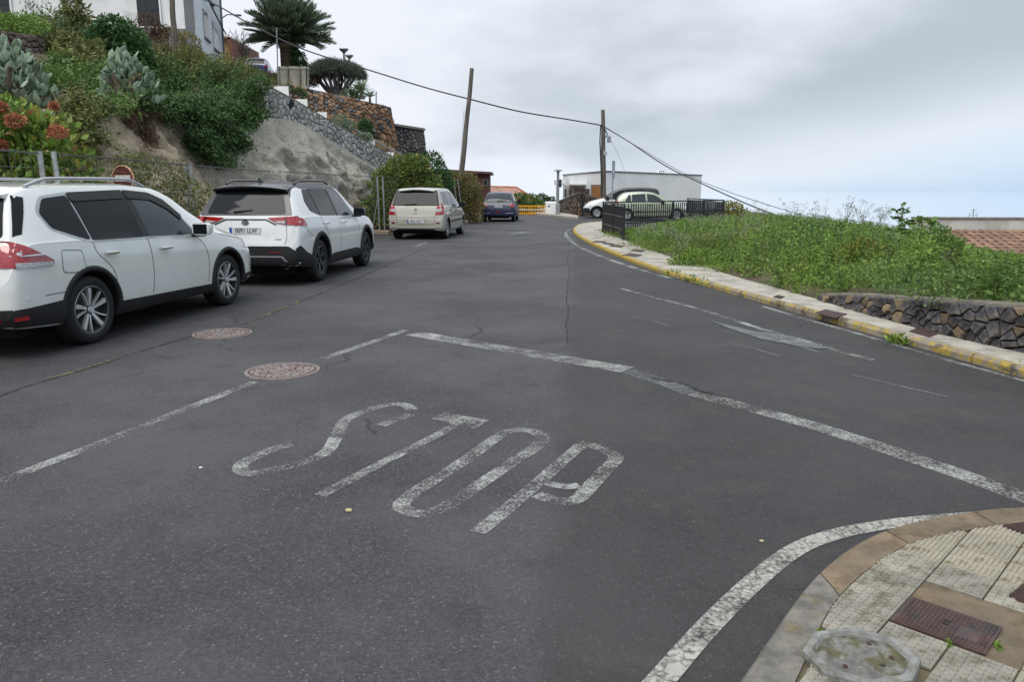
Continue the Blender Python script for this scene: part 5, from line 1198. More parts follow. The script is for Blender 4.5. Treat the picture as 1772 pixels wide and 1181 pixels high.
# ---- palm
def palm():
    base = at(502,120,51.0); r_ = empty('palm_tree', base, 0, 'stocky palm tree with a dense dark crown above the terrace', 'tree')
    th = at(502,76,51).z-base.z; mb = MB(); n = 14; L_ = 16; vs = []
    for j in range(L_+1):
        t = j/L_; rr_ = .50+.05*math.sin(t*3)+(.10 if t > .85 else 0)-.10*t*(1-t)
        for k in range(n): a = 2*PI*k/n; vs.append((math.cos(a)*rr_, math.sin(a)*rr_, th*t-.2*(1-t)))
    mb.add(vs, [(j*n+k, j*n+(k+1) % n, (j+1)*n+(k+1) % n, (j+1)*n+k) for j in range(L_) for k in range(n)]); mb.build('trunk', MAT['bark'], r_, smooth=True, world=False)
    mb = MB()
    for j in range(20):
        for k in range(12):
            a = 2*PI*(k+.5*(j % 2)+j*.13)/12; z = th*j/20; M = Matrix.Translation((math.cos(a)*.50, math.sin(a)*.50, z)) @ Matrix.Rotation(a, 4, 'Z') @ Matrix.Rotation(R(-28), 4, 'Y')
            mb.box((-.06, -.10, -.04), (.05, .10, .17), M)
    o = mb.build('leaf_scars', MAT['bark'], r_, world=False); o['kind'] = 'stuff'
    rg = np.random.default_rng(3); meshes = []
    for var in range(4):
        Lf = 3.2; nl = 64; sag = (.9, 1.35, .6, 1.1)[var]; P = []; D = []; S = []; mbr = MB(); path = []
        for i in range(13):
            t = i/12; path.append((Lf*t*(1-.08*t*sag), 0, -sag*Lf*.20*t*t))
        mbr.tube(path, [.045*(1-t/13)+.006 for t in range(13)], 4)
        for i in range(nl):
            t = .10+.9*i/nl; x = Lf*t*(1-.08*t*sag); z = -sag*Lf*.20*t*t
            for sd in (-1, 1):
                P.append((x, 0, z)); D.append((.85, sd*(1.0-.45*t), .38-.35*rg.random())); S.append(.62*math.sin(PI*min(1, .22+.78*t*.86))+.10)
        V, F_ = leaf_quads(np.array(P), np.array(D), np.array(S), .12, rg, .02)
        tv = np.array(mbr.v); tf = [f for f in mbr.f if len(f) == 4]
        V2 = np.concatenate([V, tv]); F2 = np.concatenate([F_, np.array(tf)+len(V)]); me = fast_mesh('frond', V2, F2); me.materials.append(MAT['leaf_palm']); meshes.append(me)
    rr = random.Random(6); N_ = 150
    for i in range(N_):
        t = i/N_; el = R(86-82*t**1.1+rr.uniform(-6, 6)); a = i*2.39996+rr.uniform(-.15, .15); o = link('frond', meshes[i % 4], None, r_, (.3*math.cos(a)*math.cos(el), .3*math.sin(a)*math.cos(el), th+.15+.35*(1-t)))
        o.rotation_euler = (rr.uniform(-.4, .4), -el, a); s_ = rr.uniform(.88, 1.08)*(.9+.12*math.sin(PI*t))*.86; o.scale = (s_, s_, s_)
palm()
def dragon_tree():
    base = at(582,168,49.0); r_ = empty('dragon_tree', base, 0, 'dragon tree with umbrella crown and many pale limbs above the terrace wall', 'tree'); rr = random.Random(5)
    W_, top = 46*pxm(49), at(582,105,49).z-base.z; low = top-1.35; mb = MB(); tips = []
    for i in range(13):
        a = 2*PI*i/13+rr.uniform(-.2, .2); rad = rr.choice((.45, .7, .95))*W_*.72; b1 = Vector((math.cos(a)*.14, math.sin(a)*.14, .1)); m1 = Vector((math.cos(a)*rad*.55, math.sin(a)*rad*.55, low*.62)); e1 = Vector((math.cos(a)*rad, math.sin(a)*rad, low+.35))
        mb.tube([(0, 0, -.2), b1, m1, e1], [.22, .15, .10, .075], 7)
        for _ in range(3):
            e2 = e1+Vector((rr.uniform(-.35, .35), rr.uniform(-.35, .35), rr.uniform(.2, .6))); mb.tube([m1.lerp(e1, .7), e1.lerp(e2, .4), e2], [.075, .06, .05], 5)
    mb.build('trunk', MAT['bark_grey'], r_, smooth=True, world=False)
    rg = np.random.default_rng(8); P = []; D = []; S = []
    for i in range(420):
        a = rr.uniform(0, 2*PI); q = math.sqrt(rr.random()); x, y = math.cos(a)*q*W_, math.sin(a)*q*W_*.9
        z = low+.45+(top-low-.45)*math.sqrt(max(0, 1-q*q))*rr.uniform(.45, 1.0)
        out = Vector((x*.7, y*.7, 1.0)).normalized()
        for _ in range(42):
            d = sphere_dirs(1, rg)[0]; d = d+np.array(out)*.75; P.append((x, y, z-.1)); D.append(d); S.append(.40*rr.uniform(.7, 1.2))
    V, F_ = leaf_quads(np.array(P), np.array(D), np.array(S), .07, rg, .02); link('crown', fast_mesh('crown', V, F_), MAT['leaf_dragon'], r_)
dragon_tree()
def rosette(label, base, n, ln, seed, m='leaf_grey', wr=.12):
    rg = np.random.default_rng(seed); P = np.zeros((n, 3)); D = sphere_dirs(n, rg); D[:, 2] = abs(D[:, 2])+.25; V, F_ = leaf_quads(P, D, ln*(.7+.5*rg.random(n)), wr, rg, .03)
    r_ = empty('yucca', base, 0, label, 'plant'); link('leaves', fast_mesh('leaves', V, F_), MAT[m], r_); MB().tube([(0,0,-.3),(0,0,.05)], [.08,.06], 6).build('stem', MAT['bark'], r_, world=False)
rosette('spiky grey yucca on the terrace right of the dragon tree', at(624,158,46.5), 60, .75, 2); rosette('small spiky plant at the end of the red terrace wall', at(640,168,45.6), 36, .5, 4); rosette('spiky plant low beside the dragon tree trunk', at(612,166,46.2), 40, .55, 5, 'leaf_dark')
def bare_tree():
    base = at(425,125,58); r_ = empty('bare_tree', base, 0, 'leafless tree behind the blue car', 'tree'); rr = random.Random(3); mb = MB()
    def br(p, d, l, r0, lv):
        e = p+d*l; mb.tube([p, p.lerp(e, .5)+Vector((rr.uniform(-.05, .05),)*3)*l, e], [r0, r0*.8, r0*.6], 4, cap=False)
        if lv == 0: return
        for _ in range(3 if lv > 1 else 4): br(p.lerp(e, rr.uniform(.5, 1)), (d+Vector((rr.uniform(-.75, .75), rr.uniform(-.75, .75), rr.uniform(-.2, .45)))).normalized(), l*rr.uniform(.6, .85), r0*.68, lv-1)
    for k in range(5): br(Vector((0, 0, -.5)), Vector((rr.uniform(-.5, .5), rr.uniform(-.4, .4), 1)).normalized(), 1.15, .07, 4)
    mb.build('branches', MAT['twig'], r_, world=False)
bare_tree()
def planters():
    for i, (px, w_) in enumerate(((491.5, 18), (510.5, 21), (527.5, 17))):
        lb = ('leftmost', 'middle', 'rightmost')[i]; b = at(px, 148, 46.6+i*.25); h = 29*pxm(46.8); r0 = w_*pxm(46.8)/2
        r_ = empty('planter', b, 0, f'{lb} of the three cream barrel planters under the palm', 'planter', 'cream barrel planters'); 
        MB().lathe([(.01, -.2), (r0*.80, -.2), (r0*.86, h*.3), (r0*.98, h*.84), (r0*1.0, h*.86)], 20).build('pot', MAT['planter_cream'], r_, smooth=True, world=False)
        MB().lathe([(r0*.99, h*.86), (r0*1.08, h*.87), (r0*1.08, h), (r0*.95, h), (r0*.92, h*.9), (.01, h*.9)], 20).build('rim', MAT['planter_cream'], r_, smooth=True, world=False)
planters()
# ================================================================== temporary fence along the left
FX = [(5.0,-5.45),(9.5,-5.55),(14,-5.72),(18.8,-5.66),(23,-5.2),(27.2,-4.55),(32,-3.55),(36.2,-2.35),(38.6,-1.75)]
FL = ['behind the rear of the near white car', 'behind the front of the near white car', 'before the bare rock behind the two white cars', 'behind the black-roofed car', 'between the black-roofed and the beige car', 'behind the beige car', 'before the reddish-olive shrub', 'beside the navy car']
def fence():
    rr = random.Random(4); W_ = MAT['galvanized']
    for i in range(len(FX)-1):
        a = Vector((FX[i][1], FX[i][0], 0)); b = Vector((FX[i+1][1], FX[i+1][0], 0)); d = (b-a).normalized(); a2, b2 = a+d*.06, b-d*.06; sh = Vector((.07 if i % 2 else -.07, 0, 0)); a2 = a2+sh; b2 = b2+sh; Lp = (b2-a2).length; nrm = Vector((-d.y, d.x, 0))
        r_ = empty('fence_panel', a2, 0, 'wire mesh fence panel '+FL[i], 'fence panel', 'temporary fence panels along the cliff'); H_ = 2.0; lean = [(.0,.02),(.06,.05),(.05,.06),(.0,.0),(.05,.04),(.03,.03),(.0,.3),(.3,.1)][i]
        def P(u, z): 
            l = lean[0]*(1-u/Lp)+lean[1]*(u/Lp); return a2+d*(u-l*z*.5)+nrm*0+Vector((0, 0, z))+Vector((l*-.25*z, 0, 0))
        for u in (0, Lp): MB().tube([P(u, .05), P(u, H_)], .030, 8).build('post', W_, r_)
        MB().tube([P(0, H_*.985), P(Lp, H_*.985)], .006, 4).build('top_wire', MAT['wire_grey'], r_)
        mb = MB(); n = int(Lp/.10)
        for k in range(1, n):
            u = Lp*k/n; mb.tube([P(u, .15), P(u, H_)], .0024, 3, cap=False)
        for z in (.2, .45, .7, .95, 1.0, 1.25, 1.5, 1.55, 1.8, 1.98): mb.tube([P(0, z), P(Lp, z)], .0034, 3, cap=False)
        o = mb.build('wire_mesh', MAT['wire_grey'], r_); o['kind'] = 'stuff'
        mb = MB(); M = Matrix.Translation(b2+Vector((.05, -.05, 0))) @ Matrix.Rotation(math.atan2(d.y, d.x)+R(80), 4, 'Z'); mb.bbox((-.34, -.11, 0), (.34, .11, .15), .02, M); mb.build('concrete_foot', MAT['block_concrete'], r_)
        if i in (1, 4): MB().tube([P(Lp, 1.35), P(Lp, .0)+nrm*-.0+d*-.9], .008, 4).build('brace', MAT['galvanized'], r_)
        MB().tube([P(Lp-.02, 1.62), P(Lp+.13, 1.64)], .012, 5).build('clamp', MAT['galvanized'], r_)
fence()
def round_sign():
    c = at(213,308.5,11.8); r_ = empty('round_sign', (c.x, c.y, 0), 0, 'rusted round red traffic sign with pale rim behind the fence', 'traffic sign'); M = Matrix.Translation((0, 0, c.z)) @ Matrix.Rotation(R(90), 4, 'X') @ Matrix.Rotation(R(-14), 4, 'Y')
    r0 = 21.5*pxm(11.8)
    MB().lathe([(.001, .004), (r0*.94, .004), (r0*.94, -.01), (.001, -.01)], 36, M).build('face', MAT['sign_red'], r_, world=False)
    MB().lathe([(r0*.93, -.012), (r0*.93, .012), (r0, .012), (r0, -.012)], 36, M, closed=True).build('rim', MAT['sign_rim'], r_, world=False)
    MB().box((-r0*.72, -.045, .006), (r0*.72, .045, .009), M).build('bar', MAT['white_plastic'], r_, world=False)
    MB().tube([(0, .03, 0), (0, .03, c.z+.05)], .025, 8).build('post', MAT['galvanized'], r_, world=False)
round_sign()
# ================================================================== parked vehicles
def pchip(x, y, q):
    x = np.asarray(x, float); y = np.asarray(y, float); h = np.diff(x); dl = np.diff(y)/h; n = len(x); m = np.zeros(n)
    for i in range(1, n-1):
        if dl[i-1]*dl[i] > 0: w1 = 2*h[i]+h[i-1]; w2 = h[i]+2*h[i-1]; m[i] = (w1+w2)/(w1/dl[i-1]+w2/dl[i])
    m[0], m[-1] = dl[0], dl[-1]
    q = np.clip(np.asarray(q, float), x[0], x[-1]); k = np.clip(np.searchsorted(x, q)-1, 0, n-2); t = (q-x[k])/h[k]
    return ((1+2*t)*(1-t)**2)*y[k]+t*(1-t)**2*h[k]*m[k]+t*t*(3-2*t)*y[k+1]+t*t*(t-1)*h[k]*m[k+1]
def paint(name, base, coat=1.0, rough=.35, metal=0.0, flake=0.0):
    return mat(name, base, rough, .03, 3, spec=.5, coat=coat, metal=metal)
paint('paint_pearl', (.68, .685, .66), rough=.25); paint('paint_white_car', (.70, .71, .71), rough=.25); paint('paint_beige', (.42, .40, .345), metal=.25); paint('paint_navy', (.010, .014, .05), coat=.15)
paint('paint_van', (.60, .61, .60)); paint('paint_green', (.31, .36, .255), metal=.15); paint('paint_blue', (.02, .035, .12)); paint('paint_black', (.010, .010, .012), coat=.25)
mat('trim_black', (.016, .016, .017), .55, .15, 20, .1, 200, spec=.35)
mat('rubber', (.017, .017, .018), .75, .2, 14, .2, 60)
mat('car_glass', (.010, .012, .014), .03, 0, 1, spec=.17)
mat('car_glass_clear', (.035, .045, .05), .03, 0, 1, spec=.30)
mat('alloy', (.72, .73, .74), .3, .05, 5, metal=.6); mat('alloy_dark', (.03, .03, .032), .35, .1, 5, spec=.5); mat('hubcap', (.34, .345, .35), .4, .1, 5, metal=.5)
mat('chrome', (.62, .63, .65), .12, 0, 1, metal=1.0); mat('silver_trim', (.42, .43, .44), .35, .05, 4, metal=.6)
mat('lens_red', (.30, .008, .012), .08, .2, 30, spec=.6, coat=.8); mat('lens_dark_red', (.10, .006, .010), .08, .2, 30, spec=.6, coat=.8); mat('lens_clear', (.40, .39, .39), .1, .25, 40, spec=.6, coat=.8)
mat('lens_head', (.5, .52, .54), .06, .15, 20, spec=.7, coat=1.0); mat('plate_white', (.58, .60, .62), .45, .03, 4); mat('plate_blue', (.01, .05, .36), .4, 0); mat('plate_ink', (.012, .012, .014), .5, 0)
TXT = {}
def text_mesh(s_, h):
    if (s_, h) in TXT: return TXT[(s_, h)]
    cu = bpy.data.curves.new('t', 'FONT'); cu.body = s_; cu.size = h*1.38; cu.align_x = 'CENTER'; cu.align_y = 'CENTER'; cu.extrude = .001; cu.offset = .0008
    o = bpy.data.objects.new('t', cu); COL.objects.link(o); bpy.context.view_layer.update()
    me = bpy.data.meshes.new_from_object(o.evaluated_get(bpy.context.evaluated_depsgraph_get())); me.materials.clear(); bpy.data.objects.remove(o); TXT[(s_, h)] = me; return me
class Car:
    def __init__(s, name, label, cat, loc, rz, sp):
        s.sp = sp; s.root = empty(name, loc, rz, label, cat, sp.get('group')); s.L = sp['L']
        s.body()
    def body(s):
        sp = s.sp; T = np.array(sp['st'], float)      # x, zb, zs, zt, w, wb, wt
        L_ = s.L; xs = np.unique(np.concatenate([np.linspace(0, .6, 34), np.linspace(.6, L_-.7, 56), np.linspace(L_-.7, L_, 26)]))
        I = [pchip(T[:, 0], T[:, k], xs) for k in range(1, 7)]
        rings = []; m_ = 5
        for i, x in enumerate(xs):
            zb, zs, zt, w_, wb, wt = [I[k][i] for k in range(6)]; zs = min(zs, zt-.03); zb = min(zb, zs-.1); h = zt-zs
            zm = zb+(zs-zb)*.42
            wt = min(wt, wb-.01)
            cp = [(0, zb), (w_-.16, zb), (w_-.045, zb+.035), (w_-.012, zb+.16*(zs-zb)), (w_, zm), (w_-.004, zm+(zs-zm)*.55), (wb+(w_-wb)*.35, zs-.03*(zs-zb)), (wb, zs), (wb+(wt-wb)*.5, zs+h*.50+.012*min(1, h*3)), (wt+.012, zs+h*.90), (wt-.05, zs+h*.975), (wt-.22, zt+.004), (0, zt+sp.get('crown', .018))]
            cp = [Vector((x, y, z)) for y, z in cp]; half = crom(cp, m_); rings.append(half)
        s.nrow = len(rings[0]); n = s.nrow; V = []; F_ = []; MI = []
        for rg_ in rings:
            V += [tuple(p) for p in rg_] + [(p.x, -p.y, p.z) for p in rg_[1:-1]]
        W = 2*n-2
        def vi(i, k):    # k 0..n-1 left side (y>0), then mirrored
            return i*W+k
        ring = list(range(n)) + list(range(W-1, n-1, -1))
        rr_, fr_ = sp.get('roof_rows', 8), sp.get('roof_x', (9, 9)); ws = sp.get('windshield')
        for i in range(len(xs)-1):
            xm = (xs[i]+xs[i+1])/2
            for a in range(W):
                b = (a+1) % W; ka, kb = ring[a], ring[b]; kk = min(a if a < n else W-a, b if b < n else W-b)/m_
                F_.append((vi(i, ka), vi(i, kb), vi(i+1, kb), vi(i+1, ka))); mi = 0
                if kk < 1.0: mi = 2
                if fr_[0] < xm < fr_[1] and kk >= rr_: mi = 1
                MI.append(mi)
        for e in (0, len(xs)-1):
            for a in range(n-1):
                l0, l1 = a, a+1; r0 = l0 if l0 in (0, n-1) else n-1+l0; r1 = l1 if l1 in (0, n-1) else n-1+l1
                q = [vi(e, l0), vi(e, l1), vi(e, r1), vi(e, r0)]; q = list(dict.fromkeys(q)); F_.append(tuple(q)); MI.append(0)
        me = bpy.data.meshes.new('body'); me.from_pydata(V, [], F_); me.polygons.foreach_set('material_index', MI); me.polygons.foreach_set('use_smooth', [True]*len(F_)); me.update()
        bm = bmesh.new(); bm.from_mesh(me); bmesh.ops.remove_doubles(bm, verts=bm.verts, dist=1e-5); bmesh.ops.recalc_face_normals(bm, faces=bm.faces)
        if bm.calc_volume(signed=True) < 0: bmesh.ops.reverse_faces(bm, faces=bm.faces)
        bm.to_mesh(me)
        s.bvh = BVHTree.FromBMesh(bm); bm.free()
        mats_ = [MAT[sp['paint']], MAT[sp.get('roof', sp['paint'])], MAT['trim_black']]
        for q in mats_: me.materials.append(q)
        # wheel arches cut with a cylinder
        tmp = bpy.data.objects.new('tmp', me); COL.objects.link(tmp); mb = MB(); Ra = sp['arch']; zc = sp['R']
        for xw in sp['axles']:
            for sd in (-1, 1):
                y1 = sp['w']+.3; y0 = sp['w']-.36; M = Matrix.Translation((xw, sd*(y0+y1)/2, zc+.01)) @ Matrix.Rotation(R(90), 4, 'X'); hh = (y1-y0)/2
                mb.prism([(Ra*math.cos(2*PI*k/44), Ra*math.sin(2*PI*k/44)) for k in range(44)], -hh, hh, M)
        cme = mb.mesh('cut'); bm = bmesh.new(); bm.from_mesh(cme); bmesh.ops.remove_doubles(bm, verts=bm.verts, dist=1e-3); bmesh.ops.recalc_face_normals(bm, faces=bm.faces); vol = bm.calc_volume(signed=True); (bmesh.ops.reverse_faces(bm, faces=bm.faces) if vol < 0 else None); bm.to_mesh(cme); bm.free()
        cut = bpy.data.objects.new('cut', cme); COL.objects.link(cut)
        md = tmp.modifiers.new('b', 'BOOLEAN'); md.object = cut; md.operation = 'DIFFERENCE'; md.solver = 'FAST'
        bpy.context.view_layer.update(); out = bpy.data.meshes.new_from_object(tmp.evaluated_get(bpy.context.evaluated_depsgraph_get()))
        bpy.data.objects.remove(tmp); bpy.data.objects.remove(cut); out.name = 'body'
        for p in out.polygons:
            c = p.center
            for xw in sp['axles']:
                if math.hypot(c.x-xw, c.z-zc-.01) < Ra+.0015: p.material_index = 2; p.use_smooth = False
        try: out.set_sharp_from_angle(angle=R(48))
        except Exception: pass
        link('body', out, None, s.root)
    def cast(s, view, a, b):
        L_ = s.L
        o, d = {'R': (Vector((a, -3, b)), Vector((0, 1, 0))), 'L': (Vector((a, 3, b)), Vector((0, -1, 0))), 'B': (Vector((-3, a, b)), Vector((1, 0, 0))),
                'F': (Vector((L_+3, a, b)), Vector((-1, 0, 0))), 'T': (Vector((a, b, 5)), Vector((0, 0, -1)))}[view]
        h = s.bvh.ray_cast(o, d)
        if h[0] is None:
            q = {'R': Vector((a, -s.sp['w'], b)), 'L': Vector((a, s.sp['w'], b)), 'B': Vector((0, a, b)), 'F': Vector((L_, a, b)), 'T': Vector((a, b, 1.6))}[view]; h = s.bvh.find_nearest(q)
        n = h[1] if h[1].dot(d) < 0 else -h[1]
        return h[0], n
    def patch(s, name, m, view, poly, off=.005, grid=.07, rnd=.0, parent=None, rim=.014, mirror=False, label=None):
        """a panel lying on the body: outline drawn in a side, rear, front or top view"""
        if mirror:
            v2 = {'R': 'L', 'L': 'R'}.get(view)
            if v2: s.patch(name, m, v2, poly, off, grid, rnd, parent, rim)
            else: s.patch(name, m, view, [(-a, b) for a, b in poly] if view in 'BF' else [(a, -b) for a, b in poly], off, grid, rnd, parent, rim)
        P = [Vector((a, b, 0)) for a, b in poly]
        if rnd > 0:
            out = []; n = len(P)
            for i in range(n):
                a, b, c = P[i-1], P[i], P[(i+1) % n]; r1 = min(rnd, (a-b).length*.45); r2 = min(rnd, (c-b).length*.45); p0 = b+(a-b).normalized()*r1; p1 = b+(c-b).normalized()*r2
                for t in (0, .25, .5, .75, 1): out.append(p0*(1-t)**2+b*2*t*(1-t)+p1*t*t)
            P = out
        B = []
        for i in range(len(P)):
            a, b = P[i], P[(i+1) % len(P)]; k = max(1, int((b-a).length/grid))
            for j in range(k): B.append(a.lerp(b, j/k))
        pts = [p.xy for p in B]; nb_ = len(pts); x0 = min(p.x for p in pts); x1 = max(p.x for p in pts); y0 = min(p.y for p in pts); y1 = max(p.y for p in pts)
        pl = [(p.x, p.y) for p in pts]
        gx = x0+grid/2
        while gx < x1:
            gy = y0+grid/2
            while gy < y1:
                if poly_dist((gx, gy), pl) == 0 and min((p-Vector((gx, gy))).length for p in pts) > grid*.35: pts.append(Vector((gx, gy)))
                gy += grid
            gx += grid
        vo, eo, fo, *_ = geometry.delaunay_2d_cdt(pts, [], [list(range(nb_))], 1, 1e-5)
        V = []; nr = []
        for p in vo: q, n = s.cast(view, p.x, p.y); V.append(q+n*off); nr.append(n)
        F_ = [tuple(f) for f in fo]; ec = {}
        for f in F_:
            for i in range(len(f)): e = (f[i], f[(i+1) % len(f)]); ec[e] = ec.get(e, 0)+1
        bd = [e for e in ec if (e[1], e[0]) not in ec]; base = len(V); mp = {}
        for e in bd:
            for v in e:
                if v not in mp: mp[v] = len(V); V.append(V[v]-nr[v]*rim)
        F_ += [(a, mp[a], mp[b], b) for a, b in bd]
        me = bpy.data.meshes.new(name); me.from_pydata([tuple(v) for v in V], [], F_); me.polygons.foreach_set('use_smooth', [True]*len(F_)); me.update()
        try: me.set_sharp_from_angle(angle=R(42))
        except Exception: pass
        o = link(name, me, MAT[m], parent or s.root)
        if label: o['label'] = label
        return o
    def seam(s, view, pts, w_=.007, name='panel_gap', m='dark_gap', mirror=True, off=.0025, close=False):
        if mirror and view in 'RL': s.seam({'R': 'L', 'L': 'R'}[view], pts, w_, name, m, False, off, close)
        if mirror and view in 'BF': s.seam(view, [(-a, b) for a, b in pts], w_, name, m, False, off, close)
        P = [Vector((a, b, 0)) for a, b in pts]; P = crom(P, 8, close) if len(P) > 2 else resample(P, .05); V = []; n = len(P)
        for i in range(n):
            a = P[i-1] if (i or close) else P[0]; b = P[(i+1) % n] if (i < n-1 or close) else P[-1]; d = (b-a); d = d.normalized() if d.length else Vector((1, 0, 0)); pr = Vector((-d.y, d.x, 0))*w_/2
            for sd in (1, -1): q, nn = s.cast(view, (P[i]+pr*sd).x, (P[i]+pr*sd).y); V.append(tuple(q+nn*off))
        F_ = [(2*i, 2*i+1, 2*((i+1) % n)+1, 2*((i+1) % n)) for i in range(n if close else n-1)]
        me = bpy.data.meshes.new(name); me.from_pydata(V, [], F_); me.update(); return link(name, me, MAT[m], s.root)
    def arch_trim(s, m='trim_black', wd=.055, a0=-22, a1=202, off=.012):
        Ra = s.sp['arch']; zc = s.sp['R']+.01
        for xw in s.sp['axles']:
            for v in 'RL':
                n = 30; V = []
                for i in range(n+1):
                    t = R(a0+(a1-a0)*i/n); c, sn = math.cos(t), math.sin(t)
                    for (rr_, of) in ((Ra-.004, -.02), (Ra-.004, off), (Ra+wd*.8, off), (Ra+wd, .001)):
                        q, nn = s.cast(v, xw+c*rr_, max(zc+sn*rr_, s.sp['sill']+.01)); nn = Vector((0, -1 if v == 'R' else 1, 0)); V.append(tuple(q+nn*of))
                F_ = [(i*4+k, i*4+k+1, (i+1)*4+k+1, (i+1)*4+k) for i in range(n) for k in range(3)]
                me = fast_mesh('arch_trim', V, F_, True); link('arch_trim', me, MAT[m], s.root)
    def wheels(s, style, spoke_m='alloy', rimr=.66, wid=.225):
        sp = s.sp; Rw = sp['R']; tm = MB(); w2 = wid/2; rr_ = Rw*rimr
        tm.lathe([(rr_, -w2*.92), (rr_+.02, -w2), (Rw-.06, -w2*1.02), (Rw-.022, -w2*.92), (Rw-.004, -w2*.70), (Rw, -w2*.4), (Rw, w2*.4), (Rw-.004, w2*.70), (Rw-.022, w2*.92), (Rw-.06, w2*1.02), (rr_+.02, w2), (rr_, w2*.92)], 44)
        tyre = tm.mesh('wheel', True); tyre.materials.append(MAT['rubber'])
        rm = MB(); rm.lathe([(rr_+.004, w2*.90), (rr_-.012, w2*.97), (rr_-.022, w2*.90), (rr_-.035, w2*.3), (rr_-.04, -w2*.9)], 40); rm.lathe([(.001, w2*.25), (rr_-.036, w2*.22)], 40)
        rim = rm.mesh('rim', True); rim.materials.append(MAT['alloy_dark' if style in ('twin', 'dark') else 'hubcap'])
        sm = MB(); F0 = w2*.90
        def blade(a, w0, w1, curve=0.0, r0=.05, r1=None, z0=None):
            r1 = r1 or rr_-.018; pts = []
            for i in range(6):
                t = i/5; r__ = r0+(r1-r0)*t; an = a+curve*t*t; pts.append((r__, an, w0+(w1-w0)*t, F0-.022*(1-t)**1.5-.0*t))
            vs = []
            for (r__, an, ww, z) in pts:
                dx, dy = math.cos(an), math.sin(an)
                for sd, dz in ((-1, -.03), (-1, 0), (1, 0), (1, -.03)): vs.append((dx*r__-dy*sd*ww/2, dy*r__+dx*sd*ww/2, z+dz))
            sm.add(vs, [(i*4+k, i*4+k+1, (i+1)*4+k+1, (i+1)*4+k) for i in range(5) for k in range(3)])
        if style == 'twin':
            for k in range(5): a = 2*PI*k/5+.3; blade(a-.20, .024, .050, .05); blade(a+.27, .014, .016, .09)
            sm.lathe([(rr_-.018, F0+.001), (rr_-.002, F0+.004), (rr_+.004, F0-.004)], 40)
        elif style == 'dark':
            for k in range(5): a = 2*PI*k/5+.5; blade(a-.10, .040, .040, -.16); blade(a+.10, .040, .040, .16)
        else:
            nsp = 7 if style == 'cap' else 6
            for k in range(nsp): blade(2*PI*k/nsp, .085, .10, 0, r0=.03)
            sm.lathe([(rr_-.03, F0+.001), (rr_-.005, F0+.003), (rr_+.003, F0-.004)], 40)
        sm.lathe([(.001, F0+.004), (.032, F0+.003), (.038, F0-.02)], 20)
        spk = sm.mesh('spokes', False); spk.materials.append(MAT[spoke_m])
        for i, xw in enumerate(sp['axles']):
            for sd in (-1, 1):
                o = link('wheel', tyre, None, s.root, (xw, sd*(sp['w']-.03-w2), Rw)); o.rotation_euler = (R(90) if sd < 0 else R(-90), R(23*i+11*sd), 0)
                link('rim', rim, None, o); link('spokes', spk, None, o)
    def plate(s, text, y, z, w_=.52, h=.11, view='B', tilt=0.0):
        q, n = s.cast(view, y, z); yv = 1 if view == 'F' else -1
        M = Matrix.Translation(q+n*.016) @ Matrix(((0, 0, -1 if view == 'B' else 1, 0), (-1 if view == 'B' else 1, 0, 0, 0), (0, 1, 0, 0), (0, 0, 0, 1))) @ Matrix.Rotation(tilt, 4, 'X')
        me = MB().bbox((-w_/2, -h/2, -.012), (w_/2, h/2, 0), .003, M).mesh('number_plate'); pl = link('number_plate', me, MAT['plate_white'], s.root)
        me = MB().box((-w_/2+.004, -h/2+.004, .0005), (-w_/2+.044, h/2-.004, .0015), M).mesh('blue_band'); link('blue_band', me, MAT['plate_blue'], pl)
        t = text_mesh(text, h*.68).copy(); t.transform(Matrix.Diagonal((.82, 1, 1, 1))); t.transform(M @ Matrix.Translation((.022, 0, .0018))); link('plate_number', t, MAT['plate_ink'], pl)
    def handle(s, x, z, m='chrome'):
        for v in 'RL':
            q, n = s.cast(v, x, z); sd = -1 if v == 'R' else 1
            mb = MB().bbox((-.10, -.018, -.016), (.10, .018, .016), .008, Matrix.Translation(q+Vector((0, sd*.028, 0)))); mb.build('door_handle', MAT[m], s.root, world=False)
    def mirror(s, x, z, m='paint', dark='trim_black', sz=1.0):
        for v in 'RL':
            sd = -1 if v == 'R' else 1; q, n = s.cast(v, x, z); c = Vector((x+.02, sd*(abs(q.y)+.16*sz), z+.05*sz)); mb = MB(); n_ = 12; vs = []
            for i, (dx, k) in enumerate(((-.085, .80), (-.08, 1.0), (.0, 1.0), (.06, .85), (.10, .5), (.115, .2))):
                for t in range(n_):
                    a = 2*PI*t/n_; ca, sa = math.cos(a), math.sin(a); e = lambda u: math.copysign(abs(u)**.6, u); vs.append((c.x+dx*sz, c.y+e(ca)*.115*k*sz, c.z+e(sa)*.085*k*sz))
            mb.add(vs, [(i*n_+t, i*n_+(t+1) % n_, (i+1)*n_+(t+1) % n_, (i+1)*n_+t) for i in range(5) for t in range(n_)]+[tuple(range(n_)), tuple(5*n_+t for t in range(n_))])
            o = mb.build('wing_mirror', MAT[s.sp['paint'] if m == 'paint' else m], s.root, smooth=True, world=False)
            MB().bbox((c.x-.093*sz, c.y-.09*sz, c.z-.062*sz), (c.x-.084*sz, c.y+.09*sz, c.z+.062*sz), .003).build('mirror_glass', MAT['car_glass'], o, world=False)
            MB().bbox((c.x-.05, min(q.y, c.y)+.0, c.z-.10*sz), (c.x+.06, max(q.y, c.y), c.z-.06*sz), .012).build('mirror_foot', MAT[dark], o, world=False)
    def rails(s, x0, x1, y, m='silver_trim', h=.055):
        for sd in (-1, 1):
            pts = []; 
            for i in range(15):
                t = i/14; x = x0+(x1-x0)*t; q, n = s.cast('T', x, sd*y); pts.append(q+Vector((0, 0, .012+h*min(1, t*8, (1-t)*8))))
            MB().tube(pts, .019, 8).build('roof_rail', MAT[m], s.root, smooth=True, world=False)
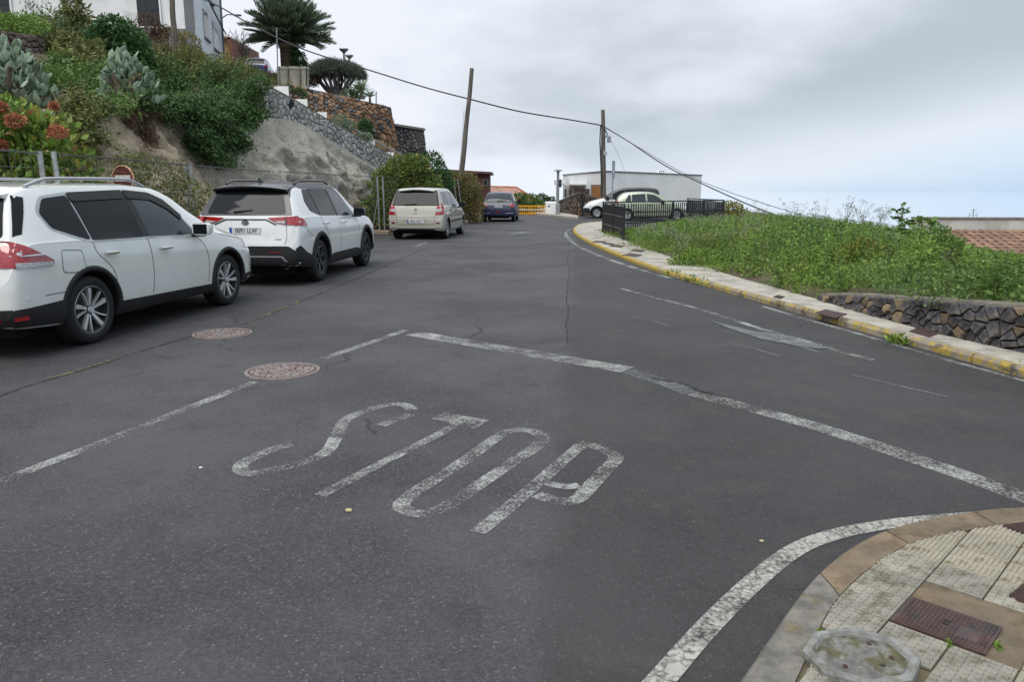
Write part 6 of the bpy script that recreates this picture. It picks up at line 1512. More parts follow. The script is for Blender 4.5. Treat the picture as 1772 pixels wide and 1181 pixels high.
    def wiper(s, y0, y1, z, m='trim_black'):
        a, n = s.cast('B', y0, z); b, n2 = s.cast('B', y1, z+.03); MB().tube([a+n*.03, b+n2*.022], [.016, .009], 6).build('rear_wiper', MAT[m], s.root, world=False)
    def spoiler(s, m, x0, x1, wd, z0, z1, th=.045):
        mb = MB(); vs = []; N_ = 13
        for i in range(N_):
            y = -wd+2*wd*i/(N_-1); k = 1-(abs(y)/wd)**3*.55; zz = -.05*(abs(y)/wd)**2
            vs += [(x0+(1-k)*.10, y, z0+zz), (x1, y, z1+zz+.006), (x1, y, z1-th+zz), (x0+.02+(1-k)*.10, y, z0-th*.7+zz)]
        mb.add(vs, [(i*4+k, i*4+(k+1) % 4, (i+1)*4+(k+1) % 4, (i+1)*4+k) for i in range(N_-1) for k in range(4)]+[(0, 1, 2, 3), tuple((N_-1)*4+k for k in (3, 2, 1, 0))]); mb.build('spoiler', MAT[m], s.root, smooth=True, world=False)
    def underside(s):
        sp = s.sp; MB().box((.35, -sp['w']+.36, .17), (s.L-.4, sp['w']-.36, .34)).build('underbody', MAT['dark_gap'], s.root, world=False)
def heading_loc(pr, pf, wbase, sp_w, axr, off=.0):
    """place a car from the ground points under its right rear and right front wheels"""
    d = Vector((pf.x-pr.x, pf.y-pr.y, 0)).normalized(); rz = math.atan2(d.y, d.x); lf = Vector((-d.y, d.x, 0)); c = pr+lf*(sp_w-.13)
    o = c-d*axr; return Vector((o.x, o.y, 0)), rz
# ---- near white car
def near_suv():
    sp = dict(L=4.64, w=.91, R=.362, arch=.405, axles=(1.00, 3.705), sill=.24, paint='paint_pearl', crown=.022, st=[
      (0, .40, .62, .70, .66, .63, .50), (.02, .36, .72, .82, .76, .73, .62), (.06, .33, .80, .92, .83, .80, .70), (.11, .31, .95, 1.06, .86, .83, .74), (.17, .30, 1.04, 1.17, .875, .84, .73), (.30, .29, 1.10, 1.42, .89, .85, .665), (.42, .28, 1.115, 1.585, .90, .86, .63),
      (.60, .27, 1.115, 1.635, .905, .87, .625), (1.2, .25, 1.10, 1.668, .91, .875, .63), (2.0, .24, 1.075, 1.672, .91, .875, .63), (2.5, .24, 1.06, 1.642, .91, .87, .625), (2.85, .24, 1.05, 1.545, .91, .865, .63), (3.2, .24, 1.04, 1.33, .91, .86, .68), (3.55, .24, 1.02, 1.125, .91, .85, .76), (3.85, .25, .99, 1.065, .905, .83, .70), (4.2, .26, .93, 1.01, .89, .79, .62), (4.45, .28, .84, .92, .83, .70, .52), (4.58, .31, .70, .78, .72, .60, .42), (4.64, .38, .56, .62, .55, .48, .34)])
    loc, rz = heading_loc(G(152,594), G(389,527), 2.705, .91, 1.0)
    c = Car('parked_car', 'white SUV with silver roof rails, nearest and cut off at the left edge', 'car', loc, rz, sp); c.root.scale = (1, 1, .965)
    c.wheels('twin', rimr=.70); c.underside(); c.arch_trim(wd=.05)
    g = 'car_glass'
    c.patch('window_surround', 'silver_trim', 'R', [(.53,1.40),(.60,1.215),(.98,1.085),(1.08,1.062),(3.06,1.02),(3.02,1.10),(2.86,1.30),(2.62,1.49),(2.40,1.575),(1.95,1.605),(1.05,1.58),(.68,1.54)], off=.003, rnd=.05, mirror=True)
    c.patch('side_window', g, 'R', [(.57,1.38),(.63,1.23),(1.0,1.105),(1.07,1.09),(1.03,1.545),(.70,1.515)], off=.008, rnd=.04, mirror=True)
    c.patch('side_window', g, 'R', [(1.10,1.085),(1.93,1.065),(1.90,1.58),(1.06,1.55)], off=.008, rnd=.025, mirror=True)
    c.patch('side_window', 'car_glass_clear', 'R', [(2.04,1.063),(3.0,1.043),(2.97,1.10),(2.82,1.29),(2.58,1.475),(2.38,1.555),(2.02,1.575)], off=.008, rnd=.03, mirror=True)
    c.patch('window_visor', 'trim_black', 'R', [(1.05,1.478),(1.90,1.50),(1.90,1.592),(1.05,1.568)], off=.022, rnd=.02, mirror=True)
    c.patch('window_visor', 'trim_black', 'R', [(1.93,1.50),(2.36,1.475),(2.62,1.36),(2.82,1.22),(2.86,1.28),(2.62,1.475),(2.38,1.562),(1.93,1.592)], off=.022, rnd=.02, mirror=True)
    c.patch('pillar', 'trim_black', 'R', [(1.93,1.07),(2.04,1.067),(2.02,1.50),(1.90,1.50)], off=.010, mirror=True)
    c.patch('sill_trim', 'trim_black', 'R', [(1.38,.255),(3.33,.255),(3.31,.36),(1.42,.395)], off=.014, mirror=True)
    c.patch('rear_bumper', 'trim_black', 'R', [(.0,.34),(.60,.30),(.63,.42),(.59,.53),(.02,.50)], off=.012, mirror=True)
    c.patch('rear_bumper', 'trim_black', 'B', [(-.86,.345),(.86,.345),(.86,.505),(-.86,.505)], off=.012)
    c.patch('front_bumper_trim', 'trim_black', 'R', [(4.12,.28),(4.52,.32),(4.52,.42),(4.13,.40)], off=.010, mirror=True)
    c.patch('fuel_flap', 'paint_pearl', 'R', [(.62,.80),(.93,.78),(.90,.99),(.64,1.01)], off=.004, rnd=.05, rim=.004); c.seam('R', [(.62,.82),(.66,.79),(.90,.775),(.93,.80),(.905,.975),(.88,.995),(.67,1.012),(.635,.99)], .006, mirror=False, close=True)
    for x in ((2.02, 1.04),): pass
    c.seam('R', [(1.09,1.06),(1.13,.95),(1.30,.80),(1.36,.70),(1.375,.62)]); c.seam('R', [(1.99,1.05),(2.02,.90),(2.025,.60),(1.99,.42)]); c.seam('R', [(2.94,1.03),(3.10,.93),(3.19,.78),(3.20,.56),(3.17,.40)]); c.seam('R', [(.36,.60),(.55,.605),(.66,.60)]); c.seam('R', [(3.10,1.0),(3.4,1.03),(3.8,.97),(4.2,.90)], .006)
    c.handle(1.32, .935); c.handle(2.28, .915)
    # tail lamp wraps the rear corner
    for v in 'RL':
        p = c.patch('tail_light', 'lens_red', v, [(.10,.885),(.50,.885),(.52,.93),(.16,1.13),(.12,1.13)], off=.012, rnd=.02)
        c.patch('reverse_lens', 'lens_clear', v, [(.11,.885),(.48,.885),(.505,.92),(.11,.935)], off=.018, parent=p); c.patch('chrome_strip', 'chrome', v, [(.11,.99),(.42,.99),(.40,1.0),(.11,1.0)], off=.017, parent=p)
    c.patch('tail_light', 'lens_red', 'B', [(-.845,.885),(-.56,.90),(-.56,1.03),(-.80,1.12)], off=.012, mirror=True); c.patch('rear_window', 'car_glass', 'B', [(-.70,1.16),(.70,1.16),(.58,1.545),(-.58,1.545)], off=.008, rnd=.05); c.patch('d_pillar_glass', 'car_glass', 'R', [(.20,1.17),(.28,1.19),(.50,1.53),(.40,1.55)], off=.006, mirror=True)
    c.patch('windshield', 'car_glass', 'F', [(-.70,1.13),(.70,1.13),(.56,1.56),(-.56,1.56)], off=.006, rnd=.05); c.patch('headlight', 'lens_head', 'F', [(-.82,.76),(-.52,.70),(-.50,.80),(-.76,.88)], off=.01, mirror=True); c.patch('headlight', 'lens_head', 'R', [(4.12,.80),(4.5,.74),(4.46,.86),(4.15,.92)], off=.008, mirror=True)
    c.patch('reflector', 'lens_red', 'B', [(-.72,.40),(-.50,.40),(-.50,.435),(-.72,.435)], off=.02, mirror=True); c.patch('reflector', 'lens_red', 'R', [(.055,.40),(.16,.40),(.16,.435),(.055,.435)], off=.022, mirror=True)
    c.mirror(2.93, 1.06); c.rails(.62, 2.45, .585); c.spoiler('paint_pearl', .26, .56, .60, 1.605, 1.64)
    c.patch('tow_cap', 'paint_pearl', 'R', [(.165,.575),(.205,.575),(.205,.615),(.165,.615)], off=.004, rnd=.01); return c
near_suv()
# ---- second white car with black roof
def second_suv():
    sp = dict(L=4.60, w=.925, R=.362, arch=.41, axles=(.985, 3.675), sill=.25, paint='paint_white_car', roof='paint_black', roof_rows=9.0, roof_x=(.30, 3.0), crown=.02, st=[
      (0, .40, .60, .66, .70, .67, .58), (.025, .36, .68, .74, .80, .77, .68), (.07, .34, .80, .98, .86, .83, .76), (.12, .33, 1.00, 1.14, .885, .85, .76), (.20, .32, 1.08, 1.27, .90, .86, .72), (.32, .31, 1.11, 1.46, .91, .865, .66), (.44, .30, 1.12, 1.595, .915, .87, .63),
      (.62, .28, 1.12, 1.635, .92, .875, .625), (1.2, .26, 1.10, 1.662, .925, .88, .63), (2.0, .25, 1.08, 1.665, .925, .88, .635), (2.5, .25, 1.07, 1.635, .925, .875, .63), (2.85, .25, 1.06, 1.53, .925, .87, .64), (3.2, .25, 1.05, 1.32, .925, .865, .69), (3.5, .25, 1.035, 1.14, .92, .855, .76), (3.85, .26, 1.01, 1.085, .915, .84, .70), (4.2, .27, .96, 1.03, .90, .80, .62), (4.42, .29, .86, .94, .84, .72, .52), (4.54, .32, .72, .80, .74, .62, .42), (4.60, .38, .58, .64, .58, .50, .36)])
    loc, rz = heading_loc(G(548,486), G(633,458), 2.69, .925, .985)
    c = Car('parked_car', 'white SUV with black roof and black rear bumper behind the nearest car', 'car', loc, rz, sp)
    c.wheels('dark', 'alloy_dark'); c.underside(); c.arch_trim(wd=.075)
    c.patch('tailgate_glass_frame', 'paint_black', 'B', [(-.77,1.14),(.77,1.14),(.67,1.40),(.60,1.59),(-.60,1.59),(-.67,1.40)], off=.006, rnd=.03)
    c.patch('rear_window', 'car_glass', 'B', [(-.66,1.165),(.66,1.165),(.55,1.50),(-.55,1.50)], off=.012, rnd=.05)
    c.patch('rear_bumper', 'trim_black', 'B', [(-.84,.36),(.84,.36),(.86,.56),(.72,.66),(-.72,.66),(-.86,.56)], off=.014, rnd=.02); c.patch('rear_bumper', 'trim_black', 'R', [(.03,.34),(.56,.31),(.60,.40),(.58,.47),(.28,.56),(.10,.67),(.04,.62)], off=.012, mirror=True)
    c.patch('skid_strip', 'silver_trim', 'B', [(-.62,.505),(.62,.505),(.70,.42),(.66,.42),(.60,.485),(-.60,.485),(-.66,.42),(-.70,.42)], off=.022); c.patch('reflector', 'lens_dark_red', 'B', [(.40,.545),(.62,.545),(.62,.575),(.40,.575)], off=.022, mirror=True)
    for sd in (1,):
        p = c.patch('tail_light', 'lens_red', 'B', [(.36,1.10),(.83,1.13),(.85,.985),(.64,1.0),(.52,1.02)], off=.016, rnd=.015); c.patch('reverse_lens', 'lens_clear', 'B', [(.48,1.045),(.66,1.06),(.66,1.012),(.55,1.022)], off=.022, parent=p); c.patch('light_split', 'lens_dark_red', 'B', [(.64,1.11),(.69,1.112),(.70,.997),(.65,.999)], off=.021, parent=p)
        p = c.patch('tail_light', 'lens_red', 'B', [(-.36,1.10),(-.83,1.13),(-.85,.985),(-.64,1.0),(-.52,1.02)], off=.016, rnd=.015); c.patch('reverse_lens', 'lens_clear', 'B', [(-.48,1.045),(-.66,1.06),(-.66,1.012),(-.55,1.022)], off=.022, parent=p); c.patch('light_split', 'lens_dark_red', 'B', [(-.64,1.11),(-.69,1.112),(-.70,.997),(-.65,.999)], off=.021, parent=p)
    for v in 'RL': c.patch('tail_light', 'lens_red', v, [(.10,.985),(.36,.965),(.40,.975),(.27,1.09),(.12,1.125)], off=.013, rnd=.012)
    c.patch('chrome_strip', 'trim_black', 'B', [(-.52,1.0),(-.34,1.085),(.34,1.085),(.52,1.0),(.50,.99),(.33,1.068),(-.33,1.068),(-.50,.99)], off=.010)
    c.plate('0091 LLW', 0, .90)
    bd = MB(); q, n = c.cast('B', 0, 1.03)
    for (a, b, t0, t1) in ((.055, .036, 0, 2*PI), (.020, .034, 0, 2*PI), (.04, .014, 0, 2*PI)):
        bd.tube([Vector((q.x-.016, math.cos(t)*a, 1.03+(.008 if b < .02 else 0)+math.sin(t)*b)) for t in [2*PI*k/20 for k in range(21)]], .005, 5)
    bd.build('badge', MAT['trim_black'], c.root, world=False)
    q, n = c.cast('B', -.55, .765); t = text_mesh('HYBRID', .022).copy(); t.transform(Matrix.Translation(q+n*.004) @ Matrix(((0,0,-1,0),(-1,0,0,0),(0,1,0,0),(0,0,0,1)))); link('model_lettering', t, MAT['silver_trim'], c.root)
    c.patch('side_window', 'car_glass', 'R', [(.66,1.36),(.72,1.20),(1.04,1.125),(1.0,1.55),(.82,1.555)], off=.008, rnd=.03, mirror=True); c.patch('side_window', 'car_glass', 'R', [(1.10,1.115),(1.92,1.09),(1.88,1.565),(1.06,1.56)], off=.008, rnd=.025, mirror=True); c.patch('side_window', 'car_glass_clear', 'R', [(2.0,1.085),(2.96,1.06),(2.80,1.27),(2.56,1.455),(2.34,1.545),(1.97,1.562)], off=.008, rnd=.03, mirror=True)
    c.patch('pillar', 'trim_black', 'R', [(1.92,1.09),(2.0,1.087),(1.97,1.56),(1.88,1.56)], off=.006, mirror=True); c.patch('pillar', 'trim_black', 'R', [(1.04,1.125),(1.10,1.117),(1.06,1.56),(1.0,1.555)], off=.006, mirror=True); c.patch('roof_edge', 'paint_black', 'R', [(.62,1.60),(.80,1.565),(1.9,1.572),(2.35,1.552),(2.58,1.46),(2.98,1.06),(3.04,1.06),(2.64,1.48),(2.40,1.60),(1.9,1.635)], off=.006, mirror=True)
    c.patch('sill_trim', 'trim_black', 'R', [(1.38,.265),(3.29,.265),(3.23,.40),(2.9,.44),(1.60,.44),(1.44,.40)], off=.014, mirror=True); c.patch('front_bumper_trim', 'trim_black', 'R', [(4.10,.30),(4.50,.33),(4.50,.46),(4.11,.42)], off=.010, mirror=True)
    c.seam('R', [(1.08,1.11),(1.14,.98),(1.30,.84),(1.38,.72),(1.40,.60)]); c.seam('R', [(1.96,1.08),(1.99,.95),(2.0,.65),(1.97,.46)]); c.seam('R', [(2.95,1.06),(3.08,.95),(3.15,.80),(3.17,.58),(3.15,.42)]); c.seam('R', [(.30,.96),(.45,.86),(.60,.80)], .005); c.seam('B', [(.68,.99),(.69,.80),(.66,.69)])
    c.handle(1.28, .985, 'paint_white_car'); c.handle(2.20, .965, 'paint_white_car'); c.mirror(2.92, 1.08, 'paint_black'); c.rails(.72, 2.35, .585, 'paint_black', .04); c.spoiler('paint_black', .24, .56, .62, 1.60, 1.642, .05); c.wiper(.20, -.10, 1.185)
    q, n = c.cast('T', .78, 0); MB().prism([(-.10, 0), (.08, 0), (-.06, .065), (-.095, .065)], -.015, .015, Matrix.Translation(q) @ Matrix.Rotation(R(90), 4, 'X')).build('antenna_fin', MAT['paint_black'], c.root, world=False)
    MB().lathe([(.035, 0), (.04, .0), (.04, .16), (.032, .16), (.030, .02)], 16, Matrix.Translation((-.01, -.62, .31)) @ Matrix.Rotation(R(90), 4, 'Y')).build('exhaust_pipe', MAT['chrome'], c.root, world=False)
    c.patch('windshield', 'car_glass', 'F', [(-.72,1.15),(.72,1.15),(.58,1.56),(-.58,1.56)], off=.006, rnd=.05); c.patch('headlight', 'lens_head', 'F', [(-.84,.80),(-.50,.76),(-.50,.84),(-.80,.90)], off=.01, mirror=True)
second_suv()
# ---- beige people carrier
def beige_mpv():
    sp = dict(L=4.26, w=.905, R=.318, arch=.355, axles=(.74, 3.425), sill=.22, paint='paint_beige', crown=.025, st=[
      (0, .34, .58, .64, .72, .69, .60), (.02, .30, .64, .70, .82, .79, .70), (.06, .28, .74, .90, .865, .83, .76), (.10, .27, .90, 1.04, .88, .84, .77), (.16, .26, .98, 1.18, .885, .84, .74), (.26, .25, 1.02, 1.42, .89, .845, .68), (.34, .24, 1.03, 1.545, .895, .85, .65),
      (.50, .23, 1.03, 1.585, .90, .855, .64), (1.1, .22, 1.02, 1.605, .905, .86, .64), (1.8, .22, 1.0, 1.60, .905, .86, .64), (2.3, .22, .99, 1.55, .905, .855, .635), (2.7, .22, .98, 1.40, .905, .85, .66), (3.1, .22, .97, 1.17, .90, .84, .70), (3.4, .22, .93, 1.03, .895, .82, .70), (3.8, .24, .84, .93, .87, .76, .60), (4.05, .26, .74, .82, .80, .66, .50), (4.2, .29, .62, .68, .68, .55, .40), (4.26, .34, .52, .56, .54, .46, .32)])
    loc, rz = heading_loc(G(770,413), G(796,405), 2.685, .905, .74)
    c = Car('parked_car', 'beige people carrier parked ahead of the black-roofed white car', 'car', loc, rz, sp)
    c.wheels('cap', 'hubcap'); c.underside()
    c.patch('rear_window', 'car_glass', 'B', [(-.72,1.07),(.72,1.07),(.60,1.50),(.30,1.515),(-.30,1.515),(-.60,1.50)], off=.009, rnd=.05); c.patch('window_frame', 'trim_black', 'B', [(-.765,1.05),(.765,1.05),(.64,1.525),(-.64,1.525)], off=.005, rnd=.04)
    for sd in (1, -1):
        p = c.patch('tail_light', 'lens_red', 'B', [(sd*.62,.76),(sd*.845,.78),(sd*.85,.96),(sd*.80,1.13),(sd*.74,1.10),(sd*.66,1.0)], off=.014, rnd=.02); c.patch('indicator_lens', 'lens_clear', 'B', [(sd*.64,.86),(sd*.82,.87),(sd*.82,.96),(sd*.65,.95)], off=.019, parent=p)
    for v in 'RL': c.patch('tail_light', 'lens_red', v, [(.08,.78),(.20,.80),(.24,1.0),(.19,1.14),(.10,1.0)], off=.011, rnd=.02)
    c.seam('B', [(-.73,.70),(0,.69),(.73,.70)], .012, mirror=False); c.seam('B', [(.60,.77),(.61,.66),(.60,.50),(.57,.47)], .010); c.seam('B', [(-.57,.47),(0,.465),(.57,.47)], .010, mirror=False); c.patch('number_plate_recess', 'paint_beige', 'B', [(-.34,.50),(.34,.50),(.36,.64),(-.36,.64)], off=.006, rnd=.02)
    c.plate('8002 GGY', .0, .575); c.patch('reflector', 'lens_dark_red', 'B', [(.66,.50),(.76,.50),(.76,.55),(.66,.55)], off=.014, mirror=True); c.seam('B', [(-.78,.36),(0,.345),(.78,.36)], .014, mirror=False)
    t = MB(); q, n = c.cast('B', 0, .92); t.tube([Vector((q.x-.010, y, .92+z)) for y, z in ((0, .055), (.034, 0), (0, -.055), (-.034, 0), (0, .055))], .009, 5); t.build('badge', MAT['chrome'], c.root, world=False)
    q, n = c.cast('B', 0, .80); tm = text_mesh('SCENIC', .035).copy(); tm.transform(Matrix.Translation(q+n*.004) @ Matrix(((0,0,-1,0),(-1,0,0,0),(0,1,0,0),(0,0,0,1)))); link('model_lettering', tm, MAT['silver_trim'], c.root)
    c.patch('side_window', 'car_glass_clear', 'R', [(.44,1.10),(.92,1.055),(.86,1.48),(.52,1.47)], off=.008, rnd=.04, mirror=True); c.patch('side_window', 'car_glass_clear', 'R', [(.99,1.05),(1.72,1.03),(1.66,1.50),(.93,1.485)], off=.008, rnd=.03, mirror=True); c.patch('side_window', 'car_glass_clear', 'R', [(1.80,1.03),(2.72,1.0),(2.52,1.26),(2.28,1.42),(1.74,1.50)], off=.008, rnd=.03, mirror=True)
    c.patch('side_moulding', 'trim_black', 'R', [(1.14,.52),(3.03,.53),(3.03,.58),(1.14,.57)], off=.014, mirror=True); c.seam('R', [(.93,1.04),(.98,.90),(1.10,.72),(1.13,.58)]); c.seam('R', [(1.76,1.02),(1.79,.85),(1.78,.40)]); c.seam('R', [(2.70,.99),(2.86,.88),(2.93,.70),(2.92,.40)])
    c.handle(1.12, .90, 'trim_black'); c.handle(1.98, .88, 'trim_black'); c.mirror(2.62, 1.0, 'trim_black', sz=1.05); c.spoiler('paint_beige', .18, .44, .56, 1.55, 1.592); c.patch('brake_light', 'trim_black', 'B', [(-.17,1.52),(.17,1.52),(.17,1.545),(-.17,1.545)], off=.03); c.wiper(.36, -.02, 1.075); q, n = c.cast('T', .55, 0); MB().tube([q, q+Vector((-.10, 0, .10))], .006, 5).build('antenna', MAT['trim_black'], c.root, world=False)
    c.patch('windshield', 'car_glass', 'F', [(-.68,1.03),(.68,1.03),(.56,1.50),(-.56,1.50)], off=.006, rnd=.05)
beige_mpv()
# ---- navy hatchback
def navy_hatch():
    sp = dict(L=3.83, w=.826, R=.288, arch=.325, axles=(.60, 3.04), sill=.20, paint='paint_navy', crown=.02, st=[
      (0, .32, .52, .58, .62, .59, .50), (.03, .27, .62, .68, .74, .71, .62), (.07, .25, .72, .80, .79, .76, .68), (.14, .24, .80, .92, .81, .77, .70), (.24, .23, .85, 1.06, .815, .78, .66), (.42, .22, .88, 1.26, .82, .78, .60), (.60, .22, .89, 1.365, .823, .78, .575),
      (.85, .21, .89, 1.405, .825, .78, .57), (1.4, .20, .88, 1.42, .826, .78, .57), (1.9, .20, .87, 1.395, .826, .775, .57), (2.3, .20, .86, 1.27, .826, .77, .58), (2.7, .20, .85, 1.03, .82, .76, .62), (2.95, .21, .82, .92, .81, .74, .62), (3.4, .22, .72, .81, .78, .66, .52), (3.65, .24, .60, .68, .70, .55, .42), (3.78, .27, .48, .54, .58, .45, .32), (3.83, .32, .42, .46, .45, .38, .26)])
    b = at(862,384,38.0); loc = Vector((b.x, 37.6, 0)); rz = R(86)
    c = Car('parked_car', 'dark navy hatchback, furthest of the parked car row', 'car', loc, rz, sp)
    c.wheels('cap', 'hubcap', .62, .18); c.underside(); c.arch_trim('paint_navy', .03)
    c.patch('rear_window', 'car_glass_clear', 'B', [(-.60,.955),(.60,.955),(.49,1.33),(-.49,1.33)], off=.009, rnd=.06); c.patch('window_frame', 'trim_black', 'B', [(-.635,.935),(.635,.935),(.52,1.35),(-.52,1.35)], off=.005, rnd=.05)
    for sd in (1, -1): c.patch('tail_light', 'lens_red', 'B', [(sd*.50,.74),(sd*.74,.72),(sd*.79,.78),(sd*.73,.90),(sd*.60,.86)], off=.014, rnd=.04)
    c.plate('GC 5176 BW', 0, .745, .46); c.patch('rear_bumper', 'paint_navy', 'B', [(-.76,.34),(.76,.34),(.78,.60),(-.78,.60)], off=.018, rnd=.03); c.patch('fog_light', 'lens_red', 'B', [(-.12,.47),(.12,.47),(.09,.52),(-.09,.52)], off=.026, rnd=.01); c.patch('bumper_strip', 'silver_trim', 'B', [(.36,.41),(.74,.415),(.74,.445),(.36,.435)], off=.024, mirror=True)
    c.patch('side_window', 'car_glass_clear', 'R', [(.50,.96),(1.40,.93),(1.36,1.30),(.82,1.30)], off=.008, rnd=.04, mirror=True); c.patch('side_window', 'car_glass_clear', 'R', [(1.48,.93),(2.36,.90),(2.10,1.16),(1.85,1.28),(1.44,1.31)], off=.008, rnd=.04, mirror=True);
    c.seam('B', [(.62,.72),(.64,.62),(.60,.61)], .008); c.seam('R', [(1.44,.91),(1.46,.70),(1.44,.30)]); c.mirror(2.25, .92, 'trim_black', sz=.85); c.wiper(.05, -.40, .985); c.handle(1.58, .80, 'trim_black'); c.patch('windshield', 'car_glass', 'F', [(-.62,.95),(.62,.95),(.50,1.34),(-.50,1.34)], off=.006, rnd=.05)
navy_hatch()
# ---- pale green hatchback and white van behind the railing
def green_hatch():
    sp = dict(L=3.95, w=.83, R=.295, arch=.335, axles=(.68, 3.17), sill=.20, paint='paint_green', crown=.02, st=[
      (0, .32, .56, .62, .62, .59, .50), (.03, .27, .66, .74, .74, .71, .62), (.08, .25, .78, .90, .79, .76, .68), (.16, .24, .86, 1.04, .81, .77, .68), (.30, .23, .90, 1.24, .82, .78, .62), (.48, .22, .92, 1.36, .825, .78, .58), (.75, .21, .92, 1.42, .83, .785, .575), (1.4, .20, .91, 1.45, .83, .785, .575), (1.9, .20, .90, 1.42, .83, .78, .575), (2.35, .20, .89, 1.28, .83, .775, .59), (2.8, .20, .88, 1.04, .825, .765, .63), (3.05, .21, .85, .95, .815, .74, .62), (3.5, .22, .75, .84, .78, .66, .52), (3.77, .24, .62, .70, .70, .55, .42), (3.9, .27, .50, .56, .58, .45, .32), (3.95, .32, .44, .48, .45, .38, .26)])
    b = at(1060,378,40.0); c = Car('parked_car', 'pale green hatchback seen side-on behind the black railing', 'car', Vector((b.x+.02, 40.2, -.02)), R(-3), sp); c.wheels('cap', 'hubcap', .62, .18); c.underside()
    c.patch('side_window', 'car_glass_clear', 'R', [(.56,.99),(.86,.95),(.84,1.30),(.72,1.29)], off=.008, rnd=.03, mirror=True); c.patch('side_window', 'car_glass_clear', 'R', [(.90,.95),(1.60,.94),(1.57,1.35),(.90,1.32)], off=.008, rnd=.03, mirror=True); c.patch('side_window', 'car_glass_clear', 'R', [(1.68,.935),(2.55,.92),(2.25,1.18),(1.98,1.31),(1.65,1.35)], off=.008, rnd=.03, mirror=True)
    for v in 'RL': c.patch('tail_light', 'lens_red', v, [(.05,.78),(.26,.80),(.30,1.02),(.20,1.05),(.10,.92)], off=.01, rnd=.02)
    c.patch('rear_window', 'car_glass_clear', 'B', [(-.60,1.0),(.60,1.0),(.50,1.34),(-.50,1.34)], off=.008, rnd=.05); c.patch('windshield', 'car_glass_clear', 'F', [(-.64,.98),(.64,.98),(.52,1.38),(-.52,1.38)], off=.006, rnd=.05)
    c.seam('R', [(.86,.93),(.92,.80),(1.03,.62)]); c.seam('R', [(1.63,.92),(1.65,.75),(1.63,.28)]); c.seam('R', [(2.55,.90),(2.68,.75),(2.70,.30)]); c.mirror(2.42, .93, 'trim_black', sz=.85); c.handle(1.02, .82, 'paint_green'); c.handle(1.82, .81, 'paint_green'); c.patch('side_moulding', 'trim_black', 'R', [(1.06,.46),(2.80,.46),(2.80,.50),(1.06,.50)], off=.012, mirror=True); c.patch('headlight', 'lens_head', 'R', [(3.45,.64),(3.72,.58),(3.70,.70),(3.50,.76)], off=.008, mirror=True)
green_hatch()
def white_van():
    sp = dict(L=4.14, w=.86, R=.30, arch=.345, axles=(.72, 3.41), sill=.22, paint='paint_van', roof='paint_black', roof_rows=7.0, roof_x=(.02, 3.02), crown=.03, st=[
      (0, .36, .70, .80, .70, .67, .60), (.03, .32, .96, 1.20, .80, .78, .72), (.08, .30, 1.05, 1.45, .83, .80, .70), (.16, .28, 1.06, 1.58, .84, .81, .68), (.4, .26, 1.06, 1.64, .855, .815, .67), (1.2, .24, 1.06, 1.68, .86, .82, .67), (1.9, .23, 1.05, 1.66, .86, .82, .66), (2.35, .23, 1.04, 1.54, .86, .815, .66), (2.75, .23, 1.02, 1.30, .86, .81, .67), (3.05, .23, 1.0, 1.10, .855, .80, .70), (3.4, .24, .92, 1.0, .845, .77, .62), (3.8, .26, .80, .88, .80, .68, .52), (4.02, .28, .66, .74, .70, .56, .40), (4.14, .34, .50, .55, .52, .42, .28)])
    b = at(1012,380,42.6); c = Car('parked_van', 'white van with black bumper parked behind the green hatchback', 'van', Vector((b.x+4.12, 43.2, -.02)), R(176), sp); c.wheels('cap', 'hubcap', .62, .18); c.underside(); c.arch_trim('trim_black', .05)
    c.patch('windshield', 'car_glass_clear', 'F', [(-.66,1.12),(.66,1.12),(.56,1.60),(-.56,1.60)], off=.008, rnd=.05); c.patch('side_window', 'car_glass', 'L', [(1.95,1.05),(2.95,1.02),(2.62,1.30),(2.25,1.50),(1.95,1.54)], off=.008, rnd=.04, mirror=True); c.patch('side_window', 'car_glass', 'L', [(.9,1.06),(1.86,1.05),(1.86,1.55),(.9,1.54)], off=.008, rnd=.04, mirror=True)
    c.patch('front_bumper', 'trim_black', 'F', [(-.78,.34),(.78,.34),(.80,.56),(-.80,.56)], off=.012, rnd=.03); c.patch('front_bumper', 'trim_black', 'L', [(3.80,.30),(4.10,.34),(4.08,.60),(3.80,.54)], off=.012, mirror=True); c.patch('headlight', 'lens_head', 'L', [(3.62,.72),(3.96,.62),(3.94,.74),(3.66,.84)], off=.008, mirror=True); c.patch('sill_trim', 'trim_black', 'L', [(1.1,.24),(3.03,.24),(3.03,.42),(1.1,.42)], off=.012, mirror=True); c.mirror(2.85, 1.06, 'trim_black')
white_van()
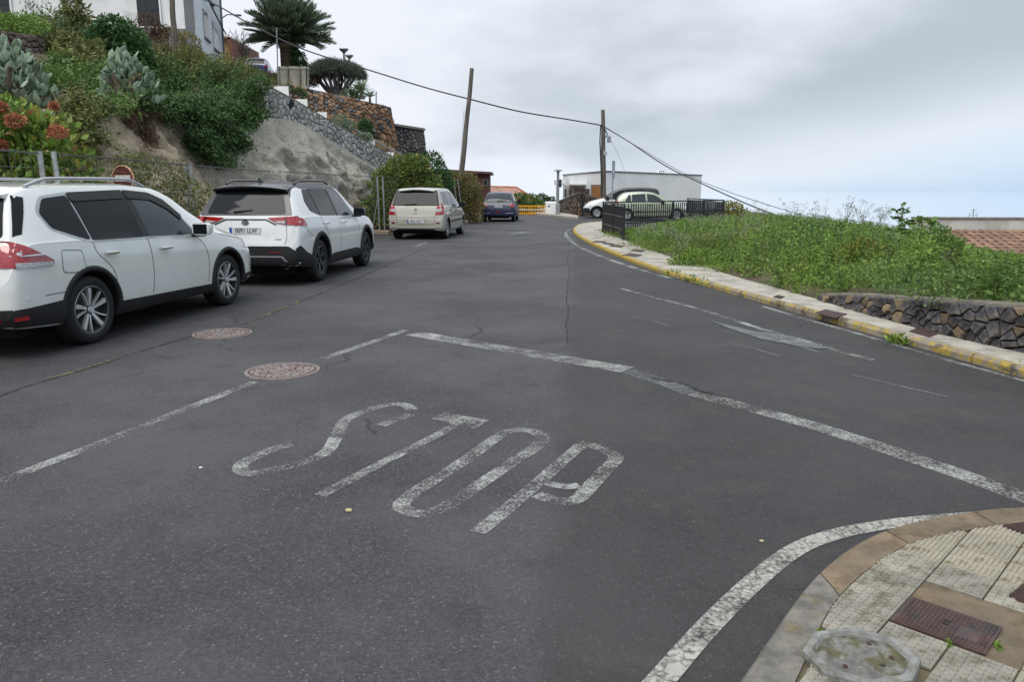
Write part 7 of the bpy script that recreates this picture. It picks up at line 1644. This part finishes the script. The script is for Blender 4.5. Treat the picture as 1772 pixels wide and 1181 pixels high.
def blue_car():
    sp = dict(L=3.9, w=.82, R=.29, arch=.33, axles=(.65, 3.1), sill=.2, paint='paint_blue', crown=.02, st=[(0, .34, .62, .72, .66, .63, .54), (.04, .28, .78, .90, .77, .74, .66), (.12, .25, .90, 1.04, .80, .77, .68), (.30, .23, .93, 1.30, .81, .78, .60), (.5, .22, .94, 1.42, .815, .78, .58), (1.3, .2, .93, 1.48, .82, .78, .58), (1.9, .2, .92, 1.42, .82, .78, .58), (2.7, .2, .9, 1.06, .82, .77, .62), (3.3, .22, .8, .88, .79, .7, .54), (3.75, .26, .58, .66, .62, .5, .38), (3.9, .32, .46, .5, .48, .4, .3)])
    b = at(446,136,55); c = Car('parked_car', 'small blue car on the upper road beside the palm planters', 'car', Vector((b.x-.1, 55, b.z)), R(97), sp); c.wheels('cap', 'hubcap', .62, .18); c.underside(); c.patch('rear_window', 'car_glass', 'B', [(-.6,1.0),(.6,1.0),(.5,1.38),(-.5,1.38)], off=.008, rnd=.05); c.patch('tail_light', 'lens_red', 'B', [(.56,.72),(.76,.74),(.76,.95),(.66,.95)], off=.012, mirror=True); c.patch('side_window', 'car_glass_clear', 'R', [(.55,1.0),(1.5,.97),(1.5,1.36),(.8,1.36)], off=.008, rnd=.04, mirror=True)
blue_car()
# ================================================================== buildings
def wall_box(mb, a, b, z0, z1, th):
    """vertical slab from plan point a to b, thickness th behind it (left of a->b)"""
    d = (b-a); d.z = 0; d.normalize(); n = Vector((-d.y, d.x, 0))*th
    p = [Vector((a.x, a.y, 0)), Vector((b.x, b.y, 0)), Vector((b.x, b.y, 0))+n, Vector((a.x, a.y, 0))+n]
    mb.add([Vector((q.x, q.y, z0)) for q in p]+[Vector((q.x, q.y, z1)) for q in p], [(3,2,1,0),(4,5,6,7),(0,1,5,4),(1,2,6,5),(2,3,7,6),(3,0,4,7)]); return mb
def frame_M(o, d, n):
    return Matrix(((d.x, n.x, 0, o.x), (d.y, n.y, 0, o.y), (0, 0, 1, o.z), (0, 0, 0, 1)))
def hill_house():
    C = at(337,60,42.0); C.z = 0; U = Vector((-.982, -.19, 0)); Vv = Vector((-.19, .982, 0)); zb, zt = 7.2, 17.5
    r_ = empty('hill_house', (C.x, C.y, zb), 0, 'two-storey white house with grey base on top of the hillside', 'house')
    A, D = C+U*19, C+Vv*8.6
    mb = MB(); pts = [C, D, A+Vv*8.6, A]; mb.prism([(p.x, p.y) for p in pts], zb, zt); mb.build('wall', MAT['whitewash'], r_)
    Mf = frame_M(Vector((C.x, C.y, 0)), U, Vector((.19, -.982, 0))); Ms = frame_M(Vector((C.x, C.y, 0)), Vv, Vector((.982, .19, 0)))
    MB().box((-.04, 0, zb), (19, .05, 10.22), Mf).build('plinth', MAT['grey_render'], r_); MB().box((-.05, 0, 10.23), (.42, .055, zt), Mf).build('corner_band', MAT['grey_render'], r_)
    MB().box((-.02, 0, zb), (8.6, .04, 8.9), Ms).build('plinth', MAT['grey_render'], r_)
    MB().box((0, 0, zb), (8.62, .03, .0+zt), Ms).build('side_wall_render', mat('whitewash_side', (.74, .76, .79), .85, .06, 1.2, .2, 40), r_)
    def opening(M, u0, u1, z0, z1, m, panels=2, nm='shutter', fr='whitewash'):
        f = MB(); g = .07
        for (a, b, c, d) in ((u0-g, u0, z0-g, z1+g), (u1, u1+g, z0-g, z1+g)): f.box((a, .03, c), (b, .10, d), M)
        f.box((u0, .03, z1), (u1, .10, z1+g), M); f.box((u0, .03, z0-g), (u1, .11, z0), M); fo = f.build('window_frame', MAT[fr], r_)
        w_ = (u1-u0)/panels
        for k in range(panels):
            p = MB().box((u0+w_*k+.012, .032, z0), (u0+w_*(k+1)-.012, .062, z1), M).build(nm, MAT[m], fo)
        h = (z1-z0)
        for k in range(panels):
            for (q0, q1) in ((.06, .47), (.53, .94)): MB().box((u0+w_*k+.07, .064, z0+h*q0), (u0+w_*(k+1)-.07, .074, z0+h*q1), M).build('shutter_panel', MAT[m], fo)
    opening(Mf, 1.60, 2.66, 10.26, 11.72, 'shutter'); opening(Mf, 4.30, 5.05, 11.75, 13.4, 'red_door', 1, 'door', 'shutter'); opening(Mf, 8.5, 9.5, 10.26, 11.72, 'shutter')
    def win(u0, u1, z0, z1):
        o = MB().box((u0-.05, .031, z0-.05), (u1+.05, .045, z1+.05), Ms).build('window', MAT['grey_render'], r_); MB().box((u0, .046, z0), (u1, .052, z1), Ms).build('pane', MAT['glass_dark'], o); MB().box((u0-.1, .03, z0-.12), (u1+.1, .14, z0-.06), Ms).build('sill', MAT['grey_render'], o)
    win(2.55, 3.95, 10.35, 11.75); win(5.3, 6.75, 10.25, 11.65); win(5.0, 6.0, 12.75, 14.2); win(2.4, 3.6, 13.0, 14.4)
    MB().tube([Mf @ Vector((-.25, -.5, 12.9)), Mf @ Vector((-.25, -2.0, 12.6)), Mf @ Vector((-.30, -5.2, 11.95)), Mf @ Vector((-.28, -8.5, 11.55))], .045, 6).build('wall_cable', MAT['cable_black'], r_)
    MB().tube([Mf @ Vector((-.08, -8.55, zb)), Mf @ Vector((-.08, -8.55, zt))], .06, 8).build('downpipe', MAT['grey_render'], r_)
    a = at(384,14,50.4); b = at(400,8.5,50.2); c = at(412,9.5,50.0); MB().tube([a, a.lerp(b, .5)+Vector((0,0,.1)), b, c], .035, 6).build('lamp_arm', MAT['metal_pole'], r_); MB().bbox((c.x-.30, c.y-.1, c.z-.05), (c.x+.15, c.y+.1, c.z+.05), .02).build('lamp_head', MAT['metal_pole'], r_)
hill_house(); bpy.data.objects['hill_house'].location.z -= .55
def gable_house():
    r_ = empty('gable_house', at(394,122,56), 0, 'ochre gable end of a house behind the white hill house', 'house'); z0 = 7.5; Y = 56
    a, b, c, d = at(372,122,Y), at(407,122,Y), at(397,68,Y), at(372,58,Y); dp = Vector((0, 6, 0))
    for q in (a, b): q.z = z0
    mb = MB(); mb.add([a, b, c, d, a+dp, b+dp, c+dp, d+dp], [(3,2,1,0),(4,5,6,7),(0,1,5,4),(1,2,6,5),(2,3,7,6),(3,0,4,7)]); mb.build('wall', MAT['ochre_wall'], r_)
    e0, e1 = at(398,64,Y-.3), at(411,122,Y-.3)
    mb = MB(); mb.add([e0, e1, e1+dp, e0+dp, e0+Vector((-.25,0,-.05)), e1+Vector((-.25,0,-.05)), e1+dp+Vector((-.25,0,-.05)), e0+dp+Vector((-.25,0,-.05))], [(0,1,2,3),(7,6,5,4),(0,4,5,1),(1,5,6,2),(2,6,7,3),(3,7,4,0)]); mb.build('roof_edge', mat('verge_brown', (.16, .075, .05), .8, .2, 4), r_)
    t0, t1 = at(380,61,Y-.3), at(399,64,Y-.3); mb = MB(); mb.add([t0, t1, t1+dp, t0+dp, t0+Vector((0,0,-.14)), t1+Vector((0,0,-.14)), t1+dp+Vector((0,0,-.14)), t0+dp+Vector((0,0,-.14))], [(0,1,2,3),(7,6,5,4),(0,4,5,1),(1,5,6,2),(2,6,7,3),(3,7,4,0)]); mb.build('roof', MAT['terracotta'], r_)
gable_house()
def white_building():
    c, rgt, lft = at(1047,296.5,52), at(1214.5,303.5,60), at(974.5,303,60); back = rgt+(lft-c)
    r_ = empty('white_building', (c.x, c.y, 0), 0, 'plain white flat-roofed building behind the utility pole', 'building'); P = [c, rgt, back, lft]
    mb = MB(); mb.add([Vector((p.x, p.y, -1.2)) for p in P]+[Vector((p.x, p.y, p.z)) for p in P], [(3,2,1,0),(4,5,6,7),(0,1,5,4),(1,2,6,5),(2,3,7,6),(3,0,4,7)]); mb.build('wall', MAT['white_render'], r_)
    for i in range(4):
        a, b = P[i], P[(i+1) % 4]; mb = MB(); o = Vector((0, 0, .05)); d = (b-a).normalized(); n = Vector((d.y, -d.x, 0))*.04
        mb.add([a+n+Vector((0,0,-.04)), b+n+Vector((0,0,-.04)), b-n*3+Vector((0,0,-.04)), a-n*3+Vector((0,0,-.04)), a+n+o, b+n+o, b-n*3+o, a-n*3+o], [(3,2,1,0),(4,5,6,7),(0,1,5,4),(1,2,6,5),(2,3,7,6),(3,0,4,7)]); mb.build('roof_edge', MAT['grey_render'], r_)
    d = (lft-c); L_ = Vector((d.x, d.y, 0)).length; d = Vector((d.x, d.y, 0)).normalized(); n = Vector((-d.y, d.x, 0)); n = n if n.y < 0 else -n; M = frame_M(Vector((c.x, c.y, 0)), d, n)
    def u(px): 
        k = (px-886)/FPX; # solve along wall
        return (k*c.y-c.x)/(d.x-k*d.y)*1.0
    def z(py, px): p = c+d*u(px); return at(px, py, p.y).z
    MB().box((u(1041), .0, -.5), (u(1021), .06, z(319.5, 1030)), M).build('door_surround', MAT['grey_render'], r_); MB().box((u(1041)+.02, .061, -.5), (u(1024), .10, z(321.5, 1030)), M).build('door', MAT['wood_door'], r_)
    w1 = MB().box((u(1018.5), .0, z(342, 1005)), (u(993), .05, z(326.5, 1005)), M).build('window', MAT['grey_render'], r_)
    for a, b in ((1017.5, 1007), (1005.5, 994)): MB().box((u(a), .051, z(341, 1005)), (u(b), .06, z(327.5, 1005)), M).build('pane', MAT['glass_dark'], w1)
    MB().box((u(1012), 0, z(320.5, 1000)), (u(983.5), .9, z(317.8, 1000)), M).build('canopy', MAT['white_render'], r_)
    for px in (976.5, 984.5): 
        w2 = MB().box((u(px+1.6), .0, z(341, px)), (u(px-.2), .04, z(328, px)), M).build('window', MAT['glass_dark'], r_)
    a = at(962,319.5,57); b = at(978,311.5,57); MB().box((a.x, 57, a.z), (b.x, 59.5, b.z)).build('porch_roof', MAT['white_render'], r_); MB().box((a.x, 57.02, -.5), (a.x+.22, 57.24, a.z-.001)).build('porch_column', MAT['white_render'], r_)
    a, b = at(1139,302,58), at(1149.5,293.8,58); MB().box((a.x, 58, a.z-.3), (b.x, 58.5, b.z)).build('chimney', MAT['white_render'], r_)
    for k in range(3):
        for j in range(2): MB().box((a.x+.06+.14*k, 57.985, b.z-.14-.15*j), (a.x+.15+.14*k, 57.998, b.z-.05-.15*j)).build('vent_slot', MAT['grey_render'], r_)
white_building()
def brown_house():
    Y = 58; a, b = at(752,330,Y), at(846,330,Y); zt = at(800,297,Y).z; r_ = empty('timber_house', (a.x, Y, -.3), 0, 'dark red timber house behind the fence shrubs', 'house')
    MB().box((a.x, Y, -.5), (b.x, Y+5, zt)).build('wall', MAT['brown_boards'], r_); n = 13
    for k in range(n):
        z0 = -.2+(zt+.2)*k/n; MB().box((a.x-.02, Y-.03-.0, z0), (b.x+.02, Y-.001, z0+(zt+.2)/n-.02)).build('board', MAT['brown_boards'], r_)
    p0, p1 = at(772,293,Y-.3), at(851,297.5,Y-.3); vs = []
    for p in (p0, p1):
        for (dy, dz) in ((0, 0), (0, -.17), (5.6, -.17), (5.6, 0)): vs.append((p.x, p.y+dy, p.z+dz))
    mb = MB(); mb.add(vs, [(0,1,5,4),(1,2,6,5),(2,3,7,6),(3,0,4,7),(0,1,2,3),(7,6,5,4)]); mb.build('roof', mat('roof_brown', (.10, .055, .055), .7, .15, 3), r_)
    p2 = at(752,297.5,Y-.2); mb = MB(); vs = []
    for p in (p2, p0):
        for (dy, dz) in ((0, 0), (0, -.15), (5.5, -.15), (5.5, 0)): vs.append((p.x, p.y+dy, p.z+dz))
    mb.add(vs, [(0,1,5,4),(1,2,6,5),(2,3,7,6),(3,0,4,7),(0,1,2,3),(7,6,5,4)]); mb.build('roof', MAT['roof_brown'], r_)
    w0, w1 = at(835.5,321.5,Y), at(844.5,310.5,Y); o = MB().box((w0.x, Y-.05, w0.z), (w1.x, Y-.031, w1.z)).build('window', MAT['grey_render'], r_); MB().box((w0.x+.05, Y-.058, w0.z+.05), (w1.x-.05, Y-.051, w1.z-.05)).build('pane', MAT['glass_dark'], o)
brown_house()
def tiled(mb, a, b, c_, d_, cols, rows, h=.05):
    """corrugated tile courses on the quad a b (eave) c d (ridge)"""
    nr = (b-a).cross(d_-a).normalized(); nr = nr if nr.z > 0 else -nr
    for r in range(rows):
        for k in range(cols):
            vs = []
            for (v, lift) in ((r/rows, .035), ((r+1.12)/rows, .0)):
                for t in range(5):
                    u = (k+t/4)/cols; p = a.lerp(b, u).lerp(d_.lerp(c_, u), min(v, 1.0)); vs.append(p+nr*(lift+h*math.sin(PI*t/4)))
            mb.add(vs, [(t, t+1, 6+t, 5+t) for t in range(4)])
def orange_house():
    Y = 66; r_ = empty('tiled_house', at(880,345,Y), 0, 'low house with an orange tiled hip roof behind the navy car', 'house')
    rl, rr_ = at(800,322.5,Y+2), at(893,325,Y+2); el, er = at(800,352,Y-1), at(918,350,Y-1); er2 = at(937,352,Y+4)
    mb = MB(); tiled(mb, el, er, rr_, rl, 30, 12, .05); o = mb.build('roof_tiles', MAT['terracotta_far'], r_); o['kind'] = 'stuff'
    mb = MB(); tiled(mb, er, er2, rr_+Vector((.02,.1,0)), rr_, 12, 12, .05); o = mb.build('roof_tiles', MAT['terracotta_far'], r_); o['kind'] = 'stuff'
    mb = MB(); mb.prism([(el.x, Y-.7), (er.x-.3, Y-.7), (er2.x-.3, Y+5), (el.x, Y+5)], -4, el.z-.02); mb.build('wall', MAT['whitewash'], r_)
    MB().tube([rl+Vector((0,0,.04)), rr_+Vector((0,0,.04)), er2+Vector((0,0,.06))], .09, 6).build('ridge', MAT['terracotta_far'], r_)
orange_house()
def right_house():
    r_ = empty('tiled_building', (14.5, 24, -3), 0, 'building below the weed bank with orange roof tiles and pale parapet', 'building')
    e0, e1 = Vector((11.75, 19.6, -.42)), Vector((18.2, 18.6, -.42)); t0, t1 = Vector((13.35, 24.6, .235)), Vector((19.2, 23.9, .235))
    mb = MB(); nr = Vector((0, -.13, .99))
    tm = MB(); W_, Ln = .245, .56; vs = []
    for (y, lift) in ((0, .03), (Ln, .0)):
        for t in range(6): a = PI*t/5; vs.append((-math.cos(a)*W_*.47, y, lift+math.sin(a)*.075))
        for t in range(5, -1, -1): a = PI*t/5; vs.append((-math.cos(a)*W_*.40, y, lift-.012+math.sin(a)*.06))
    tm.add(vs, [(i, (i+1) % 12, 12+(i+1) % 12, 12+i) for i in range(12)]+[tuple(range(11, -1, -1))]); me = tm.mesh('roof_tile', True); me.materials.append(MAT['terracotta'])
    up = (t0-e0); ux = (e1-e0).normalized(); nrm = ux.cross((t0-e0).normalized()).normalized(); vy = nrm.cross(ux); rot = Matrix((ux, vy, nrm)).transposed().to_euler(); cols, rows = 25, 11; rr = random.Random(3); M = wm(r_).inverted()
    for r in range(rows):
        for k in range(cols):
            u = (k+.5)/cols; v = r/rows; p = e0.lerp(e1, u).lerp(t0.lerp(t1, u), v); o = link('roof_tile', me, None, r_, M @ p); o.rotation_euler = (rot.x+rr.uniform(-.02, .02), rot.y+rr.uniform(-.02, .02), rot.z+rr.uniform(-.02, .02))
    mb = MB(); mb.add([e0-nrm*.02, e1-nrm*.02, t1-nrm*.02, t0-nrm*.02, Vector((e0.x, e0.y+.2, -4)), Vector((e1.x, e1.y+.2, -4)), Vector((t1.x, t1.y, -4)), Vector((t0.x, t0.y, -4))], [(0,1,2,3),(0,4,5,1),(1,5,6,2),(2,6,7,3),(3,7,4,0)]); mb.build('wall', MAT['pale_parapet'], r_)
    a, b = at(1584,378.5,25.2), at(1900,383,25.2); mb = MB(); wall_box(mb, Vector((a.x, 25.2, 0)), Vector((b.x, 24.4, 0)), -4, a.z, .3); mb.build('parapet', MAT['pale_parapet'], r_)
    mb = MB(); wall_box(mb, Vector((a.x-.03, 25.16, 0)), Vector((b.x, 24.36, 0)), a.z+.002, a.z+.05, .38); mb.build('parapet_cap', MAT['mortar'], r_)
    mb = MB(); tiled(mb, at(1515,412,25.4), at(1584,412,25.4), at(1580,399,26.6), at(1535,399,26.6), 8, 4, .05); o = mb.build('side_roof_tiles', MAT['terracotta_far'], r_); o['kind'] = 'stuff'
    mb = MB(); mb.box((at(1520,412,25.8).x, 25.6, -4), (a.x, 27, at(1515,412,25.4).z-.02)); mb.build('side_wall', MAT['pale_parapet'], r_)
    base = at(1683,380,25.6); r2 = empty('tv_antenna', base, 0, 'small rooftop aerial standing on the pale parapet', 'antenna'); MB().tube([(0,0,-.3),(0,0,.36)], .012, 5).build('mast', MAT['metal_pole'], r2, world=False)
    for k, (zz, l) in enumerate(((.30, .10), (.22, .06), (.14, .14))): MB().tube([(-l, 0, zz), (l, 0, zz)], .007, 4).build('element', MAT['metal_pole'], r2, world=False)
    for x in (-.13, .13): MB().tube([(x, 0, -.3), (x, 0, .22)], .009, 4).build('side_rod', MAT['metal_pole'], r2, world=False)
right_house()
# ---- small walls by the pole
def rubble_corner():
    r_ = empty('rubble_wall', at(1003,376,46.2), 0, 'brown rubble wall end beside the utility pole', 'stone wall')
    a0, a1, b0, b1 = at(966,372,49.5), at(1003,378,46.0), at(1003,334.5,46.2), at(966,350.5,49.7); c0, c1 = at(1044,376,47.5), at(1044,349,47.7)
    for i, pa in enumerate(((a0, a1, b0, b1), (a1+Vector((.01,0,0)), c0, c1, b0+Vector((.01,0,0))))):
        f, Lu, Lv = quad_map(*pa); stone_wall(r_, [(Lu*i_/6,0) for i_ in range(7)]+[(Lu*i_/6,Lv) for i_ in range(6,-1,-1)], f, .13, ['red_stone', 'dark_stone'], 31+i, .05, .008, weights=[2, 3-i*2], asp=1.2)
    MB().tube([b1, b0, c1], .10, 6).build('coping', MAT['dark_stone'], r_)
rubble_corner()
_a, _b = at(945.5,371.5,47.2), at(964,350,47.2); _r = empty('low_white_wall', (_a.x, 47.2, 0), 0, 'low white wall end between barriers and lamp post', 'wall'); MB().bbox((_a.x, 47.2, -.1), (_b.x, 49.5, _b.z), .02).build('wall', MAT['whitewash'], _r); MB().box((_a.x+.1, 47.19, .5), (_a.x+.22, 47.199, .62)).build('meter_box', MAT['grey_render'], _r)
_m = MB(); _is = [G(p[0], p[1], .12) for p in [(930,369.5),(1001,376.5),(999,372.5),(960,366),(925,367.5)]]; _m.prism([(p.x, p.y) for p in _is], -.02, .12); tag(_m.build('far_island_pavement', MAT['concrete']), kind='structure')
def barriers():
    for i, (x0, x1, lb) in enumerate(((885.5, 915, 'left yellow plastic barrier closing the road beyond the navy car'), (915.5, 945, 'right yellow plastic barrier closing the road beside the white wall'))):
        Y = 48.4; a, b = at(x0, 371, Y), at(x1, 371, Y); w_ = b.x-a.x; r_ = empty('road_barrier', (a.x, Y, 0), R(2 if i == 0 else -1), lb, 'barrier', 'yellow road barriers'); H_ = .58
        for z in (.08, H_-.04): MB().bbox((0, -.02, z-.03), (w_, .02, z+.03), .008).build('rail', MAT['yellow_plastic'], r_, world=False)
        MB().bbox((0, -.024, .29), (w_, .024, .345), .006).build('reflective_strip', MAT['white_plastic'], r_, world=False)
        n = 8
        for k in range(n+1): MB().bbox((w_*k/n-.022, -.018, .0), (w_*k/n+.022, .018, H_), .006).build('slat', MAT['yellow_plastic'], r_, world=False)
        for x in (.12, w_-.12): MB().bbox((x-.03, -.25, 0), (x+.03, .25, .05), .01).build('foot', MAT['yellow_plastic'], r_, world=False)
barriers()
# ---- poles, lamps, sign
def timber_pole(label, foot, top, r0, r1, extra=None):
    r_ = empty('utility_pole', foot, 0, label, 'utility pole', 'timber utility poles'); pts = [foot.lerp(top, t/10)+Vector((.012*math.sin(t*1.7), 0, 0)) for t in range(11)]
    MB().tube(pts, [r0+(r1-r0)*t/10 for t in range(11)], 12).build('shaft', MAT['timber_pole'], r_, smooth=True); return r_
f1 = at(797,300,38); f1.z = 0; t1 = at(817,118,38); f1.x -= .22
timber_pole('leaning timber utility pole rising behind the fence shrubs', f1, t1, .14, .095)
f2 = at(1044.5,378,43.9); f2.z = 0; t2 = at(1043.5,190,43.9)
p2 = timber_pole('straight timber utility pole before the white building', f2, t2, .17, .10)
MB().bbox((f2.x+.08, 43.7, at(1043,247,43.9).z), (f2.x+.28, 43.86, at(1043,236,43.9).z), .01).build('junction_box', MAT['metal_pole'], p2); MB().bbox((f2.x-.10, 43.68, at(1043,269,43.9).z), (f2.x+.08, 43.76, at(1043,262,43.9).z), .01).build('junction_box', MAT['sign_face'], p2)
MB().tube([at(1039.5,216,43.8), at(1038,245,43.75), at(1040,290,43.75), at(1041,340,43.75)], .035, 6).build('down_cable', MAT['cable_black'], p2); MB().tube([at(1046,222,43.8), at(1051,232,43.7), at(1048,238,43.75)], .03, 6).build('cable_loop', MAT['cable_black'], p2)
f3 = at(304,100,33.0); t3 = at(295.5,-30,33.0)
_tp = timber_pole('timber utility pole in front of the white hill house', f3-Vector((0,0,.5)), t3, .12, .10); MB().box((f3.x+.08, 32.9, f3.z-.4), (f3.x+.2, 33.05, f3.z+.35)).build('brace_post', MAT['timber_pole'], _tp)
def cable(label, pts, r0):
    P = crom(pts, 10); c = P[0]; mb = MB().tube(P, r0, 6); o = mb.build('overhead_cable', MAT['cable_black'], loc=c, smooth=True); tag(o, label, 'cable', 'overhead cables')
cable('thick overhead cable from the hill house past the leaning pole', [at(343,-6,42.6), at(383,13,42.2), at(440,45,41.6), at(525,85,40.7), at(640,121.5,39.7), at(735,151,38.8), at(811,171,38.1), at(900,193,39.8), at(985,207,42), at(1042,217,43.8)], .036)
cable('thick overhead cable sloping from the straight pole down to the right', [at(1046,220,43.8), at(1085,243,42), at(1150,286,38.5), at(1215,318,35), at(1300,356,31), at(1390,390,27), at(1500,432,23)], .026)
cable('thin overhead cable sloping from the straight pole down to the right', [at(1046,219,43.8), at(1110,258,41), at(1180,298,38), at(1250,328,35), at(1340,358,32), at(1440,386,29), at(1560,414,26.3)], .013)
cable('thin stay wire running down from the straight pole', [at(1051,232,43.8), at(1067,262,44.5), at(1081,297,46)], .008)
cable('thin drop wire beside the leaning pole', [at(803,190,38.3), at(799,250,38.3), at(794,294,38.3)], .008)
def post_lamp(label, px, py0, py1, Y, r0=.045, kind='disc', name='street_lamp'):
    b = at(px, py0, Y); t = at(px, py1, Y); r_ = empty(name, b, 0, label, 'street lamp', 'lamp posts'); h = t.z-b.z
    MB().tube([(0,0,-.1),(0,0,h-.08)], [r0, r0*.85], 8).build('post', MAT['metal_pole'], r_, world=False)
    if kind == 'disc': MB().lathe([(.001, h+.03), (.10, h+.01), (.25, h-.05), (.25, h-.08), (.10, h-.10), (.05, h-.2), (.001, h-.2)], 16).build('lamp_head', MAT['metal_pole'], r_, smooth=True, world=False)
    else: MB().lathe([(.001, h+.02), (.30, h+.0), (.32, h-.05), (.10, h-.26), (.05, h-.3)], 16).build('lamp_head', MAT['metal_pole'], r_, smooth=True, world=False)
    return r_
_l = post_lamp('lamp post with flat round head beside the rubble wall', 965, 371, 293.5, 45.6, .085); MB().bbox((.06, -.12, 1.55), (.20, .02, 2.0), .02).build('control_box', MAT['alloy_dark'], _l, world=False); MB().bbox((-.12, -.1, 0), (.12, .1, .6), .02).build('base_sleeve', MAT['metal_pole'], _l, world=False)
post_lamp('lamp post behind the dragon tree, the taller of two', 598.5, 172, 84, 54, .09, 'cone'); post_lamp('lamp post behind the dragon tree, the shorter of two', 607.5, 172, 95, 62, .08, 'cone')
for lb, px, y0, y1, Y in (('thin grey pole standing beside the left planter', 481.5, 150, 47, 46.2), ('short thin post on the red terrace wall', 651, 182, 158, 45.0), ('dark thin post between planters and dragon tree', 530.5, 152, 118, 45.8)):
    b, t = at(px, y0, Y), at(px-3 if Y == 46.2 else px, y1, Y); r_ = empty('thin_post', b, 0, lb, 'post'); MB().tube([b, t], .035, 6).build('shaft', MAT['metal_pole' if Y != 45.8 else 'black_iron'], r_); MB().bbox((b.x-.08, b.y-.08, b.z-.05), (b.x+.08, b.y+.08, b.z+.08), .01).build('base', MAT['metal_pole'], r_)
def edge_sign():
    b = at(1058,372,40); b.z = 0; r_ = empty('road_sign', b, 0, 'tall narrow road sign beside the straight utility pole', 'road sign'); t = at(1059.5,278,40).z; MB().tube([(0,0,0),(.03,0,t-.05)], .03, 8).build('post', MAT['galvanized'], r_, world=False)
    M = Matrix.Translation((.045, -.03, t-.45)) @ Matrix.Rotation(R(66), 4, 'Z'); MB().bbox((-.24, -.012, -.45), (.24, .012, .45), .008, M).build('plate', MAT['sign_face'], r_, world=False)
    MB().box((-.20, -.016, -.41), (.20, -.013, .41), M).build('face', mat('sign_panel', (.25, .28, .33), .4, .1, 5), r_, world=False); MB().prism([(-.09, -.2), (.09, -.2), (.05, .0), (.10, .05), (0, .25), (-.10, .05), (-.05, .0)], .0, .003, M @ Matrix.Translation((0, -.0165, 0)) @ Matrix.Rotation(R(90), 4, 'X')).build('symbol', MAT['white_plastic'], r_, world=False)
edge_sign()
# ---- black railing
def railing(label, pts, n, h=1.03, z0=KH):
    P = resample(pts, .3); L_ = arclen(P); r_ = empty('railing', (pts[0].x, pts[0].y, z0), 0, label, 'railing', 'black iron railings'); up = Vector((0, 0, 1)); bar = None
    d0 = (pts[-1]-pts[0]).normalized()
    for z in (.30, .66, h): 
        MB().tube([p+up*(z0+z) for p in P], .022 if z < h else .027, 6).build('rail', MAT['black_iron'], r_)
    me = MB().bbox((-.022, -.011, .06), (.022, .011, h-.06), .004).mesh('bar'); me.materials.append(MAT['black_iron']); rz = math.atan2(d0.y, d0.x)
    for k in range(n):
        p = along(P, L_, L_[-1]*(k+.5)/n); o = link('bar', me, None, r_, (p.x-pts[0].x, p.y-pts[0].y, 0)); o.rotation_euler = (0, 0, rz)
    for p in (pts[0], pts[-1], along(P, L_, L_[-1]/2)): MB().bbox((p.x-.03, p.y-.03, z0-.1), (p.x+.03, p.y+.03, z0+h+.02), .005).build('post', MAT['black_iron'], r_)
def fl(v): return Vector((v.x, v.y, 0))
RA = [fl(G(1079,416,KH)), fl(G(1062,409,KH)), fl(G(1043,402,KH))]
railing('black iron railing curving along the edge of the far pavement', RA, 46)
RB = [fl(G(1043,402,KH))+Vector((.1,.15,0)), fl(at(1090,400,27.6)), fl(at(1250,400,32.0))]
railing('black iron railing running across in front of the green hatchback', RB, 52)
railing('black iron railing turning back behind the weeds', [fl(at(1249,400,32.2)), fl(at(1188,400,38.5))], 46)
# ---- litter on the road
def litter(label, px, py, s_, m, nm='pebble', cat='pebble'):
    p = G(px, py); bm = bmesh.new(); bmesh.ops.create_icosphere(bm, subdivisions=1, radius=s_)
    for v in bm.verts: v.co *= 1+.35*nz(v.co*40, 1, px); v.co.z *= .45
    for v in bm.verts: v.co.z += s_*.35
    me = bpy.data.meshes.new(nm); bm.to_mesh(me); bm.free(); tag(link(nm, me, MAT[m], None, p), label, cat)
mat('dry_leaf', (.42, .36, .20), .8, .2, 20)
litter('small yellowish scrap lying below the painted T', 603, 886, .02, 'dry_leaf', 'litter_scrap', 'litter'); litter('pale pebble left of the painted S', 347, 811, .012, 'white_plastic'); litter('pale pebble on the dark asphalt near the edge line', 1318, 938, .011, 'dry_leaf')
